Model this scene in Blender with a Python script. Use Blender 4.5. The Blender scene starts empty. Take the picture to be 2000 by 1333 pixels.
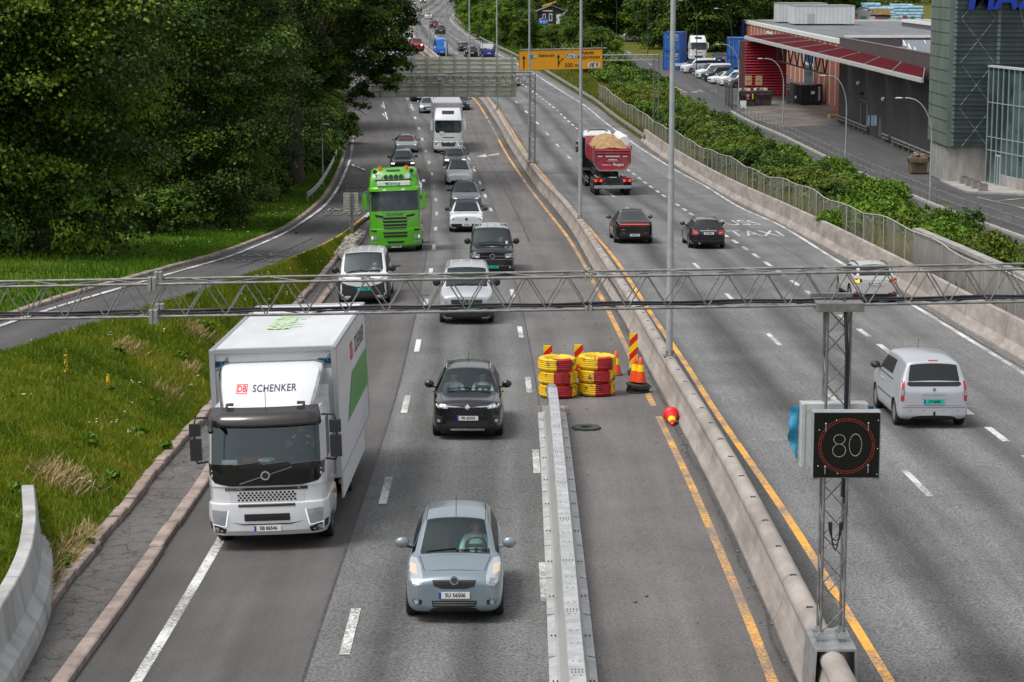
import bpy,bmesh,math,random
import numpy as np
from mathutils import Vector,Matrix,Euler
from mathutils.bvhtree import BVHTree
from math import radians,sin,cos,pi,atan,atan2,sqrt,floor
# ---------------------------------------------------------------- camera, sky, sun, exposure
FPX,CX,CY=4445.0,1000.0,666.5
TH=atan(719.5/FPX)
CAMZ=15.89
SC=bpy.context.scene
COL=SC.collection
cam=bpy.data.cameras.new("camera")
cam.sensor_width=36.0
cam.lens=36.0*FPX/2000.0
cam.clip_start,cam.clip_end=1.0,6000.0
cam_o=bpy.data.objects.new("camera",cam)
COL.objects.link(cam_o)
cam_o.location=(0,0,CAMZ)
cam_o.rotation_euler=(pi/2-TH,0,0)
SC.camera=cam_o
SUN_EL,SUN_AZ=radians(62),radians(-118)
world=bpy.data.worlds.new("World")
SC.world=world
world.use_nodes=True
nt=world.node_tree
bg=nt.nodes["Background"]
sky=nt.nodes.new("ShaderNodeTexSky")
sky.sky_type='NISHITA'
sky.sun_disc=False
sky.sun_elevation=SUN_EL
sky.sun_rotation=SUN_AZ
sky.air_density,sky.dust_density,sky.ozone_density=1.0,4.0,1.0
hs=nt.nodes.new("ShaderNodeHueSaturation")
hs.inputs['Saturation'].default_value=0.22
nt.links.new(sky.outputs[0],hs.inputs['Color'])
nt.links.new(hs.outputs[0],bg.inputs[0])
bg.inputs[1].default_value=0.15
sun=bpy.data.lights.new("sun",'SUN')
sun.energy=1.5
sun.angle=radians(18)
sun.color=(1.0,0.97,0.92)
sun_o=bpy.data.objects.new("sun",sun)
COL.objects.link(sun_o)
_sd=Vector((sin(SUN_AZ)*cos(SUN_EL),cos(SUN_AZ)*cos(SUN_EL),sin(SUN_EL)))
sun_o.rotation_euler=_sd.to_track_quat('Z','Y').to_euler()
SC.view_settings.view_transform='Standard'
SC.view_settings.look='None'
SC.view_settings.exposure=0.28
SC.view_settings.gamma=1.0
SC.render.engine='CYCLES'
SC.cycles.max_bounces=6
SC.cycles.transparent_max_bounces=16
SC.cycles.use_denoising=True
# ---------------------------------------------------------------- helpers
def tag(o,label=None,cat=None,group=None,kind=None):
 if label:o['label']=label
 if cat:o['category']=cat
 if group:o['group']=group
 if kind:o['kind']=kind
 return o
def empty(name,loc=(0,0,0),label=None,cat=None,group=None,mw=None):
 o=bpy.data.objects.new(name,None)
 COL.objects.link(o)
 o.empty_display_size=.3
 if mw is not None:o.matrix_world=mw
 else:o.location=loc
 return tag(o,label,cat,group)
def kids(o):return[c for c in bpy.data.objects if c.parent==o]
def copy_tree(o,parent=None):
 c=o.copy()
 COL.objects.link(c)
 if parent is not None:c.parent=parent
 for k in kids(o):copy_tree(k,c)
 return c
class MB:
 """collects shapes, then links them as ONE mesh object"""
 def __init__(s):s.v=[];s.f=[];s.m=[];s.s=[]
 def add(s,vs,fs,mi=0,sm=False):
  b=len(s.v)
  s.v+=[tuple(v)for v in vs]
  for f in fs:
   s.f.append(tuple(i+b for i in f));s.m.append(mi);s.s.append(sm)
  return s
 def box(s,c,d,R=None,mi=0,top=None):
  hx,hy,hz=d[0]/2,d[1]/2,d[2]/2
  tx,ty=(hx,hy)if top is None else(top[0]/2,top[1]/2)
  vs=[Vector(p)for p in((-hx,-hy,-hz),(hx,-hy,-hz),(hx,hy,-hz),(-hx,hy,-hz),(-tx,-ty,hz),(tx,-ty,hz),(tx,ty,hz),(-tx,ty,hz))]
  if R is not None:vs=[R@v for v in vs]
  c=Vector(c)
  return s.add([v+c for v in vs],[(0,3,2,1),(4,5,6,7),(0,1,5,4),(1,2,6,5),(2,3,7,6),(3,0,4,7)],mi)
 def cyl(s,a,b,r,r2=None,n=10,mi=0,sm=True,caps=True):
  a,b=Vector(a),Vector(b)
  r2=r if r2 is None else r2
  q=(b-a).to_track_quat('Z','Y')
  vs=[]
  for p,rr in((a,r),(b,r2)):
   for i in range(n):
    t=2*pi*i/n
    vs.append(p+q@Vector((rr*cos(t),rr*sin(t),0)))
  s.add(vs,[(i,(i+1)%n,n+(i+1)%n,n+i)for i in range(n)],mi,sm)
  if caps:s.add(vs,[tuple(range(n-1,-1,-1)),tuple(range(n,2*n))],mi)
  return s
 def tube(s,pts,r,n=8,mi=0,sm=True):
  pts=[Vector(p)for p in pts]
  rs=r if isinstance(r,(list,tuple))else[r]*len(pts)
  vs=[]
  up=None
  for k,p in enumerate(pts):
   d=(pts[min(k+1,len(pts)-1)]-pts[max(k-1,0)]).normalized()
   if up is None:up=d.orthogonal().normalized()
   up=(up-d*up.dot(d)).normalized()
   w=d.cross(up)
   for i in range(n):
    t=2*pi*i/n
    vs.append(p+(up*cos(t)+w*sin(t))*rs[k])
  fs=[]
  for k in range(len(pts)-1):
   for i in range(n):
    fs.append((k*n+i,k*n+(i+1)%n,(k+1)*n+(i+1)%n,(k+1)*n+i))
  s.add(vs,fs,mi,sm)
  L=(len(pts)-1)*n
  return s.add(vs,[tuple(range(n-1,-1,-1)),tuple(range(L,L+n))],mi)
 def lathe(s,prof,n=20,M=None,mi=0,sm=True,closed=False):
  vs=[]
  for r,z in prof:
   for i in range(n):
    t=2*pi*i/n
    v=Vector((r*cos(t),r*sin(t),z))
    vs.append(M@v if M is not None else v)
  m=len(prof)
  fs=[]
  for k in range(m if closed else m-1):
   k2=(k+1)%m
   for i in range(n):
    fs.append((k*n+i,k*n+(i+1)%n,k2*n+(i+1)%n,k2*n+i))
  s.add(vs,fs,mi,sm)
  if not closed:
   if prof[0][0]>.001:s.add(vs,[tuple(range(n-1,-1,-1))],mi)
   if prof[-1][0]>.001:s.add(vs,[tuple(range((m-1)*n,m*n))],mi)
  return s
 def ext(s,A,B,mi=0,sm=False,caps=True):
  n=len(A)
  vs=list(A)+list(B)
  s.add(vs,[(i,(i+1)%n,n+(i+1)%n,n+i)for i in range(n)],mi,sm)
  if caps:s.add(vs,[tuple(range(n-1,-1,-1)),tuple(range(n,2*n))],mi)
  return s
 def loft(s,rings,mi=0,sm=True,caps=True,closed=True):
  n=len(rings[0])
  vs=[p for r in rings for p in r]
  fs=[]
  for k in range(len(rings)-1):
   for i in range(n if closed else n-1):
    fs.append((k*n+i,k*n+(i+1)%n,(k+1)*n+(i+1)%n,(k+1)*n+i))
  s.add(vs,fs,mi,sm)
  if caps and closed:
   L=(len(rings)-1)*n
   s.add(vs,[tuple(range(n-1,-1,-1)),tuple(range(L,L+n))],mi)
  return s
 def ball(s,c,r,n=10,mi=0,sc=(1,1,1),R=None):
  prof=[(sin(pi*k/n),-cos(pi*k/n))for k in range(n+1)]
  prof[0]=(0.0,-1);prof[-1]=(0.0,1)
  M=Matrix.Translation(Vector(c))@((R.to_4x4()if R is not None else Matrix()))@Matrix.Diagonal((r*sc[0],r*sc[1],r*sc[2],1))
  return s.lathe(prof,n+4,M,mi)
 def build(s,name,mats,parent=None,bevel=0,seg=2,sub=0,loc=None,uv=None):
  me=bpy.data.meshes.new(name)
  me.from_pydata(s.v,[],s.f)
  if not isinstance(mats,(list,tuple)):mats=[mats]
  for m in mats:me.materials.append(m)
  me.polygons.foreach_set('material_index',s.m)
  me.polygons.foreach_set('use_smooth',s.s)
  if uv is not None:
   l=me.uv_layers.new(name='UVMap')
   a=np.empty(len(me.loops),dtype=np.int32)
   me.loops.foreach_get('vertex_index',a)
   l.data.foreach_set('uv',np.asarray(uv,dtype=np.float32)[a].ravel())
  me.validate();me.update()
  o=bpy.data.objects.new(name,me)
  COL.objects.link(o)
  if parent is not None:o.parent=parent
  if loc is not None:o.location=loc
  if bevel:
   b=o.modifiers.new('bevel','BEVEL');b.width=bevel;b.segments=seg;b.limit_method='ANGLE';b.angle_limit=radians(35)
   b.harden_normals=False
  if sub:
   b=o.modifiers.new('sub','SUBSURF');b.levels=b.render_levels=sub
  return o
def RZ(a):return Matrix.Rotation(a,3,'Z')
def RX(a):return Matrix.Rotation(a,3,'X')
def RY(a):return Matrix.Rotation(a,3,'Y')
# ---------------------------------------------------------------- materials
MATS={}
def N(t,ty,**kw):
 n=t.nodes.new(ty)
 for k,v in kw.items():
  if k in n.inputs:n.inputs[k].default_value=v
  else:setattr(n,k,v)
 return n
def ramp(t,fac,stops,interp='LINEAR'):
 n=t.nodes.new('ShaderNodeValToRGB')
 n.color_ramp.interpolation=interp
 e=n.color_ramp.elements
 while len(e)<len(stops):e.new(0.5)
 for k,(p,c)in enumerate(stops):
  e[k].position=p
  e[k].color=(c,c,c,1)if isinstance(c,(int,float))else(*c,1)
 t.links.new(fac,n.inputs[0])
 return n
def mixc(t,fac,a,b,mode='MIX'):
 n=t.nodes.new('ShaderNodeMix');n.data_type='RGBA';n.blend_type=mode
 for s,v in((0,fac),(6,a),(7,b)):
  if hasattr(v,'links')or hasattr(v,'is_output'):t.links.new(v,n.inputs[s])
  elif isinstance(v,(int,float)):n.inputs[s].default_value=v
  else:n.inputs[s].default_value=(*v,1)
 return n.outputs[2]
def mat(name,c,r=.6,m=0.0,c2=None,sc=6.0,det=4.0,bump=0.0,bsc=None,coat=0.0,emi=0.0,spec=.5,lo=.38,hi=.62,stretch=(1,1,1),back=None,dirt=None,dsc=1.5):
 if name in MATS:return MATS[name]
 M=bpy.data.materials.new(name);M.use_nodes=True
 t=M.node_tree;b=t.nodes['Principled BSDF']
 b.inputs['Base Color'].default_value=(*c,1)
 b.inputs['Roughness'].default_value=r
 b.inputs['Metallic'].default_value=m
 b.inputs['Specular IOR Level'].default_value=spec
 b.inputs['Coat Weight'].default_value=coat
 b.inputs['Coat Roughness'].default_value=.06
 if emi:
  b.inputs['Emission Color'].default_value=(*c,1);b.inputs['Emission Strength'].default_value=emi
 col=None
 tc=N(t,'ShaderNodeTexCoord')
 mp=N(t,'ShaderNodeMapping');mp.inputs['Scale'].default_value=stretch
 t.links.new(tc.outputs['Object'],mp.inputs[0])
 if c2 is not None:
  n=N(t,'ShaderNodeTexNoise',Scale=sc,Detail=det,Roughness=.6)
  t.links.new(mp.outputs[0],n.inputs['Vector'])
  rp=ramp(t,n.outputs['Fac'],[(lo,c),(hi,c2)])
  col=rp.outputs[0]
 if dirt is not None:
  n=N(t,'ShaderNodeTexNoise',Scale=dsc,Detail=6,Roughness=.65)
  t.links.new(mp.outputs[0],n.inputs['Vector'])
  rp=ramp(t,n.outputs['Fac'],[(.45,0.0),(.72,1.0)])
  col=mixc(t,rp.outputs[0],col if col is not None else c,dirt)
 if back is not None:
  g=N(t,'ShaderNodeNewGeometry')
  col=mixc(t,g.outputs['Backfacing'],col if col is not None else c,back)
 if col is not None:t.links.new(col,b.inputs['Base Color'])
 if bump:
  n=N(t,'ShaderNodeTexNoise',Scale=bsc or sc*3,Detail=3)
  t.links.new(mp.outputs[0],n.inputs['Vector'])
  bm=N(t,'ShaderNodeBump',Strength=bump,Distance=.02)
  t.links.new(n.outputs['Fac'],bm.inputs['Height'])
  t.links.new(bm.outputs[0],b.inputs['Normal'])
 MATS[name]=M
 return M
def glass_mat(name,tint=(.45,.52,.52),refl=.22,rough=.02):
 """thin car glass: see-through with a mirror share that grows at grazing angles"""
 if name in MATS:return MATS[name]
 M=bpy.data.materials.new(name);M.use_nodes=True
 t=M.node_tree;t.nodes.clear()
 out=N(t,'ShaderNodeOutputMaterial');tr=N(t,'ShaderNodeBsdfTransparent');gl=N(t,'ShaderNodeBsdfGlossy')
 tr.inputs[0].default_value=(*tint,1);gl.inputs['Roughness'].default_value=rough
 gl.inputs[0].default_value=(.80,.95,.97,1)
 lw=N(t,'ShaderNodeFresnel',IOR=1.45)
 mr=N(t,'ShaderNodeMapRange');mr.inputs[3].default_value=refl*.30;mr.inputs[4].default_value=1.0
 t.links.new(lw.outputs[0],mr.inputs[0])
 mx=N(t,'ShaderNodeMixShader')
 t.links.new(mr.outputs[0],mx.inputs[0]);t.links.new(tr.outputs[0],mx.inputs[1]);t.links.new(gl.outputs[0],mx.inputs[2])
 t.links.new(mx.outputs[0],out.inputs[0])
 MATS[name]=M
 return M
def text_mb(mb,s,size,fn,mi=0,spacing=1.0,wx=1.0,align='CENTER',bold=0.0):
 """lettering as flat faces; fn maps letter-plane (u, v) to 3-D"""
 cu=bpy.data.curves.new('lettering','FONT')
 cu.body=s;cu.size=size;cu.align_x=align;cu.align_y='CENTER';cu.space_character=spacing
 cu.resolution_u=3;cu.offset=bold
 ob=bpy.data.objects.new('lettering',cu)
 COL.objects.link(ob)
 me=bpy.data.meshes.new_from_object(ob)
 vs=[fn(v.co.x*wx,v.co.y)for v in me.vertices]
 mb.add(vs,[tuple(p.vertices)for p in me.polygons],mi)
 bpy.data.objects.remove(ob);bpy.data.meshes.remove(me);bpy.data.curves.remove(cu)
 return mb
 # ---------------------------------------------------------------- lie of the land
ct,st=cos(TH),sin(TH)
def ray(px,py):
 a,b=(px-CX)/FPX,(py-CY)/FPX
 return Vector((a,ct-b*st,-st-b*ct))
def ptd(px,py,Z):
 r=ray(px,py);return Vector((r.x*Z,r.y*Z,CAMZ+r.z*Z))
def zat(px,py,Y):
 r=ray(px,py);return CAMZ+r.z*Y/r.y
_tab=[(y,43437/(y-85.))for y in(1333,1250,1100,966,796,681,594,535,487)]+[(449.6,120.5),(420,132.4),(393,144.3),(367.4,156.2),(341.5,168.1),(318.9,180),(297,191.9),(274.1,203.8),(252,215.7),(232.6,227.6),(209.6,239.5),(194.5,251.4),(108,340),(66,404),(38,523),(17,640),(0,760),(-20,960)]
_P=[ptd(1000,y,Z)for y,Z in _tab]
_YY=np.arange(0.,1300.,1.)
def smooth_curve(ys,zs,sg=6.0):
 ys,zs=np.array(ys),np.array(zs)
 o=np.argsort(ys);ys,zs=ys[o],zs[o]
 g=np.interp(_YY,ys,zs)
 s0=(zs[1]-zs[0])/(ys[1]-ys[0]);g=np.where(_YY<ys[0],zs[0]+s0*(_YY-ys[0]),g)
 s1=(zs[-1]-zs[-2])/(ys[-1]-ys[-2]);g=np.where(_YY>ys[-1],zs[-1]+s1*(_YY-ys[-1]),g)
 k=np.arange(-24,25);w=np.exp(-k*k/(2*sg*sg));w/=w.sum()
 pad=np.concatenate([g[0]+(np.arange(-24,0))*(g[1]-g[0]),g,g[-1]+np.arange(1,25)*(g[-1]-g[-2])])
 return np.convolve(pad,w,'valid')
_ZM=smooth_curve([p.y for p in _P],[p.z for p in _P])
def zm(Y):return float(np.interp(Y,_YY,_ZM))
_ZS=smooth_curve([0,245,262,280,303,330,400,494,620,900],[0,0,.35,1.1,2.4,3.3,4.1,4.7,6,9],8)
def zs(Y):return float(np.interp(Y,_YY,_ZS))
def at(px,py,fz=None,dz=0.0):
 r=ray(px,py)
 f=lambda Z:CAMZ+r.z*Z-(fz(r.x*Z,r.y*Z)if fz else zm(r.y*Z))-dz
 a=15.
 while a<1250 and f(a+3)>0:a+=3
 b=a+3
 for _ in range(30):
  m=(a+b)/2
  if f(m)>0:a=m
  else:b=m
 return Vector((r.x*a,r.y*a,CAMZ+r.z*a))
def atz(px,py,z=0.0):return at(px,py,lambda X,Y:z)
def ats(px,py,dz=0.0):return at(px,py,lambda X,Y:zs(Y),dz)
class Line:
 """a line along the road: X as a smooth function of the distance Y"""
 def __init__(s,pts,fz=None,sg=4.0,far=None):
  P=[at(x,y,fz)for x,y in pts]
  ys=[p.y for p in P];xs=[p.x for p in P]
  if far:
   ref,y0=far
   o=np.argsort(ys);y1=ys[o[-1]];x1=xs[o[-1]]
   for Y in range(int(y1)+15,1250,10):
    ys.append(Y);xs.append(ref(Y)+x1-ref(y1))
  s.g=smooth_curve(ys,xs,sg)
 def __call__(s,Y):return float(np.interp(Y,_YY,s.g))
RE=Line([(1952,700),(1790,600),(1754,579),(1625,504),(1520,437),(1450,409),(1383,366),(1311,328),(1275,305),(1207,258),(1150,212),(1047,147),(1015,127),(983,112),(936,84.5),(910,67.6),(890,52),(879,38),(884,30),(895,17)])
RB=Line([(1925,666),(1835,614),(1750,562),(1652,507),(1505,427),(1400,373),(1251,275),(1160,206),(1060,144),(1000,112),(943,84),(916,67),(897,51),(886,38)],far=(RE,0))
MED=Line([(1554,1324),(1514,1234),(1471,1125),(1427,1027),(1384,940),(1339,853),(1304,788),(1266,720),(1232,650),(1149,510),(1117,452),(1084,407),(1050,371),(1012,313),(970,240),(938,193),(850,120),(828,101),(811,86),(799,74),(792,60),(790,45)],far=(RE,0))
L1=Line([(797,194.5),(803,209.6),(811.6,232.6),(819,252),(825,274),(832,297),(838.5,319),(844.6,341.5),(848.5,367.4),(851.5,393),(853.3,420),(850.7,449.6),(847,487.6),(841,535),(832,594),(815,680),(792,796),(752,966),(680,1250)],far=(MED,0))
L2=Line([(910,298),(920.6,320),(931,342.6),(942,367),(952,394),(963.5,421),(1009,607),(1024,690),(1041,812),(1054,992),(1072,1290)],far=(MED,0))
YL=Line([(1507,1321),(1471,1223),(1427.5,1133),(1389.5,1035),(1344,930),(1308,861),(1288,816),(1267,776),(1224,680),(1208,646),(1140,515),(1106,458.6),(1077,422.6),(1050,388),(1010,333),(974,273)],far=(MED,0))
YR=Line([(1732,1324),(1668,1220),(1612,1125),(1556,1035),(1506,960),(1431,854),(1398,808),(1340,710),(1290,642),(1207,513),(1140,434),(1072,353),(1050,330),(1037,312)],far=(MED,0))
R1=Line([(1815,968),(1521,672),(1430,585),(1364,523),(1318,480),(1225.6,407),(1194,380),(1091.6,287),(1073,266.6),(1055,245.7),(1035,226),(1017,208),(1000,192.5),(897.7,109),(858.7,79),(846,68),(833.6,56),(824.5,45)],far=(RE,0))
R2=Line([(1945,847),(1721,676.5),(1683.5,646.5),(1643,618),(1607,591),(1547,549),(1493.6,512),(1448,480.6),(1427,466.5),(1354,421),(1314,394),(1270.6,364.7),(1228,332.6),(1124.7,249.7),(1096,223.6),(1045,181.8),(1019,164),(901,83),(884,72),(874,64)],far=(RE,0))
def cross(X,Y):
 k=max(0.,min(1.,(200-Y)/50))
 return-.035*k*max(0.,min(6.5,L1(Y)-X))
def zroad(X,Y):return zm(Y)+cross(X,Y)
KO=Line([(140,1333),(250,1180),(420,925),(627,596),(660,555),(697,490),(716,455)],zroad)
KI=Line([(60,1262),(160,1120),(255,1010),(330,905),(385,855),(592,594),(624,559),(653,524),(674,498),(690,478)],zroad)
def _ss(x):x=max(0.,min(1.,x));return x*x*(3-2*x)
def zramp(X,Y):return zm(Y)+1.7*_ss((122-Y)/55)
RAMPN=Line([(-500,905),(-300,805),(-100,722),(0,691),(43,682),(100,659),(171,639.5),(214,625),(328,594),(380,580),(470,545),(516,530),(560,513),(640,480),(690,447),(718,425)],zramp)
RAMPF=Line([(-500,820),(-300,745),(-100,669),(0,631),(71,605),(199.5,565),(302,540),(380,515.5),(438.5,499),(497,475.6),(552,452),(587,433),(614,409),(636.5,389),(657,353),(670,323),(680,282),(682,246)],zramp,far=(L1,0))
RAMPW=Line([(-500,832),(-300,755),(-100,677),(0,637),(37,628),(256.6,562.6),(380,525),(438.5,509),(516.6,475.6),(575,446),(614,421),(639.5,399.5),(662,366),(680,325),(685,307.6),(691,256.5)],zramp,far=(L1,0))
_zsf=lambda X,Y:zs(Y)
SL=Line([(2000,530),(1960,512),(1835,470),(1770,440),(1390,241),(1332,205),(1300,185),(1214,142.5),(1130,102),(1065,75),(1035,48)],_zsf)
SR=Line([(2000,468),(1820,402),(1649,327),(1529,267),(1434,223),(1392,198),(1323,150),(1270,120),(1102,64),(1060,45)],_zsf)
def frame(Yc,line,sgn=1):
 """heading along a road line at distance Yc (sgn -1: towards the camera)"""
 d=4.0
 return Vector((line(Yc+d)-line(Yc-d),2*d,zm(Yc+d)-zm(Yc-d))).normalized()*sgn
 # ---------------------------------------------------------------- ground materials
def road_mat(name,a,b,width,tracks,grain=26.0,patch=(.30,1.0),crack=0.0,joint=None,gl=(.53,.47)):
 """asphalt: two-tone aggregate, wheel tracks along the lane, long stains; UV is metres across / metres along"""
 M=bpy.data.materials.new(name);M.use_nodes=True
 t=M.node_tree;p=t.nodes['Principled BSDF']
 uv=N(t,'ShaderNodeUVMap');sep=N(t,'ShaderNodeSeparateXYZ');t.links.new(uv.outputs[0],sep.inputs[0])
 tc=N(t,'ShaderNodeTexCoord')
 n1=N(t,'ShaderNodeTexNoise',Scale=grain,Detail=3,Roughness=.75);t.links.new(tc.outputs['Object'],n1 .inputs['Vector'])
 c1=ramp(t,n1 .outputs['Fac'],[(gl[0]-.14,a),(gl[1]+.14,b)])
 mp=N(t,'ShaderNodeMapping');mp.inputs['Scale'].default_value=(1.1,.05,1);t.links.new(uv.outputs[0],mp.inputs[0])
 n2=N(t,'ShaderNodeTexNoise',Scale=1.0,Detail=5,Roughness=.6);t.links.new(mp.outputs[0],n2 .inputs['Vector'])
 r2=ramp(t,n2 .outputs['Fac'],[(.3,.72),(.7,1.2)])
 col=mixc(t,1.0,c1 .outputs[0],r2 .outputs[0],'MULTIPLY')
 n3=N(t,'ShaderNodeTexNoise',Scale=.33,Detail=4,Roughness=.6);t.links.new(tc.outputs['Object'],n3 .inputs['Vector'])
 r3=ramp(t,n3 .outputs['Fac'],[(.36,.86),(.64,1.1)])
 col=mixc(t,1.0,col,r3 .outputs[0],'MULTIPLY')
 mu=N(t,'ShaderNodeMapRange');mu.inputs[1].default_value=0;mu.inputs[2].default_value=width
 nw=N(t,'ShaderNodeTexNoise',Scale=.08,Detail=2);t.links.new(tc.outputs['Object'],nw.inputs['Vector'])
 ad=N(t,'ShaderNodeMath',operation='MULTIPLY_ADD');ad.inputs[1].default_value=1.1
 t.links.new(nw.outputs['Fac'],ad.inputs[0]);t.links.new(sep.outputs[0],ad.inputs[2])
 sb=N(t,'ShaderNodeMath',operation='SUBTRACT');sb.inputs[1].default_value=.55
 t.links.new(ad.outputs[0],sb.inputs[0]);t.links.new(sb.outputs[0],mu.inputs[0])
 rt=ramp(t,mu.outputs[0],tracks,'B_SPLINE')
 col=mixc(t,1.0,col,rt.outputs[0],'MULTIPLY')
 if crack:
  v=N(t,'ShaderNodeTexVoronoi',feature='DISTANCE_TO_EDGE',Scale=2.7)
  nz=N(t,'ShaderNodeTexNoise',Scale=2.0,Detail=3);t.links.new(tc.outputs['Object'],nz.inputs['Vector'])
  mv=mixc(t,.40,tc.outputs['Object'],nz.outputs['Color'])
  t.links.new(mv,v.inputs['Vector'])
  rc=ramp(t,v.outputs['Distance'],[(.0,1-crack),(.035,.95),(.2,1.0)])
  col=mixc(t,1.0,col,rc.outputs[0],'MULTIPLY')
 t.links.new(col,p.inputs['Base Color'])
 p.inputs['Roughness'].default_value=.82
 p.inputs['Specular IOR Level'].default_value=.35
 bm=N(t,'ShaderNodeBump',Strength=.35,Distance=.012);t.links.new(n1 .outputs['Fac'],bm.inputs['Height']);t.links.new(bm.outputs[0],p.inputs['Normal'])
 return M
def paint_mat(name,c,under,wear=.5):
 M=bpy.data.materials.new(name);M.use_nodes=True
 t=M.node_tree;p=t.nodes['Principled BSDF'];tc=N(t,'ShaderNodeTexCoord')
 n=N(t,'ShaderNodeTexNoise',Scale=16,Detail=6,Roughness=.8);t.links.new(tc.outputs['Object'],n.inputs['Vector'])
 n2=N(t,'ShaderNodeTexNoise',Scale=.5,Detail=3);t.links.new(tc.outputs['Object'],n2 .inputs['Vector'])
 ad=N(t,'ShaderNodeMath',operation='MULTIPLY_ADD');ad.inputs[1].default_value=.5
 t.links.new(n2 .outputs['Fac'],ad.inputs[0]);t.links.new(n.outputs['Fac'],ad.inputs[2])
 r=ramp(t,ad.outputs[0],[(.5+.3*(1-wear),0.0),(.62+.3*(1-wear),1.0)])
 n3=N(t,'ShaderNodeTexNoise',Scale=2.5,Detail=4);t.links.new(tc.outputs['Object'],n3 .inputs['Vector'])
 r3=ramp(t,n3 .outputs['Fac'],[(.35,.82),(.65,1.05)])
 cc=mixc(t,1.0,c,r3 .outputs[0],'MULTIPLY')
 t.links.new(mixc(t,r.outputs[0],cc,under),p.inputs['Base Color'])
 p.inputs['Roughness'].default_value=.7
 return M
def grass_mat(name,c1,c2,c3,sc=.55):
 M=bpy.data.materials.new(name);M.use_nodes=True
 t=M.node_tree;p=t.nodes['Principled BSDF'];tc=N(t,'ShaderNodeTexCoord')
 n=N(t,'ShaderNodeTexNoise',Scale=sc,Detail=6,Roughness=.65);t.links.new(tc.outputs['Object'],n.inputs['Vector'])
 r=ramp(t,n.outputs['Fac'],[(.32,c1),(.5,c2),(.66,c3)])
 n2=N(t,'ShaderNodeTexNoise',Scale=9,Detail=5,Roughness=.8);t.links.new(tc.outputs['Object'],n2 .inputs['Vector'])
 r2=ramp(t,n2 .outputs['Fac'],[(.3,.45),(.7,1.35)])
 t.links.new(mixc(t,1.0,r.outputs[0],r2 .outputs[0],'MULTIPLY'),p.inputs['Base Color'])
 p.inputs['Roughness'].default_value=.9;p.inputs['Specular IOR Level'].default_value=.1
 return M
A_BROWN=road_mat('asphalt_brown',(.088,.083,.081),(.135,.128,.124),6.0,[(0,.72),(.12,.9),(.3,1.0),(.45,.88),(.6,1.02),(.8,.9),(.95,1.0)],grain=34)
A_GREY=road_mat('asphalt_grey',(.082,.083,.083),(.235,.236,.232),3.6,[(0,.84),(.14,1.1),(.27,.55),(.33,.58),(.5,1.14),(.68,.55),(.74,.58),(.88,1.08),(1,.82)],grain=20)
A_CLOSED=road_mat('asphalt_closed_lane',(.10,.094,.091),(.19,.18,.173),4.1,[(0,.95),(.07,1.4),(.2,.85),(.42,1.25),(.62,.9),(.8,.88),(.91,.42),(1,.5)],grain=24)
A_RIGHT=road_mat('asphalt_right',(.082,.083,.085),(.25,.251,.25),12.5,[(0,.32),(.05,.36),(.09,1.05),(.16,1.12),(.215,.38),(.245,.42),(.30,1.08),(.37,1.15),(.42,.5),(.445,.52),(.50,1.1),(.56,.62),(.585,.62),(.65,1.08),(.71,.70),(.78,1.08),(.88,.98),(.93,.7),(1,.38)],grain=20)
A_RAMP=road_mat('asphalt_ramp',(.062,.06,.06),(.125,.121,.12),4.4,[(0,.8),(.2,1.0),(.35,.82),(.5,1.1),(.7,.85),(.9,1.15)],grain=30)
A_SIDE=road_mat('asphalt_side',(.062,.062,.064),(.115,.115,.117),4.6,[(0,1.1),(.25,.85),(.5,1.05),(.75,.85),(1,1.05)],grain=30)
A_YARD=road_mat('asphalt_yard',(.055,.055,.057),(.10,.10,.10),20.,[(0,1.0),(.5,.95),(1,1.05)],grain=20)
A_STRIP=road_mat('asphalt_cracked',(.085,.08,.077),(.165,.155,.148),1.2,[(0,.75),(.5,1.1),(1,.8)],grain=26,crack=.72)
M_WHITE=paint_mat('road_paint_white',(.72,.72,.70),(.2,.2,.19),.35)
M_WORN=paint_mat('road_paint_white_worn',(.62,.62,.60),(.16,.155,.15),.62)
M_YELLOW=paint_mat('road_paint_yellow',(.88,.42,.05),(.2,.18,.16),.30)
M_YWORN=paint_mat('road_paint_yellow_worn',(.85,.41,.055),(.19,.17,.15),.46)
M_GRASS=grass_mat('grass_ground',(.045,.085,.006),(.08,.125,.010),(.14,.14,.02))
M_DRY=grass_mat('verge_ground',(.055,.07,.012),(.11,.115,.02),(.20,.165,.05),.9)
M_CONC=mat('concrete_pinkish',(.30,.262,.235),.85,c2=(.40,.355,.32),sc=2.2,det=7,bump=.15,bsc=60,dirt=(.20,.175,.155),dsc=.7,stretch=(1,.45,1.6))
M_CONC2=mat('concrete_grey',(.30,.285,.27),.85,c2=(.40,.38,.36),sc=1.6,det=7,bump=.15,bsc=50,dirt=(.20,.19,.175),dsc=.6,stretch=(1,1,.35))
M_CONC3=mat('concrete_pale',(.37,.37,.365),.8,c2=(.46,.46,.45),sc=2.5,det=7,bump=.12,bsc=60,dirt=(.25,.25,.24),dsc=1.3,stretch=(1,1,.3))
M_KERB=mat('granite_kerb',(.26,.20,.175),.8,c2=(.38,.30,.265),sc=1.3,det=6,bump=.2,bsc=30,dirt=(.15,.12,.105),dsc=2.2)
M_DARK=mat('dark_gap',(.02,.019,.018),.9)
M_STEEL=mat('galvanised_steel',(.32,.33,.335),.42,.6,c2=(.44,.45,.455),sc=5)
M_STEELD=mat('galvanised_steel_dull',(.20,.198,.19),.55,.4,c2=(.29,.287,.275),sc=7,dirt=(.14,.13,.12),dsc=3)
M_POLE=mat('lamp_pole_grey',(.36,.39,.40),.5,.35,c2=(.44,.47,.48),sc=2)
M_BLACK=mat('black_plastic',(.018,.018,.02),.55)
M_RUBBER=mat('tyre_rubber',(.016,.016,.017),.75)
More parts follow.
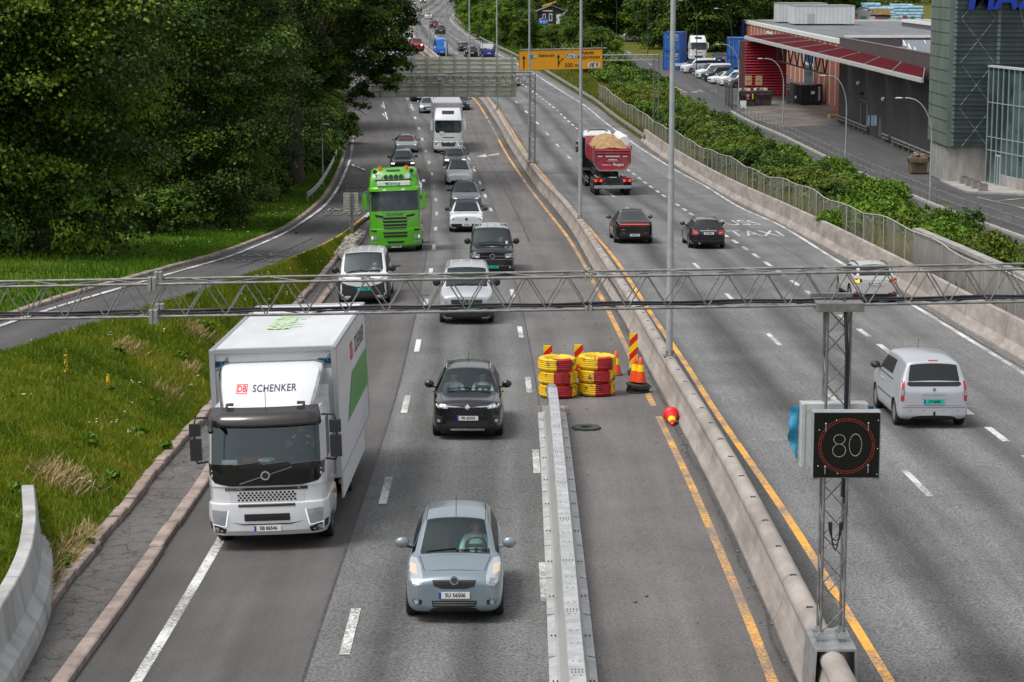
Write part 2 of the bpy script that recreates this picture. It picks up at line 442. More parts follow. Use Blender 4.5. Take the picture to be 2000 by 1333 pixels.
def Ys(y0,y1,a=1.5,b=6.0):
 out=[y0]
 while out[-1]<y1:out.append(min(y1,out[-1]+(a if out[-1]<150 else 3.0 if out[-1]<320 else b)))
 return out
def strip(name,ys,fa,fb,za,zb=None,mats=None,nx=4,kind='structure',bump=None,uvw=True):
 """a sheet between two road lines: fa/fb give X at Y, za/zb give Z at (X, Y)"""
 zb=zb or za
 vs,uv,fs=[],[],[]
 for Y in ys:
  a,b=fa(Y),fb(Y)
  for k in range(nx+1):
   u=k/nx;X=a+(b-a)*u
   z=za(X,Y)if zb is za else za(a,Y)*(1-u)+zb(b,Y)*u
   if bump:z+=bump(u,X,Y)
   vs.append((X,Y,z));uv.append((X-a,Y))
 n=nx+1
 for i in range(len(ys)-1):
  for k in range(nx):fs.append((i*n+k,i*n+k+1,(i+1)*n+k+1,(i+1)*n+k))
 mb=MB();mb.add(vs,fs,0,True)
 o=mb.build(name,mats,uv=uv)
 if kind:o['kind']=kind
 return o
off=lambda f,d:(lambda Y:f(Y)+d)
YY=Ys(22,900)
LEFTE=lambda Y:KO(Y)if Y<122 else RAMPF(Y)-.5
J1=lambda Y:L1(Y)-.30-.25*_ss((70-Y)/40)
J2=lambda Y:L2(Y)+.22
strip('road',[y for y in YY if y<=121]+[122.01]+[y for y in YY if y>123],LEFTE,J1,zroad,mats=A_BROWN,nx=6)
strip('road',YY,J1,J2,zroad,mats=A_GREY,nx=4)
strip('road',YY,J2,off(MED,.25),zroad,mats=A_CLOSED,nx=4)
strip('road',YY,off(MED,.4),off(RB,.12),zroad,mats=A_RIGHT,nx=6)
YK=[y for y in Ys(22,121)]
zst=lambda X,Y:zroad(X,Y)+.10
strip('pavement',YK,off(KI,-.05),off(KO,-.1),zst,mats=A_STRIP,nx=4)
def kerb_row(name,line,y0,y1,w,h,zf,ln,gap=.012,rnd=.02,seed=1):
 mb=MB();rs=random.Random(seed);Y=y0
 while Y<y1:
  L=ln*rs.uniform(.75,1.25)
  a,b=Y+gap,Y+L-gap
  dx=rs.uniform(-rnd,rnd);dz=rs.uniform(-rnd,rnd)
  ring=lambda y:[Vector((line(y)+dx+px,y,zf(line(y),y)+dz*.5+pz))for px,pz in((-w/2,-.25),(w/2,-.25),(w/2,h-.02),(w/2-.03,h),(-w/2+.03,h),(-w/2,h-.02))]
  mb.ext(ring(a),ring(b));Y+=L
 o=mb.build(name,M_KERB);o['kind']='structure'
 return o
kerb_row('kerb',off(KO,-.12),24,119,.26,.13,zroad,2.6,seed=3)
kerb_row('kerb',off(KI,-.14),24,119,.24,.26,zroad,.85,rnd=.035,seed=4)
kerb_row('kerb',off(RAMPF,-.15),60,235,.26,.16,zramp,.9,rnd=.02,seed=5)
kerb_row('kerb',off(SL,.1),60,330,.22,.12,lambda X,Y:zs(Y),2.0,seed=6)
YR_=[y for y in Ys(56,150)if y>40]
strip('slip_road',YR_,RAMPF,RAMPN,lambda X,Y:zramp(X,Y)+.006+.04*_ss((124-Y)/6),mats=A_RAMP,nx=3)
from mathutils import noise as mnoise
def rough(a,s):return lambda u,X,Y:a*mnoise.noise(Vector((X*s,Y*s,3.1)))+a*.5*mnoise.noise(Vector((X*s*3,Y*s*3,7.7)))
def bankz(u,X,Y):
 w=max(.1,KI(Y)-RAMPN(Y))
 return 4*u*(1-u)*min(.55,w*.07)+rough(.10,.6)(u,X,Y)*min(1,6*u*(1-u)*2)
YB=Ys(24,119,.8)
bank_n=lambda Y:min(RAMPN(Y)+.1,KI(Y)-.35)
bank_x=off(KI,-.26)
strip('grass_bank',YB,bank_n,bank_x,lambda X,Y:zramp(X,Y)+.06,lambda X,Y:zroad(X,Y)+.2,M_GRASS,nx=20,bump=bankz)
def bank_pt(Y,u):
 a,b=bank_n(Y),bank_x(Y);X=a+(b-a)*u
 return Vector((X,Y,(zramp(a,Y)+.06)*(1-u)+(zroad(b,Y)+.2)*u+bankz(u,X,Y)))
YLW=Ys(50,900,2)
def lawnz(u,X,Y):return 5.0*u**1.2+rough(.12,.5)(u,X,Y)*min(1,u*20)
strip('lawn',YLW,off(RAMPF,-.26),lambda Y:RAMPF(Y)-75 if Y<320 else RAMPF(Y)-140,lambda X,Y:zramp(X,Y)+.12,mats=M_GRASS,nx=34,bump=lawnz)
def lawn_pt(Y,d):
 a=RAMPF(Y)-.26;u=d/(74.74 if Y<320 else 139.74);X=a-d
 return Vector((X,Y,zramp(X,Y)+.12+lawnz(u,X,Y)))
def vergez(X,Y):
 a,b=RB(Y)+2.2,SL(Y)-.3
 f=_ss((X-a)/max(1,b-a))
 return zm(Y)*(1-f)+zs(Y)*f
strip('verge',Ys(40,900,2),off(RB,.1),off(SL,.02),lambda X,Y:vergez(X,Y)-.01,mats=M_DRY,nx=16,bump=lambda u,X,Y:rough(.08,.7)(u,X,Y)*min(1,30*u*(1-u)))
strip('side_road',Ys(40,900,2),SL,SR,lambda X,Y:zs(Y)+.01,mats=A_SIDE,nx=3)
strip('yard',Ys(40,340,3),SR,lambda Y:SR(Y)+140,lambda X,Y:zs(Y),mats=A_YARD,nx=10)
strip('ground',Ys(340,900,4),SR,lambda Y:SR(Y)+220,lambda X,Y:zs(Y),mats=M_DRY,nx=10)
mb=MB();mb.add([(-900,-60,-3),(900,-60,-3),(900,2500,-3),(-900,2500,-3)],[(0,1,2,3)])
mb.build('ground',M_GRASS)['kind']='structure'
# ---------------------------------------------------------------- painted markings
def line_mark(mb,line,y0,y1,w,zf=zroad,dz=.006,step=2.0,mi=0):
 n=max(1,int((y1-y0)/step));vs=[]
 for i in range(n+1):
  Y=y0+(y1-y0)*i/n
  for s in(-.5,.5):
   X=line(Y)+s*w
   vs.append((X,Y,zf(X,Y)+dz))
 mb.add(vs,[(2*i,2*i+1,2*i+3,2*i+2)for i in range(n)],mi)
def dashes(mb,line,y0,y1,ln,per,w,**k):
 Y=y0
 while Y<y1:line_mark(mb,line,Y,Y+ln,w,**k);Y+=per
mw,mwo,my,myo=MB(),MB(),MB(),MB()
for k in range(-1,70):
 y=36.6+12*k-1.5
 if y>24:line_mark(mw,L1,y,y+3,.17 if y<200 else.22)
for k in range(-1,70):
 y=42.6+12*k-4.0
 if y>24:line_mark(mw,L2,y,y+3,.16 if y<200 else.22)
for k in range(-1,70):
 y=49.4+12.4*k-1.5
 if y>24:line_mark(mw,R1,y,y+3,.16 if y<200 else.22)
dashes(mw,R2,26.6,640,2.1,4.02,.19)
line_mark(mw,RE,24,640,.17)
line_mark(mw,off(KO,1.02),24,121,.19)
line_mark(my,YR,24,640,.17)
line_mark(myo,YL,24,58.5,.17)
line_mark(myo,YL,60.3,170,.17)
line_mark(my,YL,170,205,.17)
line_mark(my,YL,228,640,.17)
line_mark(mwo,YL,206,226,.18)
line_mark(mw,RAMPW,60,182,.19,zramp,dz=.07)
line_mark(mwo,RAMPW,183,235,.19,zroad)
line_mark(my,off(RAMPN,-.16),92,129,.17,zramp,dz=.07)
line_mark(mw,off(RAMPN,-.12),129,133,.3,zramp,dz=.05)
def quad_px(mb,p,fz=None,dz=.02):
 mb.add([at(x,y,fz,dz)for x,y in p],[tuple(range(len(p)))])
for(a,b)in(((687,321.5),(693,325)),((698,326),(704,328.5)),((706,330),(713,332))):
 quad_px(mw,[(a[0],a[1]-1.4),(b[0],b[1]-1.4),(b[0],b[1]+1.4),(a[0],a[1]+1.4)])
for x0,y0,x1,y1 in((742.5,205,746,210),(746,222,750,228),(746.5,199,749.5,213),(751,219,755,234),(801,203,806,216)):
 quad_px(mw,[(x0,y0),(x0+3,y0),(x1+3,y1),(x1,y1)])
quad_px(mw,[(930.5,306.5),(949,300.5),(949,304.2),(974.5,299.2),(975,302.4),(950,305.6),(951,307.5)])
def ground_text(mb,s,px,py,line,wid,ln,fz,flip=1,dz=.02):
 c=at(px,py,fz)
 f=frame(c.y,line);fx=Vector((f.x,f.y,0)).normalized()*flip;rx=Vector((fx.y,-fx.x,0))
 def fn(u,v):
  p=c+rx*(u*wid)+fx*(v*ln)
  return Vector((p.x,p.y,fz(p.x,p.y)+dz))
 text_mb(mb,s,1.0,fn,bold=.0)
ground_text(mw,'BUSS',1436,436.5,RE,1.22,5.6,zroad)
ground_text(mw,'TAXI',1477,457.5,RE,1.25,5.6,zroad)
ground_text(mwo,'BUSS',497,511.5,RAMPW,1.0,3.4,zramp,-1,.075)
ground_text(mwo,'TAXI',528,500.5,RAMPW,1.0,3.4,zramp,-1,.075)
ground_text(mwo,'BUSS',669,419.5,RAMPW,1.0,3.4,zramp,-1,.06)
ground_text(mwo,'TAXI',676,410.5,RAMPW,1.0,3.4,zramp,-1,.06)
ground_text(mwo,'BUSS',706,371.5,RAMPW,1.0,3.0,zroad,-1)
ground_text(mwo,'TAXI',706,363.5,RAMPW,1.0,3.0,zroad,-1)
ground_text(mwo,'BUSS',892,61,RE,1.0,5.5,zroad)
ground_text(mwo,'TAXI',884,58,RE,1.0,5.5,zroad)
for p in([(1270,125),(1376,180),(1370,180),(1268,127)],[(1226,100),(1270,125),(1268,126),(1222,101)]):quad_px(mwo,p,lambda X,Y:zs(Y),.03)
quad_px(myo,[(1270,145.5),(1344,181.5),(1338,181.5),(1268,147)],lambda X,Y:zs(Y),.03)
quad_px(myo,[(1222,121),(1270,145.5),(1268,147),(1219,122)],lambda X,Y:zs(Y),.03)
for x,y in((1318,181),(1350,179.5)):quad_px(mwo,[(x,y),(x+13,y-1),(x+14,y+.8),(x+1,y+1.8)],lambda X,Y:zs(Y),.03)
for x,y in((1388,177.5),(1394.5,178)):quad_px(mwo,[(x,y),(x+4,y),(x+4,y+1.4),(x,y+1.4)],lambda X,Y:zs(Y),.03)
for p in([(1910,385),(2000,406),(2000,408),(1908,386)],[(1946,392),(2000,387),(2000,388.3),(1946,393.5)]):quad_px(mwo,p,lambda X,Y:zs(Y),.03)
mt=MB();line_mark(mt,off(J1,.0),24,330,.055,dz=.004,step=1.5);line_mark(mt,off(J2,.0),24,330,.04,dz=.004,step=1.5)
wob=lambda f,d,s:(lambda Y:f(Y)+d+.16*mnoise.noise(Vector((Y*.35,s,0)))+.06*mnoise.noise(Vector((Y*1.7,s,2))))
for f,d,a,b,w in((L2,1.45,112,236,.07),(L2,1.9,150,205,.05),(L1,-1.9,60,180,.03),(L1,-3.2,118,215,.05),(R1,1.7,70,150,.03),(R2,1.9,96,210,.035),(off(YL,.32),0,30,160,.06),(RB,-.28,40,200,.07),(RAMPF,2.3,84,112,.05)):line_mark(mt,wob(f,d,a),a,b,w,zramp if f is RAMPF else zroad,dz=.07 if f is RAMPF else.0045,step=.5)
mt.build('road_seam',mat('tar_seam',(.035,.034,.034),.7,c2=(.075,.073,.072),sc=3))['kind']='structure'
for n_,m_,k_ in(('road_marking',mw,M_WHITE),('road_marking',mwo,M_WORN),('road_marking',my,M_YELLOW),('road_marking',myo,M_YWORN)):
 m_.build(n_,k_)['kind']='structure'
 # ---------------------------------------------------------------- barriers, rails and fences
def sweep(mb,line,y0,y1,prof,zf,step=1.5,mi=0,sm=False):
 n=max(1,int(round((y1-y0)/step)))
 rings=[]
 for i in range(n+1):
  Y=y0+(y1-y0)*i/n
  X=line(Y);z=zf(X,Y)
  rings.append([Vector((X+a,Y,z+b))for a,b in prof])
 mb.loft(rings,mi,sm)
zmf=lambda X,Y:zm(Y)
CAP=[(.185,.61),(.155,.65),(.15,.72),(.175,.79),(.24,.845),(.30,.862),(.36,.862),(.42,.845),(.485,.79),(.51,.72),(.505,.65),(.475,.61)]
mb=MB()
sweep(mb,MED,22,640,[(0,-.2),(.0,.06),(.05,.16),(.13,.34),(.185,.61),(.475,.61),(.53,.34),(.61,.16),(.66,.06),(.66,-.2)],zmf)
sweep(mb,MED,22,640,CAP,zmf,sm=True)
for k in range(60):
 Y=28.2+2.2*k
 X=MED(Y)+.32
 mb.box((X,Y,zm(Y)+.859),(.10,.075,.02),None,1)
 if k%2==0:
  ring=lambda y:[Vector((MED(y)+.32+(a-.32)*1.012,y,zm(y)+.002+b*1.003))for a,b in CAP]
  mb.ext(ring(Y),ring(Y+.016),1,caps=False)
  low=lambda y:[Vector((MED(y)+a-.004,y,zm(y)+b))for a,b in((0,.0),(.0,.06),(.05,.16),(.13,.34),(.185,.61))]
  a,b=low(Y),low(Y+.014)
  mb.add(a+b,[(i,i+1,i+6,i+5)for i in range(4)],1)
o=mb.build('concrete_barrier',[M_CONC,M_DARK])
tag(o,'long brown concrete barrier with a rounded top between the two carriageways','barrier')
mb=MB()
RPROF=[(0,-.2),(.0,.07),(.06,.16),(.20,.36),(.30,1.05),(.50,1.05),(.54,.3),(.54,-.2)]
sweep(mb,RB,22,203,RPROF,zmf)
for k in range(30):
 Y=30+6.0*k
 low=lambda y:[Vector((RB(y)+a-.005,y,zm(y)+b+.003))for a,b in RPROF[1:6]]
 a,b=low(Y),low(Y+.02)
 mb.add(a+b,[(i,i+1,i+6,i+5)for i in range(4)],1)
o=mb.build('concrete_barrier',[M_CONC,M_DARK])
tag(o,'pinkish concrete barrier along the bus and taxi lane, below the wire fence','barrier')
mb=MB()
sweep(mb,off(RB,2.0),56,97,[(0,-.6),(0,1.75),(.22,1.75),(.22,-.6)],zmf,step=2.0)
sweep(mb,off(RB,1.93),56,97,[(0,1.70),(0,1.85),(.36,1.85),(.36,1.70)],zmf,step=2.0)
o=mb.build('retaining_wall',M_CONC2)
tag(o,'stained grey concrete wall standing right behind the wire fence at the right edge','wall')
def wbeam(mb,line,y0,y1,z0,zf,dx=0,sgn=1,step=2.0):
 p=[(0,0),(.05,.03),(.05,.10),(0,.13),(0,.18),(.05,.21),(.05,.28),(0,.31),(.015,.31),(.065,.285),(.065,.205),(.015,.18),(.015,.13),(.065,.105),(.065,.025),(.015,0)]
 sweep(mb,off(line,dx),y0,y1,[(-sgn*a,z0+b)for a,b in p],zf,step)
def guard_rail(line,y0,y1,dx,zf,label,sgn=1,sp=6.0):
 root=empty('guard_rail',(line((y0+y1)/2),(y0+y1)/2,zf(0,(y0+y1)/2)))
 tag(root,label,'guard rail')
 Lc=Vector(root.location)
 mb=MB();wbeam(mb,line,y0,y1,.45,zf,dx,sgn)
 mb.v=[tuple(Vector(v)-Lc)for v in mb.v]
 mb.build('rail',M_STEEL,root)
 Y=y0+.5
 while Y<y1:
  m=MB();m.box(Vector((line(Y)+dx+sgn*.06,Y,zf(line(Y),Y)+.30))-Lc,(.10,.07,.9));m.build('post',M_STEELD,root);Y+=sp
 return root
guard_rail(RB,201,560,.1,zmf,'long steel guard rail on the right verge beyond the concrete barrier',1,7.5)
guard_rail(off(RAMPF,-.62),139,236,0,lambda X,Y:zramp(X,Y)+.1,'short steel guard rail curving along the lawn under the large tree',-1,4.0)
def net_mat(name,col,dens,sc):
 M=bpy.data.materials.new(name);M.use_nodes=True
 t=M.node_tree;p=t.nodes['Principled BSDF'];p.inputs['Base Color'].default_value=(*col,1);p.inputs['Roughness'].default_value=.6;p.inputs['Metallic'].default_value=.2
 tc=N(t,'ShaderNodeTexCoord');mp=N(t,'ShaderNodeMapping');mp.inputs['Scale'].default_value=(.6,.6,.2);t.links.new(tc.outputs['Object'],mp.inputs[0])
 n=N(t,'ShaderNodeTexNoise',Scale=sc,Detail=3);t.links.new(mp.outputs[0],n.inputs['Vector'])
 r=ramp(t,n.outputs['Fac'],[(.4,max(0,dens-.18)),(.6,min(1,dens+.18))])
 tr=N(t,'ShaderNodeBsdfTransparent');mx=N(t,'ShaderNodeMixShader')
 t.links.new(r.outputs[0],mx.inputs[0]);t.links.new(tr.outputs[0],mx.inputs[1]);t.links.new(p.outputs[0],mx.inputs[2])
 t.links.new(mx.outputs[0],t.nodes['Material Output'].inputs[0])
 return M
M_NET=net_mat('wire_mesh',(.27,.265,.25),.36,1.2)
FEN=off(RB,1.35)
root=empty('wire_fence',(FEN(120),120,zm(120)));tag(root,'long wire mesh fence with many thin posts behind the right concrete barrier','fence')
Lc=Vector(root.location)
fy=Ys(52,250,2.0);vs=[]
rsf=random.Random(2)
ftop=lambda Y:1.95+.10*sin(Y*.21)+.07*sin(Y*.57+1)-.25*_ss((Y-150)/80)
for Y in fy:
 vs+=[Vector((FEN(Y),Y,zm(Y)-.05))-Lc,Vector((FEN(Y)+.02*sin(Y),Y,zm(Y)+ftop(Y)))-Lc]
mb=MB();mb.add(vs,[(2*i,2*i+2,2*i+3,2*i+1)for i in range(len(fy)-1)]);mb.build('mesh',M_NET,root)
mb=MB();mb.tube([vs[2*i+1]for i in range(len(fy))],.028,6);mb.build('top_rail',mat('fence_rail',(.48,.45,.39),.6,.3),root)
Y=53
while Y<249:
 m=MB();lean=rsf.uniform(-.04,.04)
 m.cyl(Vector((FEN(Y),Y,zm(Y)-.1))-Lc,Vector((FEN(Y)+lean,Y,zm(Y)+ftop(Y)+.03))-Lc,.028,n=6)
 m.build('post',mat('fence_post',(.42,.40,.36),.6,.3),root);Y+=2.5
root=empty('pedestrian_railing',(SR(170),170,zs(170)));tag(root,'two bar galvanised steel railing with knobbed posts between side road and yard','railing')
Lc=Vector(root.location)
ry=Ys(112,257,3)
mb=MB();sweep(mb,off(SR,-.1),105,258,[(0,0),(0,.16),(.3,.16),(.3,0)],lambda X,Y:zs(Y),3)
mb.v=[tuple(Vector(v)-Lc)for v in mb.v];mb.build('kerb_beam',mat('kerb_beam_concrete',(.30,.29,.27),.85,c2=(.38,.37,.34)),root)
for zz in(1.08,.58):
 mb=MB();mb.tube([Vector((SR(Y)+.05,Y,zs(Y)+.1+zz))-Lc for Y in ry],.035,6);mb.build('rail',M_STEELD,root)
Y=112
while Y<257.5:
 m=MB();p=Vector((SR(Y)+.05,Y,zs(Y)))-Lc
 m.cyl(p,p+Vector((0,0,1.26)),.03,n=6);m.ball(p+Vector((0,0,1.28)),.06,5);m.build('post',M_STEELD,root);Y+=2.45
mb=MB();sweep(mb,off(SL,-.35),236,312,[(0,-.6),(0,.35),(.3,.35),(.3,-.6)],lambda X,Y:zs(Y),3)
o=mb.build('low_wall',mat('low_wall_concrete',(.34,.33,.31),.85,c2=(.44,.43,.41),sc=1))
tag(o,'low concrete edge wall along the left side of the side road above the bushes','wall')
mb=MB()
pts=[atz(100,1042,zm(45)+.1),atz(108,1110,zm(42)+.1),atz(102,1176,zm(40)+.1),atz(80,1240,zm(38)+.1),atz(30,1333,zm(35)+.1),atz(-60,1480,zm(32)+.1),atz(-200,1750,zm(28)+.1)]
path=[]
for i in range(len(pts)-1):
 for k in range(5):path.append(pts[i].lerp(pts[i+1],k/5))
path.append(pts[-1])
for _ in range(3):path=[path[0]]+[(path[i-1]+path[i]*2+path[i+1])/4 for i in range(1,len(path)-1)]+[path[-1]]
rings=[]
for i,p in enumerate(path):
 d=(path[min(i+1,len(path)-1)]-path[max(i-1,0)]);d.z=0;d.normalize()
 s=Vector((-d.y,d.x,0))
 rings.append([p+s*a+Vector((0,0,b))for a,b in((.02,-.5),(.0,.06),(-.04,.22),(-.22,.40),(-.30,.98),(-.32,1.0),(-.52,1.0),(-.54,.98),(-.56,-.5))])
mb.loft(rings,0,False)
for i in(8,15,22):
 a=[v+Vector((0,0,.003))+(path[i+1]-path[i]).normalized().cross(Vector((0,0,1)))*-.004 for v in rings[i][1:7]]
 b=[v+(path[i+1]-path[i]).normalized()*.016 for v in a]
 mb.add(a+b,[(k,k+1,k+7,k+6)for k in range(5)],1)
o=mb.build('concrete_parapet',[M_CONC3,M_DARK])
tag(o,'pale grey concrete barrier curving down the grass bank in the near left corner','barrier')
def SB(Y):return float(np.interp(Y,_sby,_sbx))
_q=[at(1077,800),at(1084,868),at(1103,1100),at(1120,1333)]
_sby,_sbx=[p.y for p in _q][::-1],[p.x for p in _q][::-1]
_sl=(_sbx[-1]-_sbx[0])/(_sby[-1]-_sby[0])
_sby,_sbx=[20.0]+_sby,[_sbx[0]+(20-_sby[0])*_sl]+_sbx
y0,y1=21.0,_q[0].y
root=empty('steel_barrier',(SB(40),40,zm(40)));tag(root,'temporary grey steel barrier with a holed top beam beside the closed lane','barrier')
Lc=Vector(root.location)
M_SB=mat('barrier_zinc',(.42,.43,.43),.45,.3,c2=(.57,.58,.58),sc=3,dirt=(.36,.36,.35),dsc=4)
M_SBS=mat('barrier_zinc_side',(.40,.41,.39),.5,.3,c2=(.52,.53,.51),sc=2,stretch=(1,.3,1),dirt=(.30,.30,.28),dsc=2)
def loc(mb):mb.v=[tuple(Vector(v)-Lc)for v in mb.v];return mb
mb=MB();sweep(mb,SB,y0,y1-1.6,[(-.26,.06),(-.20,.12),(-.09,.45),(-.085,.70),(.085,.70),(.09,.45),(.20,.12),(.26,.06)],zmf,2)
loc(mb).build('side_wall',M_SBS,root)
mb=MB();sweep(mb,SB,y0,y1-1.5,[(-.12,.66),(-.125,.80),(-.115,.815),(.115,.815),(.125,.80),(.12,.66)],zmf,2)
Y=y0+.3;k=0
while Y<y1-1.8:
 for dx in(-.05,.05):mb.box((SB(Y)+dx,Y,zm(Y)+.816),(.02,.03,.006),None,1)
 if k%4==3:
  for dx in(-.075,-.025,.025,.075):
   for dy in(.16,.28):mb.box((SB(Y)+dx,Y+dy,zm(Y)+.816),(.018,.026,.006),None,1)
 Y+=.75 if k%2 else 1.0;k+=1
loc(mb).build('top_beam',[M_SB,M_DARK],root)
Y=y0+.4;k=0
while Y<y1-2.2:
 for s in(-1,1):
  mb=MB();L=2.6
  rr=[Vector((SB(y)+s*a,y,zm(y)+b))for y in(Y,Y+L)for a,b in((.15,.015),(.37,.012),(.37,.05),(.17,.09))]
  mb.ext(rr[:4]if s>0 else rr[:4][::-1],rr[4:]if s>0 else rr[4:][::-1])
  for a in(.25,.31):mb.box((SB(Y+1.1)+s*a,Y+1.1,zm(Y)+.072),(.025,.035,.02),None,1)
  loc(mb).build('foot_plate',[M_SB,M_DARK],root)
 Y+=2.68;k+=1
mb=MB()
for i in range(1):mb.tube([Vector((SB(y1)-.01,y1-1.75,zm(y1)+.62)),Vector((SB(y1)-.01,y1-1.0,zm(y1)+.74)),Vector((SB(y1)-.01,y1-.5,zm(y1)+.62)),Vector((SB(y1)-.01,y1-.28,zm(y1)+.25))],[.13,.15,.13,.11],12)
loc(mb).build('end_cap',M_STEEL,root)
mb=MB();mb.box((SB(y1)+.05,y1-.4,zm(y1)+.05),(.78,.95,.07))
for k in range(6):
 for s in(-1,1):mb.box((SB(y1)+.05+s*.34,y1-.75+k*.14,zm(y1)+.088),(.08,.03,.008),None,1)
loc(mb).build('end_plate',[mat('rusty_plate',(.27,.25,.23),.7,.3,c2=(.36,.31,.26),sc=5),M_DARK],root)
# ---------------------------------------------------------------- trusses
def truss(mb,a,b,side,up,w,h,pitch,rc,rd,mi=0,lace=True):
 """box girder of round bars from a to b: chords at the four corners, zigzag bars between them"""
 a,b=Vector(a),Vector(b);d=b-a;n=max(1,int(round(d.length/pitch)))
 P=lambda i,s,u:a+d*(i/n)+side*(w*s)+up*(h*u)
 for s in(0,1):
  for u in(0,1):mb.cyl(P(0,s,u),P(n,s,u),rc,n=6)
 for s in(0,1):
  for i in range(n):
   mb.cyl(P(i,s,0),P(i+.5,s,1),rd,n=5,caps=False);mb.cyl(P(i+.5,s,1),P(i+1,s,0),rd,n=5,caps=False)
 if lace:
  for u in(0,1):
   for i in range(0,n,2):
    mb.cyl(P(i,0,u),P(min(n,i+1),1,u),rd,n=5,caps=False);mb.cyl(P(min(n,i+1),1,u),P(min(n,i+2),0,u),rd,n=5,caps=False)
def mast(mb,base,top,w,pitch,rl,rd):
 base,top=Vector(base),Vector(top);H=(top-base).length;n=max(2,int(H/pitch))
 c=[Vector((sx*w/2,sy*w/2,0))for sx,sy in((-1,-1),(1,-1),(1,1),(-1,1))]
 P=lambda i,k:base+(top-base)*(i/n)+c[k%4]
 for k in range(4):mb.cyl(P(0,k),P(n,k),rl,n=5)
 for k in range(4):
  for i in range(n):
   q=(i+k)%2
   mb.cyl(P(i,k+q),P(i+1,k+1-q),rd,n=4,caps=False)
GA,GB=ptd(-500,633,33.0),ptd(2480,581.5,33.0)
gd=(GB-GA).normalized();gu=gd.cross(Vector((0,-1,0))).normalized();gu=gu if gu.z>0 else-gu
root=empty('overhead_gantry',(4.74,32.6,zm(32.6)))
tag(root,'grey steel lattice gantry spanning the whole road close to the camera on a lattice mast','gantry')
Lc=Vector(root.location)
mb=MB();truss(mb,GA,GB,Vector((0,1,0)),gu,.60,.475,.59,.021,.0105)
loc(mb).build('beam',M_STEELD,root)
mb=MB()
cz=lambda t:GA.lerp(GB,t)+Vector((0,.14,.035))
for dy,dz in((0,0),(.05,.01),(.02,.035)):mb.tube([cz(t/60)+Vector((0,dy,dz+.008*sin(t*1.3+dy*60)))for t in range(61)],.016,5)
mb.tube([cz(.715)+Vector((0,0,.0)),cz(.722)+Vector((0,-.02,.05)),Vector((4.80,32.5,GA.lerp(GB,.72).z+.02)),Vector((4.85,32.55,10.5)),Vector((4.86,32.6,9.0)),Vector((4.84,32.6,8.3))],.022,6)
mb.tube([Vector((4.80,32.5,GA.lerp(GB,.72).z+.0)),Vector((4.88,32.55,10.4)),Vector((4.89,32.6,9.0)),Vector((4.87,32.6,8.2))],.016,6)
for k in range(3):mb.tube([Vector((4.74-(.10-.02*k)*cos(q*pi/10),32.47,7.95-(.28+.07*k)*sin(q*pi/10)))for q in range(11)],.010,5)
loc(mb).build('cable',mat('black_cable',(.02,.022,.035),.5),root)
MT=Vector((4.74,32.75,GA.lerp(GB,.72).z-.04))
mb=MB();mast(mb,(4.74,32.75,zm(32.6)+1.03),MT,.335,.36,.023,.010);loc(mb).build('mast',M_STEELD,root)
mb=MB();mb.box((4.74,32.75,MT.z+.03),(.68,.60,.13));mb.box((4.70,33.2,MT.z+.10),(.62,.1,.08));loc(mb).build('mast_head',M_STEELD,root,bevel=.006)
zb=zm(32.6)
mb=MB()
mb.ext([Vector((4.74+a,32.15,zb+b))for a,b in((-.345,0),(-.31,.91),(.31,.91),(.345,0),(.315,0),(.275,.875),(-.275,.875),(-.315,0))][::-1],[Vector((4.74+a,33.25,zb+b))for a,b in((-.345,0),(-.31,.91),(.31,.91),(.345,0),(.315,0),(.275,.875),(-.275,.875),(-.315,0))][::-1])
loc(mb).build('saddle_base',M_STEEL,root,bevel=.008)
for sx in(-1,1):
 for sy in(-1,1):
  mb=MB();c=Vector((4.74+sx*.1675,32.75+sy*.1675,zb+.91))
  mb.box(c+Vector((0,0,.02)),(.07,.07,.05));mb.box(c+Vector((0,0,.075)),(.17,.14,.05));mb.box(c+Vector((0,0,.115)),(.09,.09,.03));loc(mb).build('foot',M_STEEL,root,bevel=.004)
for px in(300,1150):
 t=(ptd(px,600,33).x-GA.x)/(GB.x-GA.x)
 for s in(0,1):
  for u in(0,1):
   c=GA.lerp(GB,t)+Vector((0,.60*s,0))+gu*(.475*u)
   mb=MB()
   for k in(-1,1):mb.box(c+gd*(.034*k),(.055 if px==300 else.03,.10,.22 if px==300 else.10))
   loc(mb).build('clamp',M_STEEL,root,bevel=.01)
for X in(-13.5,19.0):
 mb=MB();t=(X-GA.x)/(GB.x-GA.x);mast(mb,(X,33.3,zm(33)-.5),GA.lerp(GB,t)+Vector((0,.3,0)),.335,.4,.023,.011);loc(mb).build('mast',M_STEELD,root)
sc_=ptd(1653.5,870,32.25)
root=empty('speed_limit_sign',sc_);tag(root,'square black matrix speed sign showing 80 inside a red ring on the gantry mast','sign')
mb=MB();mb.box((0,.11,0),(.965,.2,.965));mb.build('cabinet',mat('cabinet_grey',(.33,.34,.35),.45,.3,c2=(.4,.41,.42)),root,bevel=.012)
mb=MB();mb.box((0,.004,0),(.93,.02,.935));mb.build('face',mat('sign_black',(.006,.0065,.008),.35,spec=.4),root,bevel=.004)
def dots(mb,pts,r):
 for x,z in pts:mb.cyl((x,-.012,z),(x,-.004,z),r,n=6)
M_LEDR=mat('led_red',(.55,.05,.03),.5,emi=.28);M_LEDW=mat('led_white',(.50,.46,.42),.5,emi=.10)
mb=MB()
for R_,n_ in((.395,78),(.365,74)):dots(mb,[(R_*cos(2*pi*k/n_),R_*sin(2*pi*k/n_)-.01)for k in range(n_)],.0055)
mb.build('red_ring',M_LEDR,root)
mb=MB()
ell=lambda cx,cz,a,b,n_:[(cx+a*cos(2*pi*k/n_),cz+b*sin(2*pi*k/n_))for k in range(n_)]
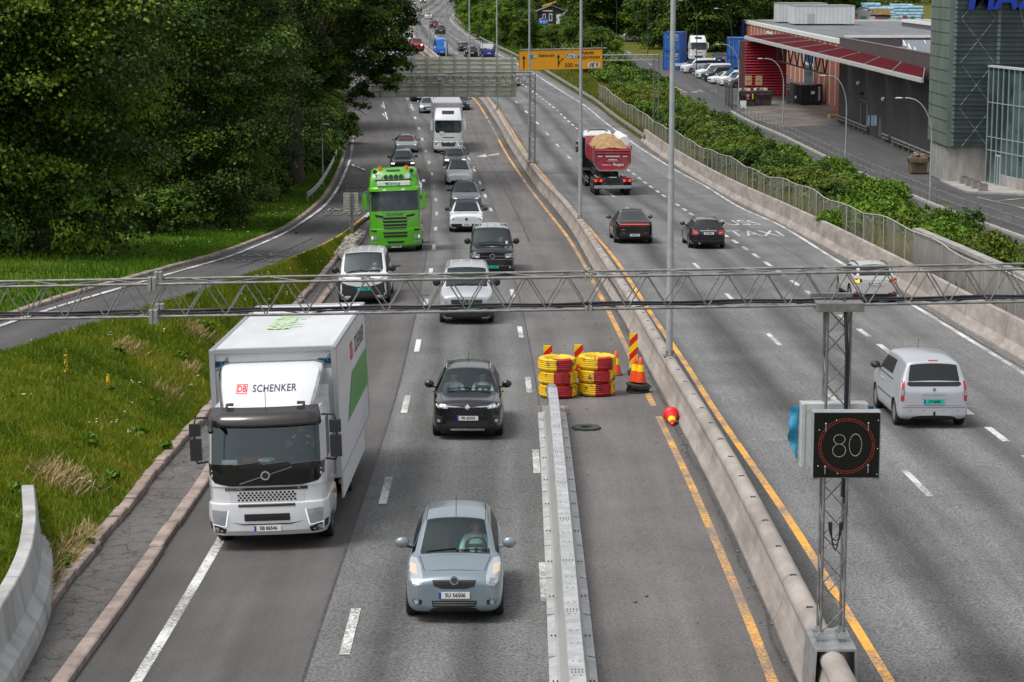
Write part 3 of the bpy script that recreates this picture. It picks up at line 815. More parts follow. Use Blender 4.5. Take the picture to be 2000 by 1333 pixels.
dots(mb,ell(-.105,.085,.08,.068,22),.006);dots(mb,ell(-.105,-.075,.092,.092,26),.006);dots(mb,ell(.125,.005,.088,.158,36),.006)
mb.build('digits',M_LEDW,root)
mb=MB()
for x,z in((-.3,.26),(.3,.27),(-.3,-.36),(.31,-.34)):mb.box((x,-.014,z),(.012,.02,.11));mb.ball((x,-.02,z+.05),.016,6)
for x,z in((-.4,-.3),(-.15,.36),(-.12,-.41),(.44,.36),(.44,-.05),(.44,-.42),(-.39,.22)):mb.ball((x,-.008,z),.011,5)
for x in(-.43,.43):mb.box((x,.02,-.49),(.09,.03,.03))
mb.build('bolt',M_STEEL,root)
cc=ptd(1627,848,33.45)
root=empty('equipment_cabinet',cc);tag(root,'pale grey sign cabinet on the far side of the mast with blue tarpaulin edges','cabinet')
mb=MB();mb.box((0,.0,0),(.97,.26,.95));mb.box((-.42,-.132,.38),(.10,.004,.05),None,1);mb.box((.36,-.132,.40),(.12,.004,.06),None,1)
for k in range(9):mb.box((-.14+k*.035,-.132,.36),(.018,.004,.07),None,2)
for s in(-1,1):mb.box((s*.455,-.136,0),(.05,.012,.93),None,0)
mb.build('housing',[mat('cabinet_pale',(.46,.48,.49),.5,.1,c2=(.54,.56,.57)),mat('tape_yellow',(.52,.44,.26),.6),M_DARK],root,bevel=.008)
M_TARP=mat('blue_tarp',(.015,.19,.34),.5,c2=(.025,.27,.44),sc=4,bump=.3,bsc=9)
for sx in(-1,1):
 mb=MB();rs=random.Random(5+sx);n=9;vs=[]
 for i in range(n+1):
  z=.40-(.78 if sx<0 else.42)*i/n
  for k in range(4):
   vs.append((sx*(.49+.035*k+rs.uniform(0,.02)+(.04*sin(pi*i/n)if k==3 else 0)-(.1*max(0,i/n-.7)*k if sx<0 else.03*i/n*k)),.10+.03*k*sin(i*1.3),z))
 mb.add(vs,[(i*4+k,i*4+k+1,i*4+k+5,i*4+k+4)for i in range(n)for k in range(3)],0,True)
 mb.build('tarpaulin',M_TARP,root).modifiers.new('t','SOLIDIFY').thickness=.006
 # ---------------------------------------------------------------- lamp posts of the median
def px_of(p):
 d=Vector(p)-Vector((0,0,CAMZ));Z=d.y*ct-d.z*st
 return CX+FPX*d.x/Z,CY-FPX*(d.y*st+d.z*ct)/Z
def med_y(px,y0,y1):
 best=min(np.arange(y0,y1,.5),key=lambda Y:abs(px_of((MED(Y)+.32,Y,zm(Y)+.86))[0]-px))
 return float(best)
def median_pole(Y,label,r0=.10,r1=.065,h=13.8):
 root=empty('lamp_post',(MED(Y)+.32,Y,zm(Y)+.84));tag(root,label,'lamp post','tall lamp posts on the median barrier')
 mb=MB();mb.cyl((0,0,0),(0,0,5.1),r0,r0*.9,14);mb.cyl((0,0,2.9),(0,0,3.02),r0*1.03,r0*.98,14);mb.cyl((0,0,5.05),(0,0,5.2),r0*1.04,r0*.88,14);mb.cyl((0,0,5.2),(0,0,h),r0*.80,r1,14)
 mb.build('pole',M_POLE,root)
 mb=MB();mb.box((0,0,.02),(.34,.34,.05))
 for k in range(4):mb.box((.11*cos(pi/4+k*pi/2),.11*sin(pi/4+k*pi/2),.10),(.012,.06,.16),RZ(pi/4+k*pi/2))
 mb.build('base_plate',M_STEELD,root)
 for s in(-1,1):
  mb=MB();mb.tube([(0,0,h-.1),(s*.6,0,h+.35),(s*1.6,0,h+.5)],.04,6);mb.box((s*1.95,0,h+.5),(.8,.28,.10));mb.build('lamp_head',M_POLE,root)
 return root
for px,a,b,lb in((1308,60,75,'nearest tall grey lamp post, standing on the median beside the fallen cone'),(1133,110,140,'tall grey lamp post on the median, crossing the right half of the yellow sign'),(1041,171.5,176,'tall grey lamp post rising behind the lattice mast of the sign gantry'),(970.5,214,250,'slim lamp post standing over the big panel beside the blue and white pickup'),(917,240,290,'slim lamp post on the median right of the blue van'),(872,280,340,'slim lamp post crossing the back of the bright blue van'),(838,330,400,'thin far lamp post on the median behind the red van'),(814,372,470,'thinnest farthest lamp post on the median at the bend')):
 median_pole(med_y(px,a,b),lb)
 # ---------------------------------------------------------------- far sign gantry seen from behind
ZP=170.6
mbase=at(1040,318,dz=.86)
root=empty('sign_gantry',mbase);tag(root,'far lattice gantry whose mast stands on the median and whose arm carries the big panel','gantry')
Lc=Vector(root.location);Ym=mbase.y
mb=MB();mast(mb,mbase,(mbase.x,Ym,zat(1042,144,Ym)),.38,.42,.045,.018);loc(mb).build('mast',M_STEELD,root)
mb=MB();truss(mb,(mbase.x,Ym-.3,zat(1042,163,Ym)),(ptd(700,163,ZP).x,Ym-.3,zat(1042,163,Ym)),Vector((0,1,0)),Vector((0,0,1)),.5,zat(1042,148,Ym)-zat(1042,163,Ym),.62,.045,.022);loc(mb).build('arm',M_STEELD,root)
mb=MB();mb.box(Vector((mbase.x,Ym,mbase.z)),(.8,.8,.14));loc(mb).build('base_plate',M_STEELD,root)
YP=Ym+.55
xl,xr=(728-1000)/FPX*ZP,(1008.5-1000)/FPX*ZP
zt_,zb_=zat(900,112,YP),zat(900,189.5,YP)
pc=Vector(((xl+xr)/2,YP,(zt_+zb_)/2));W_,H_=xr-xl,zt_-zb_
root=empty('road_sign',pc);tag(root,'huge greyish green road sign seen from its ribbed back above the left carriageway','sign')
M_PAN=mat('sign_back_alloy',(.50,.51,.43),.55,.1,c2=(.64,.65,.56),sc=.9,det=3,stretch=(1,1,3),dirt=(.36,.40,.26),dsc=.8)
mb=MB();tilt=.012
for k in range(18):
 z0=-H_/2+H_*k/18
 mb.box((0,0,z0+H_/36),(W_,.06,H_/18-.012));mb.box((0,.01,z0),(W_,.035,.03),None,1)
mb.build('boards',[M_PAN,mat('panel_shadow_joint',(.17,.175,.15),.7)],root)
mb=MB()
for k in range(9):mb.box((0,-.045,-H_/2+H_*(k+.5)/9),(W_,.035,.04))
mb.build('rib',M_PAN,root)
for px in(748,780,807,834,861,888,915,943,970,999.5):
 mb=MB();mb.box(((px-1000)/FPX*ZP-pc.x,-.10,.08),(.07,.08,H_+.2));mb.build('upright',mat('panel_upright',(.36,.37,.33),.5,.4),root)
for px in(841,849,854):
 mb=MB();mb.box(((px-1000)/FPX*ZP-pc.x,-.16,-.62 if px==849 else-.2),(.06,.06,2.0 if px==849 else 2.7));mb.build('ladder_rail',mat('panel_bracket',(.50,.51,.48),.5,.3),root)
for x,w in((861,.26),(867,.26)):
 mb=MB();mb.box(((x-1000)/FPX*ZP-pc.x,-.75,.02),(w,.2,.38));mb.build('junction_box',mat('box_grey',(.5,.5,.48),.5),root,bevel=.01)
mb=MB();mb.tube([((870-1000)/FPX*ZP-pc.x,-.8,-.15),((873-1000)/FPX*ZP-pc.x,-.8,-.42),((877-1000)/FPX*ZP-pc.x,-.8,-.2),((879-1000)/FPX*ZP-pc.x,-.8,.25),((895-1000)/FPX*ZP-pc.x,-.8,.35),((1040-1000)/FPX*ZP-pc.x,-.8,.36)],.03,5);mb.build('cable',M_BLACK,root)
# ---------------------------------------------------------------- yellow direction sign
ZS_=214.0
A_,B_=ptd(1014,138.5,ZS_),ptd(1177,136,ZS_+2.0)
topz=ptd(1014,99.5,ZS_).z
sx_=(B_-A_);sx_.z=0;SW=sx_.length;sx_.normalize();sn=Vector((sx_.y,-sx_.x,0));SH=topz-A_.z
def SP(u,v,d=.0):return A_+sx_*u+Vector((0,0,v+u*.012))+sn*d
root=empty('direction_sign',SP(SW/2,SH/2));Lc=Vector(root.location)
tag(root,'large yellow direction sign with black arrows and place names over the right carriageway','sign')
M_SY=mat('sign_yellow',(.90,.40,.012),.5);M_SK=mat('sign_black_print',(.012,.012,.012),.5);M_SW=mat('sign_white',(.75,.76,.76),.5);M_SG=mat('sign_green',(.0,.17,.10),.5)
pl=lambda u,v,d:SP(u,v,d)-Lc
def plate(mb,u0,v0,u1,v1,d0,d1,mi=0):mb.ext([pl(u0,v0,d0),pl(u1,v0,d0),pl(u1,v1,d0),pl(u0,v1,d0)],[pl(u0,v0,d1),pl(u1,v0,d1),pl(u1,v1,d1),pl(u0,v1,d1)],mi)
mb=MB();plate(mb,0,0,SW,SH,0,-.07);mb.build('panel',M_SY,root)
mb=MB()
for a in((0,0,SW,.05),(0,SH-.05,SW,SH),(0,0,.05,SH),(SW-.05,0,SW,SH)):plate(mb,*a,.006,-.02)
mb.build('border',mat('sign_border',(.42,.10,.02),.5),root)
U=lambda px:(px-1014)/163.0*SW
V=lambda py:(138.5-py-(px_slope(py)))/39.0*SH
def px_slope(py):return 0
def rrect(mb,x0,y0,x1,y1,r,d,mi,n=6):
 w,h=U(x1)-U(x0),V(y0)-V(y1);cx,cy=(U(x0)+U(x1))/2,(V(y0)+V(y1))/2;r=min(r,w/2-.001,h/2-.001);P=[]
 for sx,sy,a0 in((1,1,0),(-1,1,90),(-1,-1,180),(1,-1,270)):
  for k in range(n+1):
   a=radians(a0+90*k/n);P.append(pl(cx+sx*(w/2-r)+r*cos(a),cy+sy*(h/2-r)+r*sin(a),d))
 mb.add(P,[tuple(range(len(P)))],mi)
mb=MB()
rrect(mb,1031.5,107,1047.5,116,.06,.010,1);rrect(mb,1032,107.5,1047,115.5,.05,.014,0)
text_mb(mb,'E 18',.40,lambda u,v:pl(U(1039.5)+u,V(111.5)+v,.018),1,bold=.012);mb.build('route_number',[M_SG,M_SW],root)
mb=MB();rrect(mb,1104,106.5,1127.5,116.5,.22,.010,1);rrect(mb,1104.5,107,1127,116,.2,.014,0)
text_mb(mb,'Ring 2',.40,lambda u,v:pl(U(1115.7)+u,V(111.7)+v,.018),1,bold=.006);mb.build('ring_number',[M_SW,M_SK],root)
mb=MB();rrect(mb,1147,125,1172,135.5,.25,.010,0)
text_mb(mb,'8',.48,lambda u,v:pl(U(1166)+u,V(130.3)+v,.018),1,bold=.01)
for q in([(1150.5,134),(1154,126.5),(1156,126.5),(1153.5,134)],[(1155.5,134),(1157,126.5),(1159,126.5),(1159.8,134)],[(1158.5,129.5),(1163,126),(1160,126)]):
 mb.add([pl(U(x),V(y),.018)for x,y in q][::-1],[tuple(range(len(q)))],1)
mb.build('exit_number',[M_SW,M_SK],root)
mb=MB()
text_mb(mb,'Sentrum',.46,lambda u,v:pl(U(1051.5)+u,V(109.8)+v,.012),0,align='LEFT',bold=.008)
text_mb(mb,'Skøyen',.48,lambda u,v:pl(U(1132.5)+u,V(105.8)+v,.012),0,align='LEFT',bold=.008)
text_mb(mb,'Majorstuen',.48,lambda u,v:pl(U(1128)+u,V(114.8)+v,.012),0,align='LEFT',bold=.008)
text_mb(mb,'500 m',.56,lambda u,v:pl(U(1116)+u,V(130.5)+v,.012),0,bold=.008)
mb.build('lettering',M_SK,root)
def arrow(mb,P):mb.add([pl(U(x),V(y),.012)for x,y in P],[tuple(range(len(P)))])
mb=MB()
arrow(mb,[(1021.8,135),(1024.2,135),(1024.2,115),(1027.5,116.5),(1023,109),(1018.5,116.5),(1021.8,115)]);arrow(mb,[(1089,133),(1091.2,133),(1091.2,114),(1094.3,115.3),(1090.1,108),(1086,115.3),(1089,114)])
arrow(mb,[(1090.4,127),(1092,122.5),(1096.5,118.3),(1095.8,117),(1100.5,115.5),(1099.2,120),(1098,119.2),(1093.8,123.4),(1091.9,128)]);mb.build('arrow',M_SK,root)
mb=MB()
for k in range(9):
 u=SW*(k+.12)/8.3
 mb.tube([pl(u,SH-.1,.05),pl(u-.02,SH+.12,.35),pl(u-.10,SH+.62,.5)],.035,5)
mb.tube([pl(0,SH+.1,.3),pl(SW+.3,SH+.1,.3)],.05,6);mb.build('lamp_bracket',M_STEEL,root)
root=empty('sign_gantry',ats(1281,205));tag(root,'lattice mast and arm at the bushes carrying the yellow direction sign','gantry')
mx_=(1281-1000)/FPX*(ZS_+3);my_=B_.y+.6;Lc=Vector((mx_,my_,vergez(mx_,my_)));root.location=Lc
mb=MB();mast(mb,Lc,(mx_,my_,zat(1281,106,my_)),.5,.6,.035,.016);loc(mb).build('mast',M_STEELD,root)
mb=MB();truss(mb,(mx_+.25,my_-.2,zat(1281,117.5,my_)),(A_.x+1.5,my_-.2,zat(1281,119.5,my_)),Vector((0,1,0)),Vector((0,0,1)),.4,.5,.6,.04,.018);loc(mb).build('arm',M_STEEL,root)
# ---------------------------------------------------------------- street lamps on the side road
def street_lamp(base,hpx,reach,label,M=M_POLE,grp='street lamps along the side road',r=.06):
 root=empty('street_lamp',base);tag(root,label,'street lamp',grp)
 h=zat(0,hpx,base.y)-base.z
 mb=MB();mb.cyl((0,0,0),(0,0,1.4),r*1.35,r*1.35,10);pts=[(0,0,1.4),(0,0,h*.62)]
 for k in range(1,7):
  a=k/6*pi/2;pts.append((-reach*.8*(1-cos(a)),0,h*.62+(h*.38)*sin(a)))
 pts.append((-reach*.92,0,h))
 mb.tube(pts,[r,r*.95]+[r*.7]*7,8);mb.build('pole',M,root)
 mb=MB();mb.ball((-reach*1.12,0,h),.3,8,0,(1.0,.42,.22));mb.build('lamp_head',mat('lamp_head_grey',(.45,.47,.48),.4),root)
for bx,by,ty,rc,lb in((1816,396,192,2.1,'curved street lamp closest to the green clad tower'),(1651,322,148,1.8,'curved street lamp in front of the dark wall near its door'),(1529,249,115,2.2,'curved street lamp in front of the black waste container'),(1442,213,87,2.2,'curved street lamp beside the open dustbins and the red shutter wall')):
 street_lamp(ats(bx,by),ty,rc,lb)
M_GREENP=mat('lamp_pole_green',(.02,.06,.05),.5)
for bx,by,ty,rc,lb in((1360,152,1,1.9,'dark green street lamp beside the white parked van'),(1428,165,17,1.8,'dark green street lamp with a round blue sign'),(1313,128,-28,1.5,'dark green lamp post in front of the stacked blue containers'),(1204,92,-30,1.5,'thin dark lamp post among the trees left of the containers'),(1265,112,-22,1.5,'thin dark lamp post just left of the stacked blue containers'),(1079.5,58,-35,1.2,'thin dark lamp post beside the black wooden house'),(1052,42,-45,1.2,'thin dark lamp post beside the small blue car')):
 street_lamp(ats(bx,by),ty,rc,lb,M_GREENP,'dark green lamp posts of the side road',.055)
p=lawn_pt(168,6.0);p=Vector(((514-1000)/FPX*165,165,lawn_pt(165,7.)[2]))
street_lamp(p,84,-.5,'slim grey street lamp half hidden in the leaves left of the large trunk',M_POLE,'lamps in the left trees',.05)
p=Vector(((630-1000)/FPX*155,155,lawn_pt(155,1.2)[2]));street_lamp(p,243,-.2,'short thin grey pole standing by the guard rail under the large tree',M_POLE,'lamps in the left trees',.035)
def post_sign(base,hz,label,disc,cols,r=.3,cat='sign',double=False):
 root=empty('road_sign',base);tag(root,label,cat)
 mb=MB()
 for dx in((-.18,.18)if double else(0,)):mb.cyl((dx,0,0),(dx,0,hz),.05 if double else.035,n=8)
 mb.build('post',M_STEELD,root)
 if disc:
  mb=MB();mb.cyl((0,-.07,hz-r),(0,-.05,hz-r),r,n=20,mi=0)
  if len(cols)>1:mb.cyl((0,-.085,hz-r),(0,-.071,hz-r),r*.78,n=20,mi=1)
  mb.build('disc',cols,root)
 return root
M_SB2=mat('sign_blue',(.01,.10,.55),.5);M_SR=mat('sign_red',(.75,.03,.02),.5)
q=Vector(at(904,46,lambda X,Y:vergez(X,Y)));post_sign(q,zat(0,-7,q.y)-q.z,'round red sign on twin steel posts by the far bend',True,[M_SR,M_SK],.62,double=True)
q=Vector(at(959,60,lambda X,Y:vergez(X,Y)));post_sign(q,zat(0,38,q.y)-q.z,'round violet blue sign in front of the far green trees',True,[mat('sign_violet',(.06,.03,.4),.5)],.38)
q=ats(1309,152);post_sign(q,zat(0,130,q.y)-q.z,'round red and blue no stopping sign half hidden by the near lamp post',True,[M_SR,M_SB2],.33)
q=ats(1427.5,168)+Vector((0,-.6,0));post_sign(q,zat(0,132.5,q.y)-q.z,'round bright blue sign fixed on the green lamp post',True,[mat('sign_blue_bright',(.01,.22,.75),.5)],.30)
q=ats(1403,200);post_sign(q,zat(0,156,q.y)-q.z,'small round white sign on a thin post in front of the parked cars',True,[M_SK,M_SW],.2)
q=ats(1451,219);root=post_sign(q,1.1,'white square notice board at the start of the railing',False,None)
mb=MB();mb.box((0,-.05,.85),(.72,.03,.85));mb.build('board',M_SW,root)
q=Vector(at(686,464));root=empty('road_sign',q);tag(root,'grey sign board seen from behind on a post at the stone island','sign')
hz=zat(0,377,q.y)-q.z;hb=zat(0,416,q.y)-q.z;wq=27.5/FPX*q.y*1.02
mb=MB();mb.cyl((0,-.06,0),(0,-.06,hz),.06,n=8);mb.cyl((.09,-.06,0),(.09,-.06,hz),.04,n=8);mb.build('post',M_STEELD,root)
mb=MB();mb.box((0,0,(hz+hb)/2),(wq,.03,hz-hb))
for k in range(7):mb.box((0,-.025,hb+(hz-hb)*(k+.5)/7),(wq*.97,.02,.025),None,1)
for s in(-1,1):mb.box((s*wq*.485,-.02,(hz+hb)/2),(.03,.03,hz-hb),None,0)
mb.build('board',[M_PAN,mat('panel_shadow_joint',(.17,.175,.15))],root)
# ---------------------------------------------------------------- buildings on the right
def wallbox(mb,x0,y0,x1,y1,z0,z1,mi=0):mb.box(((x0+x1)/2,(y0+y1)/2,(z0+z1)/2),(abs(x1-x0),abs(y1-y0),abs(z1-z0)),None,mi)
M_ROOF=mat('roof_felt',(.13,.14,.155),.8,c2=(.19,.20,.215),sc=.25,det=6,dirt=(.10,.10,.105),dsc=.4)
M_ROOFG=mat('roof_pale',(.23,.25,.28),.7,c2=(.30,.325,.35),sc=.2,det=5)
M_COPE=mat('white_coping',(.60,.60,.58),.6,c2=(.68,.68,.66),sc=2)
# --- dark hall
P0=atz(1637,238);P1=Vector((P0 .x+.75,176,0))
TOPD=zat(1641,74,P0 .y)
root=empty('workshop_hall',(P0 .x,P0 .y,0));tag(root,'long windowless dark grey hall with a flat roof behind the red canopy','building')
Lc=Vector(root.location)
M_HALL=mat('dark_render',(.036,.034,.036),.85,c2=(.052,.050,.051),sc=.5,det=7,stretch=(1,1,.25))
M_HALLT=mat('brown_cladding',(.062,.046,.05),.6,c2=(.078,.058,.062),sc=.7)
def prism_xy(mb,pts,z0,z1,mi=0):mb.ext([Vector((x,y,z0))for x,y in pts][::-1],[Vector((x,y,z1))for x,y in pts][::-1],mi)
ZC=TOPD-2.2
mb=MB();prism_xy(mb,[(P0 .x,P0 .y),(P1 .x,P1 .y),(72,P1 .y),(72,P0 .y)],-.5,ZC);loc(mb).build('wall',M_HALL,root)
mb=MB()
for a,b in(((P0 .x-.06,P0 .y),(P1 .x-.06,P1 .y)),):prism_xy(mb,[a,b,(b[0]+.5,b[1]),(a[0]+.5,a[1])],ZC+.003,TOPD)
wallbox(mb,P0 .x+.45,P0 .y-.35,56,P0 .y,ZC+.003,TOPD);loc(mb).build('parapet',M_HALLT,root)
mb=MB();prism_xy(mb,[(P0 .x-.09,P0 .y+.05),(P1 .x-.09,P1 .y),(P1 .x+.5,P1 .y),(P0 .x+.5,P0 .y+.05)],TOPD+.002,TOPD+.06);loc(mb).build('coping',mat('brown_coping',(.11,.09,.09),.6),root)
mb=MB();wallbox(mb,P0 .x+.5,P0 .y-.4,56.1,P0 .y+.06,TOPD+.004,TOPD+.28);loc(mb).build('coping',M_COPE,root)
mb=MB();prism_xy(mb,[(P0 .x+.44,P0 .y-.36),(P1 .x+.44,P1 .y),(72,P1 .y),(72,P0 .y-.36)],TOPD-1.2,TOPD-.95);loc(mb).build('roof',M_ROOFG,root)
mb=MB();mb.ball((48.5,P0 .y-4,TOPD-.95),1.5,10,0,(1,1,.35));loc(mb).build('skylight',M_COPE,root)
def wallpt(px,py,dx=0):
 r=ray(px,py);t=(P0 .x-dx+(P1 .x-P0 .x)*0)/r.x
 for _ in range(4):
  Y=r.y*t;X=P0 .x+(P1 .x-P0 .x)*(P0 .y-Y)/(P0 .y-P1 .y)-dx;t=X/r.x
 return Vector((r.x*t,r.y*t,CAMZ+r.z*t))
def wallplate(px0,py0,px1,py1,name,m,d=.05,parent=root,extra=0):
 a,b=wallpt(px0,py0),wallpt(px1,py1)
 z1=max(a.z,b.z);z0=min(a.z,b.z);xo=min(a.x,b.x)
 mb=MB();mb.box((xo-d/2+.012,(a.y+b.y)/2,(z0+z1)/2),(d,abs(a.y-b.y),z1-z0));return loc(mb).build(name,m,parent)
dd=wallplate(1683,204,1694,253,'door',mat('door_black',(.012,.012,.012),.6),.10)
a,b=wallpt(1683,203),wallpt(1694,256)
mb=MB();wallbox(mb,a.x-.10,a.y+.12,a.x+.02,a.y-.06,.0,a.z+.1);wallbox(mb,a.x-.10,b.y-.12,a.x+.02,b.y+.03,.0,a.z+.1);loc(mb).build('door_frame',mat('door_frame_grey',(.25,.25,.25),.6),root)
wallplate(1682,196,1694,199.5,'name_plate',M_STEEL,.04)
for x0,x1,c,n_ in((1695,1698,(.35,.45,.55),'poster'),(1702,1707,(.18,.42,.70),'poster'),(1708.5,1712,(.50,.52,.55),'poster')):
 wallplate(x0,225,x1,247,n_,mat('poster_%d'%x0,c,.5,c2=tuple(v*.7 for v in c),sc=3),.03)
wallplate(1717,231,1721,268,'hatch',mat('hatch_grey',(.12,.12,.12),.7),.04)
for px,py in((1680,163),(1729,194)):
 p=wallpt(px,py);mb=MB();mb.ball((p.x-.2,p.y,p.z),.22,6);loc(mb).build('wall_lamp',M_SW,root)
mb=MB();p=wallpt(1686,183);mb.box((p.x-.2,p.y,p.z),(.4,.5,.25));loc(mb).build('camera_box',M_BLACK,root)
mb=MB()
for ya,yb in((P0 .y-1,226),(217,213.5),(212,P1 .y+3)):
 xa=P0 .x+(P1 .x-P0 .x)*(P0 .y-ya)/(P0 .y-P1 .y);xb=P0 .x+(P1 .x-P0 .x)*(P0 .y-yb)/(P0 .y-P1 .y)
 mb.tube([(xa-.3,ya,.75),(xb-.3,yb,.75)],.10,6);mb.tube([(xa-.3,ya,.45),(xb-.3,yb,.45)],.06,6)
 y=ya-.5
 while y>yb:mb.cyl((xa-.3,y,0),(xa-.3,y,.75),.05,n=6);y-=3
loc(mb).build('bumper_rail',M_STEELD,root)
for i,(px,py)in enumerate(((1762,88),(1772,95),(1784,103))):
 q=atz(px+2,py+5,TOPD-.95);c=empty('solar_panel',(q.x+5.6,q.y,TOPD-.95))
 tag(c,['white backed solar panel row on the hall roof, farthest of three','white backed solar panel row on the hall roof, middle of three','white backed solar panel row on the hall roof, nearest of three'][i],'solar panel','solar panels on the hall roof')
 mb=MB();mb.ext([Vector((-5.5,-1,.15)),Vector((-5.5,1,.15)),Vector((-5.5,1,.75))],[Vector((6,-1,.15)),Vector((6,1,.15)),Vector((6,1,.75))]);mb.build('stand',M_COPE,c)
 mb=MB()
 for k in range(5):mb.add([(-5.4+k*2.25,-.98,.165),(-3.25+k*2.25,-.98,.165),(-3.25+k*2.25,.96,.75),(-5.4+k*2.25,.96,.75)],[(0,1,2,3)])
 mb.build('cell',mat('solar_cell',(.16,.18,.21),.2,spec=.8),c)
 # --- brick building with roof plant
BX=36.6
root=empty('brick_building',(BX,300,0));tag(root,'flat roofed red brick building with pale vertical strips behind the red shutter wall','building');Lc=Vector(root.location)
YB0,YB1=250.0,BX*FPX/447.
TB=8.55
M_BR=mat('brick',(.30,.095,.06),.85,c2=(.38,.13,.085),sc=1.2,det=6,dirt=(.26,.11,.085),dsc=.8)
mb=MB();wallbox(mb,BX,YB0,75,YB1,-.5,TB-.5);loc(mb).build('wall',M_BR,root)
mb=MB();wallbox(mb,BX-.14,YB0-.1,BX+.3,YB1+.15,TB-.5,TB);wallbox(mb,BX+.3,YB1-.3,75,YB1+.15,TB-.5,TB);wallbox(mb,BX+.3,YB0-.1,75,YB0+.3,TB-.5,TB);loc(mb).build('roof_edge',M_COPE,root)
mb=MB();wallbox(mb,BX+.31,YB0+.31,74.9,YB1-.31,TB-.6,TB-.25);loc(mb).build('roof',M_ROOF,root)
for k in range(22):
 y=YB0+4+k*4.6
 if y>YB1-1:break
 mb=MB();wallbox(mb,BX-.05,y,BX+.02,y+.55,1.0,TB-.503);loc(mb).build('wall_strip',mat('pale_strip',(.55,.45,.38),.7),root)
for y0,y1 in((277,287),(322,330)):
 mb=MB();wallbox(mb,BX-.09,y0,BX+.02,y1,1.8,7.6);f=loc(mb).build('window',mat('window_frame_white',(.62,.65,.66),.5),root)
 mb=MB();wallbox(mb,BX-.11,y0+.8,BX-.06,y1-.8,2.2,4.6);loc(mb).build('pane',mat('dark_pane',(.03,.05,.06),.08,spec=.8),f)
 mb=MB();wallbox(mb,BX-.11,y0+.8,BX-.06,y1-.8,5.0,7.3);loc(mb).build('blind',mat('blue_blind',(.02,.06,.16),.5),f)
mb=MB();wallbox(mb,BX-.55,YB1-4.2,BX-.16,YB1-.3,TB-4.6,TB-.3);sgn=loc(mb).build('wall_sign',mat('wall_sign_blue',(.01,.04,.30),.5),root)
mb=MB();text_mb(mb,'A',2.2,lambda u,v:Vector((BX-.56,YB1-2.3+u*-1,TB-1.6+v))-Lc);mb.box(Vector((BX-.56,YB1-2.3,TB-3.7))-Lc,(.02,1.6,.5))
mb.build('lettering',M_SW,sgn)
M_PLANT=mat('plant_room_white',(.56,.58,.58),.5,c2=(.62,.64,.64),sc=.5)
for px0,px1,Zb,yt,yb,dp,lb in((1553,1669,331,12,48.5,9,'large white panelled plant room on the brick roof'),(1523,1615,345,7.5,41,8,'smaller white plant room behind the large one on the brick roof')):
 a,b=ptd(px0,yb,Zb),ptd(px1,yb,Zb);zt=ptd(px0,yt,Zb).z;zbm=TB-.25
 c=empty('plant_room',(a.x,a.y,zbm));tag(c,lb,'plant room','roof plant rooms');Lc=Vector(c.location)
 mb=MB();wallbox(mb,a.x,a.y,b.x,a.y+dp,zbm+.25,zt);loc(mb).build('housing',M_PLANT,c)
 mb=MB();n=14
 for k in range(n+1):wallbox(mb,a.x+(b.x-a.x)*k/n-.02,a.y-.02,a.x+(b.x-a.x)*k/n+.02,a.y+.01,zbm+.25,zt)
 for k in range(9):wallbox(mb,a.x-.02,a.y+dp*k/9,a.x+.01,a.y+dp*k/9+.04,zbm+.25,zt)
 loc(mb).build('panel_seam',mat('seam_grey',(.36,.37,.37),.6),c)
 mb=MB();wallbox(mb,a.x-.05,a.y-.05,b.x+.05,a.y+dp+.05,zt,zt+.09);loc(mb).build('roof',mat('plant_roof',(.25,.27,.27),.6),c)
 mb=MB();x=a.x+(b.x-a.x)*.2;wallbox(mb,x,a.y-.05,x+1.1,a.y+.01,zbm+.3,zbm+1.7);loc(mb).build('door',mat('plant_door',(.40,.41,.41),.5),c)
 mb=MB()
 for k in range(6):wallbox(mb,a.x+.2+(b.x-a.x-.5)*k/5,a.y+.2,a.x+.32+(b.x-a.x-.5)*k/5,a.y+.4,zbm,zbm+.25)
 loc(mb).build('foot',M_DARK,c)
root=empty('low_annex',(37.4,262,0));tag(root,'low grey annex roof between the brick building and the dark hall','building');Lc=Vector(root.location)
mb=MB();wallbox(mb,37.2,246.0,78,249.8,-.5,7.5);loc(mb).build('wall',mat('annex_grey',(.09,.09,.095),.8),root)
mb=MB();wallbox(mb,37.1,245.9,78,249.85,7.503,7.62);loc(mb).build('roof',M_ROOFG,root)
root=empty('rear_hall',(52,262,0));tag(root,'farther flat grey roof with a white edge beyond the dark hall','building');Lc=Vector(root.location)
mb=MB();wallbox(mb,56,252,100,330,-.5,8.9);loc(mb).build('wall',mat('rear_wall',(.08,.085,.10),.7),root)
mb=MB();wallbox(mb,55.9,251.9,100,252.3,8.903,9.3);wallbox(mb,55.9,329.6,100,330.1,8.903,9.3);wallbox(mb,55.9,252.4,56.3,329.5,8.903,9.3);loc(mb).build('roof_edge',M_COPE,root)
mb=MB();wallbox(mb,56.4,252.4,99.9,329.5,8.904,9.0);loc(mb).build('roof',M_ROOFG,root)
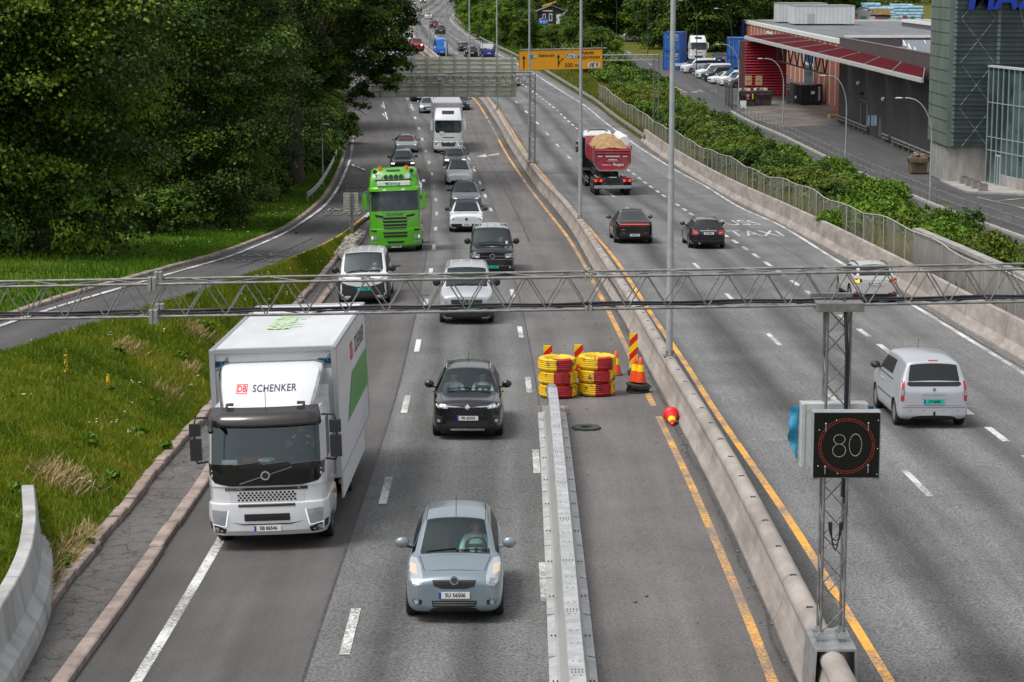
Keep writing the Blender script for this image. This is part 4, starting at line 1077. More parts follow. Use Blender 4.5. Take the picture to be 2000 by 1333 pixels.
# --- red shutter wall and canopy
ZR=276.
a,b=ptd(1454.5,192,ZR),ptd(1535,192,ZR);zt=ptd(1454,72,ZR).z;zb_=zs(a.y)
root=empty('shutter_house',a);tag(root,'small building end clad in dark red horizontal louvres with two beige boards','building');Lc=Vector(root.location)
M_RED=mat('shutter_red',(.32,.012,.028),.5,c2=(.38,.016,.034),sc=2);M_REDD=mat('shutter_gap',(.045,.004,.007),.7)
mb=MB();wallbox(mb,a.x,a.y,b.x,a.y+7,zb_-.4,zt-.6,1);n=20
for k in range(n):
 z0=zb_+(zt-zb_-.6)*k/n;h=(zt-zb_-.6)/n
 mb.ext([Vector((a.x-.03,a.y-.02,z0+.03)),Vector((a.x-.03,a.y-.02,z0+h*.62)),Vector((a.x-.03,a.y-.16,z0+.02))],[Vector((b.x+.03,a.y-.02,z0+.03)),Vector((b.x+.03,a.y-.02,z0+h*.62)),Vector((b.x+.03,a.y-.16,z0+.02))])
loc(mb).build('louvre_wall',[M_RED,M_REDD],root)
for x0,t1,t2 in((1455,'a',''),(1475.5,'a','b')):
 p,q=ptd(x0,166.5,ZR-.3),ptd(x0+13,148,ZR-.3);mb=MB();wallbox(mb,p.x,p.y-.1,q.x,p.y,p.z,q.z);s_=loc(mb).build('notice_board',mat('beige_board',(.55,.40,.22),.6),root)
 mb=MB()
 for k in range(5 if t2 else 6):mb.box(Vector(((p.x+q.x)/2-.22+k*.085,p.y-.105,(p.z+q.z)/2-.1))-Lc,(.06,.01,.10))
 mb.build('lettering',M_SK,s_)
FL,FR,BL,BR=ptd(1456,71,276),ptd(1803,154,186.5),ptd(1534,67.5,281),ptd(1806,134.5,195)
root=empty('canopy',FL);tag(root,'long sloping red roofed canopy with a white edge beam running along the dark hall','canopy');Lc=Vector(root.location)
mb=MB();n=8
for k in range(n):
 t0,t1=k/n+.006,(k+1)/n-.006
 q=[FL.lerp(FR,t0),FL.lerp(FR,t1),BL.lerp(BR,t1),BL.lerp(BR,t0)]
 mb.ext([v+Vector((0,0,.06))for v in q],[v+Vector((0,0,-.05))for v in q])
loc(mb).build('roof_panel',mat('canopy_red',(.062,.003,.006),.9,spec=.1,c2=(.085,.004,.009),sc=3,stretch=(1,3,1)),root)
mb=MB()
for k in range(n+1):mb.tube([FL.lerp(FR,k/n)+Vector((0,0,.06)),BL.lerp(BR,k/n)+Vector((0,0,.06))],.045,4)
mb.tube([FL,FR],.08,4);mb.tube([BL,BR],.07,4);loc(mb).build('rib',mat('canopy_rib',(.34,.26,.26),.6),root)
mb=MB();o3=Vector((-.15,0,0))
mb.ext([FL+o3,FL+o3+Vector((.2,0,0)),FL+o3+Vector((.2,0,-.34)),FL+o3+Vector((0,0,-.34))],[FR+o3,FR+o3+Vector((.2,0,0)),FR+o3+Vector((.2,0,-.34)),FR+o3+Vector((0,0,-.34))])
loc(mb).build('edge_beam',mat('beam_grey',(.40,.41,.40),.6),root)
mb=MB();A3,B3=FL.lerp(FR,.04)+Vector((3,0,-.4)),FL.lerp(FR,.40)+Vector((3,0,-.4))
mb.tube([A3-Vector((0,0,2.3)),B3-Vector((0,0,2.3))],.10,5)
for k in range(8):
 p,q=A3 .lerp(B3,k/8),A3 .lerp(B3,(k+1)/8);mb.tube([p,p.lerp(q,.5)-Vector((0,0,2.3)),q],.09,5)
loc(mb).build('truss',mat('truss_dark',(.05,.05,.055),.6),root)
# --- green clad tower
T0=atz(1850,358);TZ=zat(1849,286.5,T0 .y);TX,TY=T0 .x-.15,T0 .y-.2
root=empty('clad_tower',(TX,TY,0));tag(root,'tall tower clad in weathered grey green sheets with pale cross braces, on a concrete base','building');Lc=Vector(root.location)
YL_=atz(1811,342).y+.2
M_CLAD=mat('weathered_green',(.085,.135,.115),.5,.15,c2=(.16,.215,.185),sc=.6,det=7,stretch=(1,1,.5),dirt=(.16,.17,.14),dsc=.35)
M_CLADF=mat('screen_green',(.052,.080,.076),.28,.1,c2=(.09,.128,.122),sc=.35,det=4,stretch=(1,1,.4),spec=.7)
M_CLADL=mat('clad_line',(.022,.045,.042),.5)
mb=MB();wallbox(mb,TX+.12,T0 .y,36.2,YL_,-.5,TZ);loc(mb).build('concrete_base',M_CONC2,root)
mb=MB()
for k in range(4):wallbox(mb,TX+.06,T0 .y+.4+k*1.6,TX+.13,T0 .y+1.8+k*1.6,.05,TZ-.1)
loc(mb).build('metal_door',mat('shutter_grey',(.34,.34,.32),.5,.3,c2=(.42,.42,.40),sc=1),root)
TT=22.0
mb=MB();wallbox(mb,TX-.05,TY,TX+.3,YL_+.3,TZ,TT)
z=TZ
while z<TT:
 wallbox(mb,TX-.075,TY+.02,TX-.04,YL_+.28,z+.0,z+.045,1);z+=.95
loc(mb).build('side_cladding',[M_CLAD,M_CLADL],root)
mb=MB();wallbox(mb,TX+.31,TY+.02,60,TY+.3,TZ,TT);loc(mb).build('front_screen',M_CLADF,root)
mb=MB();z=TZ;k=0
while z<TT:
 wallbox(mb,TX+.3,TY-(.13 if k%3==0 else.06),60,TY+.015,z,z+(.07 if k%3==0 else.035));z+=.345;k+=1
loc(mb).build('screen_rail',M_CLADL,root)
mb=MB();wallbox(mb,TX+.302,TY-.03,TX+.5,TY+.018,TZ,TT);wallbox(mb,39.0,TY-.02,39.15,TY+.018,TZ,TT);wallbox(mb,36.7,TY-.02,36.95,TY+.018,8.8,TT);wallbox(mb,40.2,TY-.02,40.4,TY+.018,TZ,TT);loc(mb).build('upright',mat('screen_upright',(.16,.23,.21),.5),root)
mb=MB();z=TZ+1.3;hx=3.35
while z<TT-1:
 for s in(-1,1):mb.tube([(35.25-s*1.25,TY-.01,z-hx/2+.05),(35.25+s*1.25,TY-.01,z+hx/2-.05)],.045,5)
 z+=hx
for x0,x1 in((38.2,39.6),):mb.tube([(x0,TY-.01,13.5),(x1,TY-.01,9.2)],.06,5)
loc(mb).build('cross_brace',mat('brace_pale',(.19,.25,.235),.5),root)
zx0=(1880-1000)/FPX*173.;zz0=zat(1900,19,TY)
me_=MB();text_mb(me_,'MAX',2.6,lambda u,v:Vector((u,v,0)),align='LEFT',bold=.09)
ys_=min(v[1]for v in me_.v)
fr=[Vector((zx0+v[0]+(v[1]-ys_)*.12,TY-.62,zz0+v[1]-ys_))for v in me_.v]
mb=MB();mb.add(fr,me_.f);mb.add([v+Vector((0,.30,0))for v in fr],[f[::-1]for f in me_.f])
ed={}
for f in me_.f:
 for i in range(len(f)):
  e=(f[i],f[(i+1)%len(f)]);ed[e]=1
n_=len(fr)
mb.add(fr+[v+Vector((0,.30,0))for v in fr],[(a_,b_,b_+n_,a_+n_)for(a_,b_)in ed if(b_,a_)not in ed])
loc(mb).build('letter',mat('letter_blue',(.008,.04,.34),.4),root)
# --- glass entrance block
G0,G1=Vector((36.15,T0 .y-.35,0)),atz(2000,376.5);gdir=(G1-G0);gdir.z=0;gdir.normalize();G2=G0+gdir*26;gn=Vector((-gdir.y,gdir.x,0));gn=gn if gn.x<0 else-gn
GT=zat(1921,130,G0 .y)
root=empty('glass_entrance',G0);tag(root,'dark glazed entrance block with pale mullions beside the green tower','building');Lc=Vector(root.location)
gp=lambda u,z,d=0:G0+gdir*u+gn*d+Vector((0,0,z))-Lc
def gbar(mb,u0,u1,z0,z1,d0,d1,mi=0):mb.ext([gp(u0,z0,d0),gp(u1,z0,d0),gp(u1,z1,d0),gp(u0,z1,d0)],[gp(u0,z0,d1),gp(u1,z0,d1),gp(u1,z1,d1),gp(u0,z1,d1)],mi)
M_CURT=mat('curtain_glass',(.018,.035,.036),.04,0,c2=(.07,.12,.12),sc=.25,det=3,lo=.45,hi=.6,spec=1.0)
mb=MB();gbar(mb,0,26,.9,GT-.05,0,-.12);mb.build('glazing',M_CURT,root)
mb=MB();gbar(mb,2.9,26,-.3,.9,.06,-.3);mb.build('plinth',M_CONC2,root)
mb=MB();gbar(mb,0,2.9,-.2,.9,.0,-.1);mb.build('glazing',M_CURT,root)
mb=MB()
for u in[0.0,.95,1.9,2.9]+[2.9+1.05*k for k in range(1,23)]:gbar(mb,u-.03,u+.03,0.0 if u<3 else.9,GT-.05,.07,.002)
for z,u0 in((.92,2.9),(2.6,0),(3.6,0),(6.2,0)):
 gbar(mb,u0,26,z-.03,z+.03,.055,.003)
mb.build('mullion',mat('mullion_pale',(.40,.46,.45),.5,.3),root)
mb=MB();gbar(mb,-.05,26,GT-.05,GT+.1,.12,-.3);mb.build('roof_edge',mat('edge_pale',(.46,.50,.49),.5),root)
mb=MB();q=[gp(0,GT-.3),gp(26,GT-.3),gp(26,GT-.3)+Vector((30,0,0)),gp(0,GT-.3)+Vector((30,0,0))];mb.ext(q,[v+Vector((0,0,.12))for v in q]);mb.build('roof',mat('entrance_roof',(.05,.05,.052),.8),root)
for u in(1.95,2.42):
 mb=MB();gbar(mb,u,u+.44,0.02,2.35,.085,.01);gbar(mb,u+.06,u+.38,.14,2.25,.09,.0,1);mb.build('door',[mat('door_leaf_grey',(.42,.47,.46),.5),M_CURT],root)
mb=MB();mb.box(gp(6,GT+.5,-2.5),(.9,.9,.8));mb.build('roof_vent',M_COPE,root)
p_=[atz(x,y)for x,y in((1851,362),(1892,378),(2000,383))]
mb=MB();prism_xy(mb,[(p_[0].x,p_[0].y),(p_[1].x,p_[1].y),(p_[2].x,p_[2].y),(60,p_[2].y+2),(60,T0 .y+2),(p_[0].x+.1,T0 .y+2)],-.1,.13);mb.build('pavement',M_CONC2)['kind']='structure'
for i,(x,y,lb)in enumerate(((1884,359,'farthest of four grey concrete planters by the glass doors'),(1896,364,'second farthest concrete planter by the glass doors'),(1908,369,'second nearest concrete planter by the glass doors'),(1921,374,'nearest of four grey concrete planters by the glass doors'))):
 c=empty('planter',atz(x,y,.13));tag(c,lb,'planter','concrete planters by the entrance')
 mb=MB();mb.box((0,.3,.24),(.62,.62,.48));mb.box((0,.3,.485),(.66,.66,.05));mb.build('tub',mat('planter_concrete',(.21,.195,.175),.85,c2=(.28,.26,.24),sc=3),c,bevel=.015)
 mb=MB();mb.box((0,.3,.515),(.5,.5,.02));mb.build('soil',mat('soil',(.04,.03,.02),.95),c)
mb=MB();q=[ats(x,y,.012)for x,y in((1447,221),(1470,234),(1531,249),(1638,244),(1638,206),(1600,196),(1500,196),(1462,205))];mb.add(q,[tuple(range(len(q)))]);mb.build('pavement',mat('worn_paving',(.10,.088,.078),.9,c2=(.185,.165,.145),sc=.35,det=8,dirt=(.07,.065,.06),dsc=.25))['kind']='structure'
# --- waste containers, skips, pallets
def skip(p,w,l,h,label,M,rz=0,junk=True):
 c=empty('waste_container',p);c.rotation_euler.z=rz;tag(c,label,'container','waste containers in the yard')
 mb=MB();mb.box((0,0,h*.36),(w*.9,l*.9,h*.62),None,0,(w*1.02,l*1.02));mb.box((0,0,h*.84),(w*1.08,l*1.08,h*.30));mb.build('body',M,c,bevel=.03)
 mb=MB()
 for s in(-1,1):mb.box((s*w*.56,0,h*.8),(.1,l*.5,.12));mb.box((0,s*l*.55,h*.6),(w*.6,.06,.1))
 mb.build('lift_bar',M_DARK,c)
 if junk:
  mb=MB();rs=random.Random(len(label))
  for k in range(6):mb.box((rs.uniform(-.35,.35)*w,rs.uniform(-.3,.3)*l,h+.05),(.5,.4,.35),Euler((rs.uniform(-.6,.6),rs.uniform(-.6,.6),rs.uniform(0,3))).to_matrix(),k%3)
  mb.build('rubbish',[mat('cardboard',(.42,.25,.13),.8),mat('pale_rubbish',(.5,.47,.42),.7),mat('dark_rubbish',(.12,.11,.10),.8)],c)
 return c
M_SKIP=mat('container_charcoal',(.020,.020,.022),.5,c2=(.04,.038,.036),sc=2,dirt=(.08,.07,.06),dsc=1.5)
q=ats(1458.5,208);c=skip(q+Vector((0,.8,0)),1.65,1.5,1.75,'open charcoal waste container with an orange sticker beside the street lamp',M_SKIP)
mb=MB();mb.box((.1,-.83,1.1),(.35,.01,.55));mb.build('sticker',mat('orange_sticker',(.75,.25,.12),.6),c)
mb=MB();mb.box((.68,-.83,1.15),(.16,.01,.6));mb.build('sticker',mat('yellow_sticker',(.8,.5,.03),.6),c)
q=ats(1490.5,208);skip(q+Vector((0,.8,0)),2.1,1.5,1.8,'open charcoal waste container filled with white bags before the red louvres',M_SKIP)
q=ats(1585,207.5);c=empty('waste_compactor',q+Vector((0,3.2,0)));c.rotation_euler.z=radians(4);tag(c,'large closed black waste container with white vertical lettering in the yard','container')
M_COMP=mat('compactor_black',(.012,.014,.022),.35,c2=(.02,.023,.032),sc=1)
mb=MB();mb.box((-.3,0,1.35),(2.5,6.2,2.2));mb.box((.55,-3.2,1.4),(.8,.3,2.3));mb.build('body',M_COMP,c,bevel=.05)
mb=MB()
for k in range(5):mb.box((-1.5+k*.62,-3.13,1.3),(.08,.12,2.15))
for k in range(9):mb.box((-1.58,-2.8+k*.7,1.35),(.1,.1,2.1))
mb.box((-.3,0,.12),(2.2,6,.2));mb.build('rib',mat('compactor_rib',(.03,.034,.045),.4),c)
mb=MB();mb.box((-.1,-3.21,1.55),(.42,.02,.34));rs=random.Random(3)
for k in range(8):mb.box((.62,-3.36,.75+k*.2),(.20,.02,.11),RY(rs.uniform(-.3,.3)));
for k in range(7):mb.box((-1.64,-1.2+k*.22,.9),(.02,.12,.3))
mb.build('lettering',M_SW,c)
mb=MB()
for s in(-1,1):
 for y in(-2.6,2.6):mb.cyl((s*.8-.3,y,.1),(s*.8-.2,y,.1),.12,n=8)
mb.build('roller',M_DARK,c)
q=atz(1797,341);c=skip(q+Vector((-.1,.7,0)),1.3,1.6,1.35,'rusty brown waste container with bags against the tower base',mat('skip_brown',(.10,.075,.045),.7,c2=(.17,.12,.07),sc=3),junk=True)
for k,(x,y,lb)in enumerate(((1627,235,'untidy pile of pale wooden pallets at the corner of the dark hall'),)):
 q=atz(x,y);c=empty('pallet',q);tag(c,lb,'pallet')
 mb=MB()
 for j in range(4):
  for i in range(5):mb.box((.02*j,-.5+.24*i,.13+.16*j),(1.0,.12,.03),RZ(.05*j))
  for i in range(3):mb.box((-.42+.42*i,0,.06+.16*j),(.1,1.1,.09),RZ(.05*j))
 mb.build('stack',mat('pallet_wood',(.48,.27,.12),.8,c2=(.58,.38,.2),sc=5),c)
def slat_fence(a,b,h,label,M,n=9):
 c=empty('slat_fence',a);tag(c,label,'fence');d=b-a
 for i in range(n):
  z=h*(i+.5)/n;mb=MB();mb.ext([Vector((0,0,z-h*.36/n)),Vector((0,.04,z-h*.36/n)),Vector((0,.04,z+h*.36/n)),Vector((0,0,z+h*.36/n))],[d+Vector((0,0,z-h*.36/n)),d+Vector((0,.04,z-h*.36/n)),d+Vector((0,.04,z+h*.36/n)),d+Vector((0,0,z+h*.36/n))])
  mb.build('board',M,c)
 for t in(0,.5,1):mb=MB();mb.box(d*t+Vector((0,-.06,h/2)),(.1,.1,h));mb.build('post',M,c)
M_SLAT=mat('slat_dark',(.045,.042,.04),.8,c2=(.07,.066,.06),sc=3)
slat_fence(ats(1417,205),ats(1430,213),2.5,'short dark slatted fence panel at the entrance to the yard',M_SLAT)
slat_fence(atz(1602,203),atz(1640,200),2.6,'grey slatted gate between the black container and the dark hall',mat('slat_grey',(.13,.125,.12),.8,c2=(.18,.17,.16)))
slat_fence(ats(1536,203),ats(1560,203),2.4,'low grey slatted fence at the foot of the brick wall',mat('slat_grey',(.13,.125,.12)),7)
# --- shipping containers
M_BLUE=mat('container_blue',(.008,.13,.48),.45,c2=(.014,.17,.58),sc=.8,dirt=(.02,.07,.22),dsc=1.0)
def ship_container(p,rz,label,marks=1):
 c=empty('shipping_container',p);c.rotation_euler.z=rz;tag(c,label,'container','blue shipping containers')
 w,l,h=2.44,6.06,2.57
 mb=MB();mb.box((0,3.03,h/2),(w-.08,l-.08,h-.08))
 for s in(-1,1):
  for k in range(22):mb.box((s*(w/2-.03),.25+k*.265,h/2),(.06,.13,h-.3))
 for k in range(7):mb.box((-1.0+k*.333,.04,h/2),(.17,.05,h-.3))
 mb.build('body',M_BLUE,c)
 mb=MB()
 for sx in(-1,1):
  for y in(.06,l-.06):mb.box((sx*(w/2-.06),y,h/2),(.14,.14,h))
  for z in(.08,h-.08):mb.box((sx*(w/2-.06),l/2,z),(.13,l,.15))
 for z in(.08,h-.08):mb.box((0,.05,z),(w,.13,.15))
 mb.build('frame',mat('container_frame',(.006,.065,.27),.5),c)
 mb=MB()
 for x in(-.85,-.35,.35,.85):mb.cyl((x,-.05,.12),(x,-.05,h-.12),.025,n=5);mb.box((x,-.06,.5),(.12,.05,.06));mb.box((x,-.06,2.1),(.12,.05,.06))
 mb.build('lock_bar',M_STEEL,c)
 mb=MB();rs=random.Random(marks)
 for z in(2.2,2.05,1.85,1.5):mb.box((.62,-.02,z),(rs.uniform(.3,.7),.03,.07))
 mb.box((-.6,-.02,1.9),(.12,.03,.12))
 if marks==2:mb.box((.9,-.08,.75),(1.0,.03,.36));mb.box((.1,-.03,1.25),(.45,.03,.35))
 mb.build('marking',mat('faded_white',(.55,.58,.6),.6),c)
 if marks==2:mb=MB();mb.cyl((-.05,-.06,2.15),(-.05,-.03,2.15),.16,n=8);mb.build('hazard_label',mat('label_orange',(.7,.12,.03),.6),c)
 return c
q=ptd(1312,121,311);q.z=zs(q.y)
ship_container(q+Vector((0,0,.0)),radians(-12),'lower of two stacked blue shipping containers with a white plate',2)
ship_container(q+Vector((0,0,2.58)),radians(-12),'upper of two stacked blue shipping containers with closed doors',1)
q=ptd(1437,127,300);q.z=zs(q.y)
for k,lb in enumerate(('lowest blue shipping container of the stack beside the brick building','middle blue shipping container of the stack beside the brick building')):
 ship_container(q+Vector((0,0,2.58*k)),radians(-6),lb,3+k)
 # --- wooden houses
M_BW=mat('black_boards',(.014,.015,.02),.7,c2=(.024,.025,.03),sc=2,stretch=(4,4,.3))
M_TILE=mat('grey_roof',(.10,.105,.115),.75,c2=(.15,.155,.165),sc=1.0)
def house(p,w,l,h,rise,label,extra):
 c=empty('wooden_house',p);tag(c,label,'house')
 mb=MB();P=[Vector((-w/2,0,-.3)),Vector((w/2,0,-.3)),Vector((w/2,0,h)),Vector((0,0,h+rise)),Vector((-w/2,0,h))]
 mb.ext(P,[v+Vector((0,l,0))for v in P]);mb.build('wall',M_BW,c)
 mb=MB()
 for s in(-1,1):
  q=[Vector((s*(w/2+.4),-.4,h-.4*rise/(w/2)+.02)),Vector((0,-.4,h+rise+.02)),Vector((0,l+.4,h+rise+.02)),Vector((s*(w/2+.4),l+.4,h-.4*rise/(w/2)+.02))]
  mb.ext(q,[v+Vector((0,0,.16))for v in q])
 mb.build('roof',M_TILE,c)
 for x,z,ww,hh,nm in extra:
  mb=MB();mb.box((x,-.03,z),(ww,.06,hh));f=mb.build(nm,M_SW,c)
  if nm=='window':mb=MB();mb.box((x,-.065,z),(ww*.6,.02,hh*.75));mb.build('pane',mat('dark_pane',(.03,.05,.06),.08,spec=.8),f)
 return c
q=ptd(1077,46,500);q.z=zs(q.y)
house(q,6.4,9,2.6,1.3,'small black wooden house with a white door beside the blue car',[(-1.6,1.5,.7,1.3,'window'),(-.2,1.4,.75,1.6,'window'),(1.6,1.05,1.0,2.1,'door'),(-.9,2.8,2.2,.3,'name_board')])
q=ptd(1120,56,470);q.z=zs(q.y)
c=house(q,5.0,10,2.2,2.3,'dark house with a steep grey roof and a row of white windows',[(-1.3,1.5,.9,.6,'window'),(-.2,1.5,.9,.6,'window'),(.9,1.5,.9,.6,'window')])
root=empty('garden_umbrella',ptd(1075,8,540));
tag(root,'long yellow awning above the roof of the black wooden house','awning');mb=MB();mb.ext([Vector((-1.9,0,-.7)),Vector((1.5,0,.4)),Vector((1.5,0,.7)),Vector((-1.9,0,-.4))],[Vector((-1.9,2,-.7)),Vector((1.5,2,.4)),Vector((1.5,2,.7)),Vector((-1.9,2,-.4))]);mb.build('awning',mat('awning_yellow',(.8,.4,.02),.6),root)
root.name='shade_awning'
mb=MB();mb.box((1.3,1,-2.5),(.1,.1,6));mb.box((-1.7,1,-3),(.1,.1,5));mb.build('post',M_DARK,root)
# --- builders yard at the top right
rs=random.Random(12)
M_PIPE=mat('blue_pipe_wrap',(.19,.36,.46),.4,c2=(.34,.50,.58),sc=1.2,bump=.4,bsc=4)
for i,(px,py,Z,w,h)in enumerate(((1672,20,470,4.5,2.6),(1698,17,480,4.5,2.8),(1722,23,470,4.8,2.2),(1748,20,475,4.5,1.8),(1762,17,485,4.5,2.3),(1788,20,480,3.0,2.0),(1752,33,455,4.0,1.8),(1780,32,455,4.2,1.6),(1738,29,450,2.4,1.2))):
 p=ptd(px,py,Z);c=empty('wrapped_pile',p)
 tag(c,['tall blue wrapped pile of goods at the left end behind the plant room','second tall blue wrapped pile behind the white tent','broad blue wrapped pile right of the tall ones','low blue wrapped pile in the middle of the back row','blue wrapped pile at the back below the far trees','blue wrapped pile in the back row near the tower','front blue wrapped pile above the green bushes','front blue wrapped pile closest to the tower','smallest blue wrapped pile beside the orange goods'][i],'pile of goods','blue wrapped piles in the builders yard')
 mb=MB()
 for r_ in range(3):
  for k in range(4-(r_==2)):mb.tube([(-w/2+rs.uniform(-.2,.2),.9*k+r_*.3,-h/2+h*(r_+.2)/3),(0,.9*k+r_*.3,-h/2+h*(r_+.25)/3),(w/2+rs.uniform(-.2,.2),.9*k+r_*.3,-h/2+h*(r_+.2)/3)],h/5.4,7)
 mb.build('bundle',M_PIPE,c)
 mb=MB();mb.box((0,1.5,-h/2-2.5),(w,3,4.6));mb.build('pallet_base',mat('base_dark',(.06,.06,.06),.8),c)
c=empty('tent',ptd(1686,27,440));tag(c,'white pitched tent in front of the blue wrapped piles','tent')
mb=MB();P=[Vector((-2.4,0,-1.2)),Vector((2.6,0,-1.2)),Vector((2.4,0,-.1)),Vector((-.4,0,1.0)),Vector((-2.4,0,.2))];mb.ext(P,[v+Vector((0,5,0))for v in P]);mb.build('roof',mat('tent_white',(.66,.66,.64),.6),c)
mb=MB();mb.box((0,2.5,-4),(4.6,4,5.4));mb.build('wall',mat('base_dark',(.06,.06,.06),.8),c)
c=empty('goods_shelf',ptd(1722,22,435));tag(c,'orange stack of goods on a dark rack beside the white tent','rack')
mb=MB();mb.box((0,1,-.2),(3.4,2,.9),RY(.08));mb.build('load',mat('orange_goods',(.48,.24,.06),.7,c2=(.6,.36,.12),sc=2),c)
mb=MB();mb.box((0,1.2,-3.2),(3.6,2.0,5));mb.build('rack',mat('base_dark',(.06,.06,.06)),c)
c=empty('low_shed',ptd(1715,42,420));tag(c,'long low grey shed of stored goods behind the flat roofs','shed')
mb=MB();mb.box((0,2,-2.5),(14,4,6));mb.build('wall',mat('shed_wall',(.12,.12,.125),.8,c2=(.26,.25,.24),sc=1.5,det=7),c)
mb=MB()
for k in range(9):mb.box((-6+k*1.5+rs.uniform(-.4,.4),-.3,.55+rs.uniform(-.2,.2)),(rs.uniform(.5,1.2),.6,rs.uniform(.4,1.0)),None,k%3)
mb.build('goods',[mat('goods_pale',(.5,.52,.52),.7),mat('goods_red',(.25,.08,.06),.7),mat('goods_green',(.06,.12,.10),.7)],c)
# ---------------------------------------------------------------- trees, shrubs, grass
def leaf_mat(name,dark,mid,light,trans=.16):
 M=bpy.data.materials.new(name);M.use_nodes=True
 t=M.node_tree;t.nodes.clear();out=N(t,'ShaderNodeOutputMaterial')
 at_=N(t,'ShaderNodeAttribute');at_.attribute_name='var'
 r=ramp(t,at_.outputs['Fac'],[(0.0,dark),(.5,mid),(1.0,light)])
 p=N(t,'ShaderNodeBsdfPrincipled');p.inputs['Roughness'].default_value=.55;p.inputs['Specular IOR Level'].default_value=.25
 tl=N(t,'ShaderNodeBsdfTranslucent');mx=N(t,'ShaderNodeMixShader');mx.inputs[0].default_value=trans
 t.links.new(r.outputs[0],p.inputs['Base Color']);t.links.new(r.outputs[0],tl.inputs[0])
 t.links.new(p.outputs[0],mx.inputs[1]);t.links.new(tl.outputs[0],mx.inputs[2]);t.links.new(mx.outputs[0],out.inputs[0])
 return M
LEAF=leaf_mat('leaves_maple',(.016,.044,.004),(.066,.136,.009),(.17,.25,.018))
LEAFD=leaf_mat('leaves_dark',(.013,.036,.005),(.050,.106,.010),(.135,.205,.018))
LEAFL=leaf_mat('leaves_light',(.045,.105,.006),(.11,.21,.012),(.19,.30,.02))
LEAFO=leaf_mat('leaves_olive',(.045,.08,.007),(.115,.165,.012),(.20,.24,.026))
BARK=mat('bark',(.038,.028,.022),.95,c2=(.085,.066,.052),sc=3,det=7,stretch=(3,3,.5),bump=.4,bsc=8)
def quads_mesh(name,V,var,M):
 n=len(V)//4
 me=bpy.data.meshes.new(name)
 me.vertices.add(n*4);me.vertices.foreach_set('co',V.astype(np.float32).ravel())
 me.loops.add(n*4);me.loops.foreach_set('vertex_index',np.arange(n*4,dtype=np.int32))
 me.polygons.add(n);me.polygons.foreach_set('loop_start',np.arange(0,n*4,4,dtype=np.int32));me.polygons.foreach_set('loop_total',np.full(n,4,dtype=np.int32))
 a=me.attributes.new('var','FLOAT','FACE');a.data.foreach_set('value',var.astype(np.float32))
 me.materials.append(M);me.update();me.validate()
 return me
def crown(name,blobs,n,size,seed,M,clump=.20,per=55,flat=.55,open_=.0):
 """leaf-sized faces gathered in clumps spread over the shells of several lobes"""
 R=np.random.default_rng(seed)
 b=np.array(blobs,float);area=(b[:,3]*b[:,4]+b[:,4]*b[:,5]+b[:,3]*b[:,5]);pr=area/area.sum()
 nc=max(6,n//per)
 bi=R.choice(len(b),nc,p=pr)
 d=R.normal(size=(nc,3));d/=np.linalg.norm(d,axis=1)[:,None]
 d[:,2]=np.where((d[:,2]<-.3)&(R.random(nc)<.6),-d[:,2],d[:,2])
 rad=1-np.abs(R.normal(0,.20,nc));rad=np.where(R.random(nc)<.12,rad+.16,rad)
 cc=b[bi,:3]+d*b[bi,3:]*rad[:,None]
 cr=clump*b[bi,3:].mean(axis=1)*R.uniform(.6,1.5,nc)
 cv=np.clip(R.normal(.42,.28,nc),0,1)
 ci=np.repeat(np.arange(nc),per);m=len(ci)
 q=R.normal(size=(m,3))*.55;q[:,2]*=flat
 p=cc[ci]+q*cr[ci][:,None]
 p[:,2]-=.25*(q[:,0]**2+q[:,1]**2)*cr[ci]
 nrm=d[ci]*.7+R.normal(size=(m,3))*.55;nrm[:,2]+=.55
 nrm/=np.linalg.norm(nrm,axis=1)[:,None]
 t=np.cross(nrm,R.normal(size=(m,3)));t/=np.linalg.norm(t,axis=1)[:,None]+1e-9
 bt=np.cross(nrm,t)
 L=size*R.uniform(.6,1.35,m)[:,None];W=L*R.uniform(.32,.5,m)[:,None]
 V=np.empty((m,4,3));V[:,0]=p-t*L*.5;V[:,1]=p+bt*W-nrm*L*.1;V[:,2]=p+t*L*.5-nrm*L*.08;V[:,3]=p-bt*W-nrm*L*.1
 var=np.clip(cv[ci]+R.normal(0,.16,m),0,1)
 return quads_mesh(name,V.reshape(-1,3),var,M)
def trunk_mesh(name,h,r,limbs,seed,top=None):
 rs=random.Random(seed);mb=MB();lean=Vector((rs.uniform(-.3,.3),rs.uniform(-.3,.3),0))
 P=[Vector((0,0,-.4)),Vector((0,0,.3)),lean*.3+Vector((0,0,h*.3)),lean*.7+Vector((0,0,h*.65)),lean+Vector((0,0,h))]
 mb.tube(P,[r*1.5,r*1.15,r*.92,r*.75,r*.45],10)
 for(dx,dy,dz,z0,rr)in limbs:
  a=lean*(z0/h)+Vector((0,0,z0));e=a+Vector((dx,dy,dz))
  m1=a.lerp(e,.4)+Vector((0,0,-.12*dz))+Vector((rs.uniform(-.3,.3),rs.uniform(-.3,.3),0))
  mb.tube([a,m1,e],[rr,rr*.7,rr*.25],7)
  for k in range(3):
   f=m1 .lerp(e,rs.uniform(.1,.8));g=f+Vector((rs.uniform(-1,1),rs.uniform(-1,1),rs.uniform(.2,1.1)))*(Vector((dx,dy,dz)).length*.35)
   mb.tube([f,f.lerp(g,.5)+Vector((0,0,.1)),g],[rr*.4,rr*.28,rr*.1],5)
 o=mb.build(name,BARK);me=o.data;bpy.data.objects.remove(o)
 return me
def plant(kind,loc_,crown_me,trunk_me,label,cat,group=None,sc=1.0,rz=0.0,szz=None):
 root=empty(kind,loc_);root.rotation_euler.z=rz;root.scale=(sc,sc,szz or sc)
 tag(root,label,cat,group)
 for nm,me in(('crown',crown_me),('trunk',trunk_me)):
  if me is None:continue
  o=bpy.data.objects.new(nm,me);COL.objects.link(o);o.parent=root
 return root
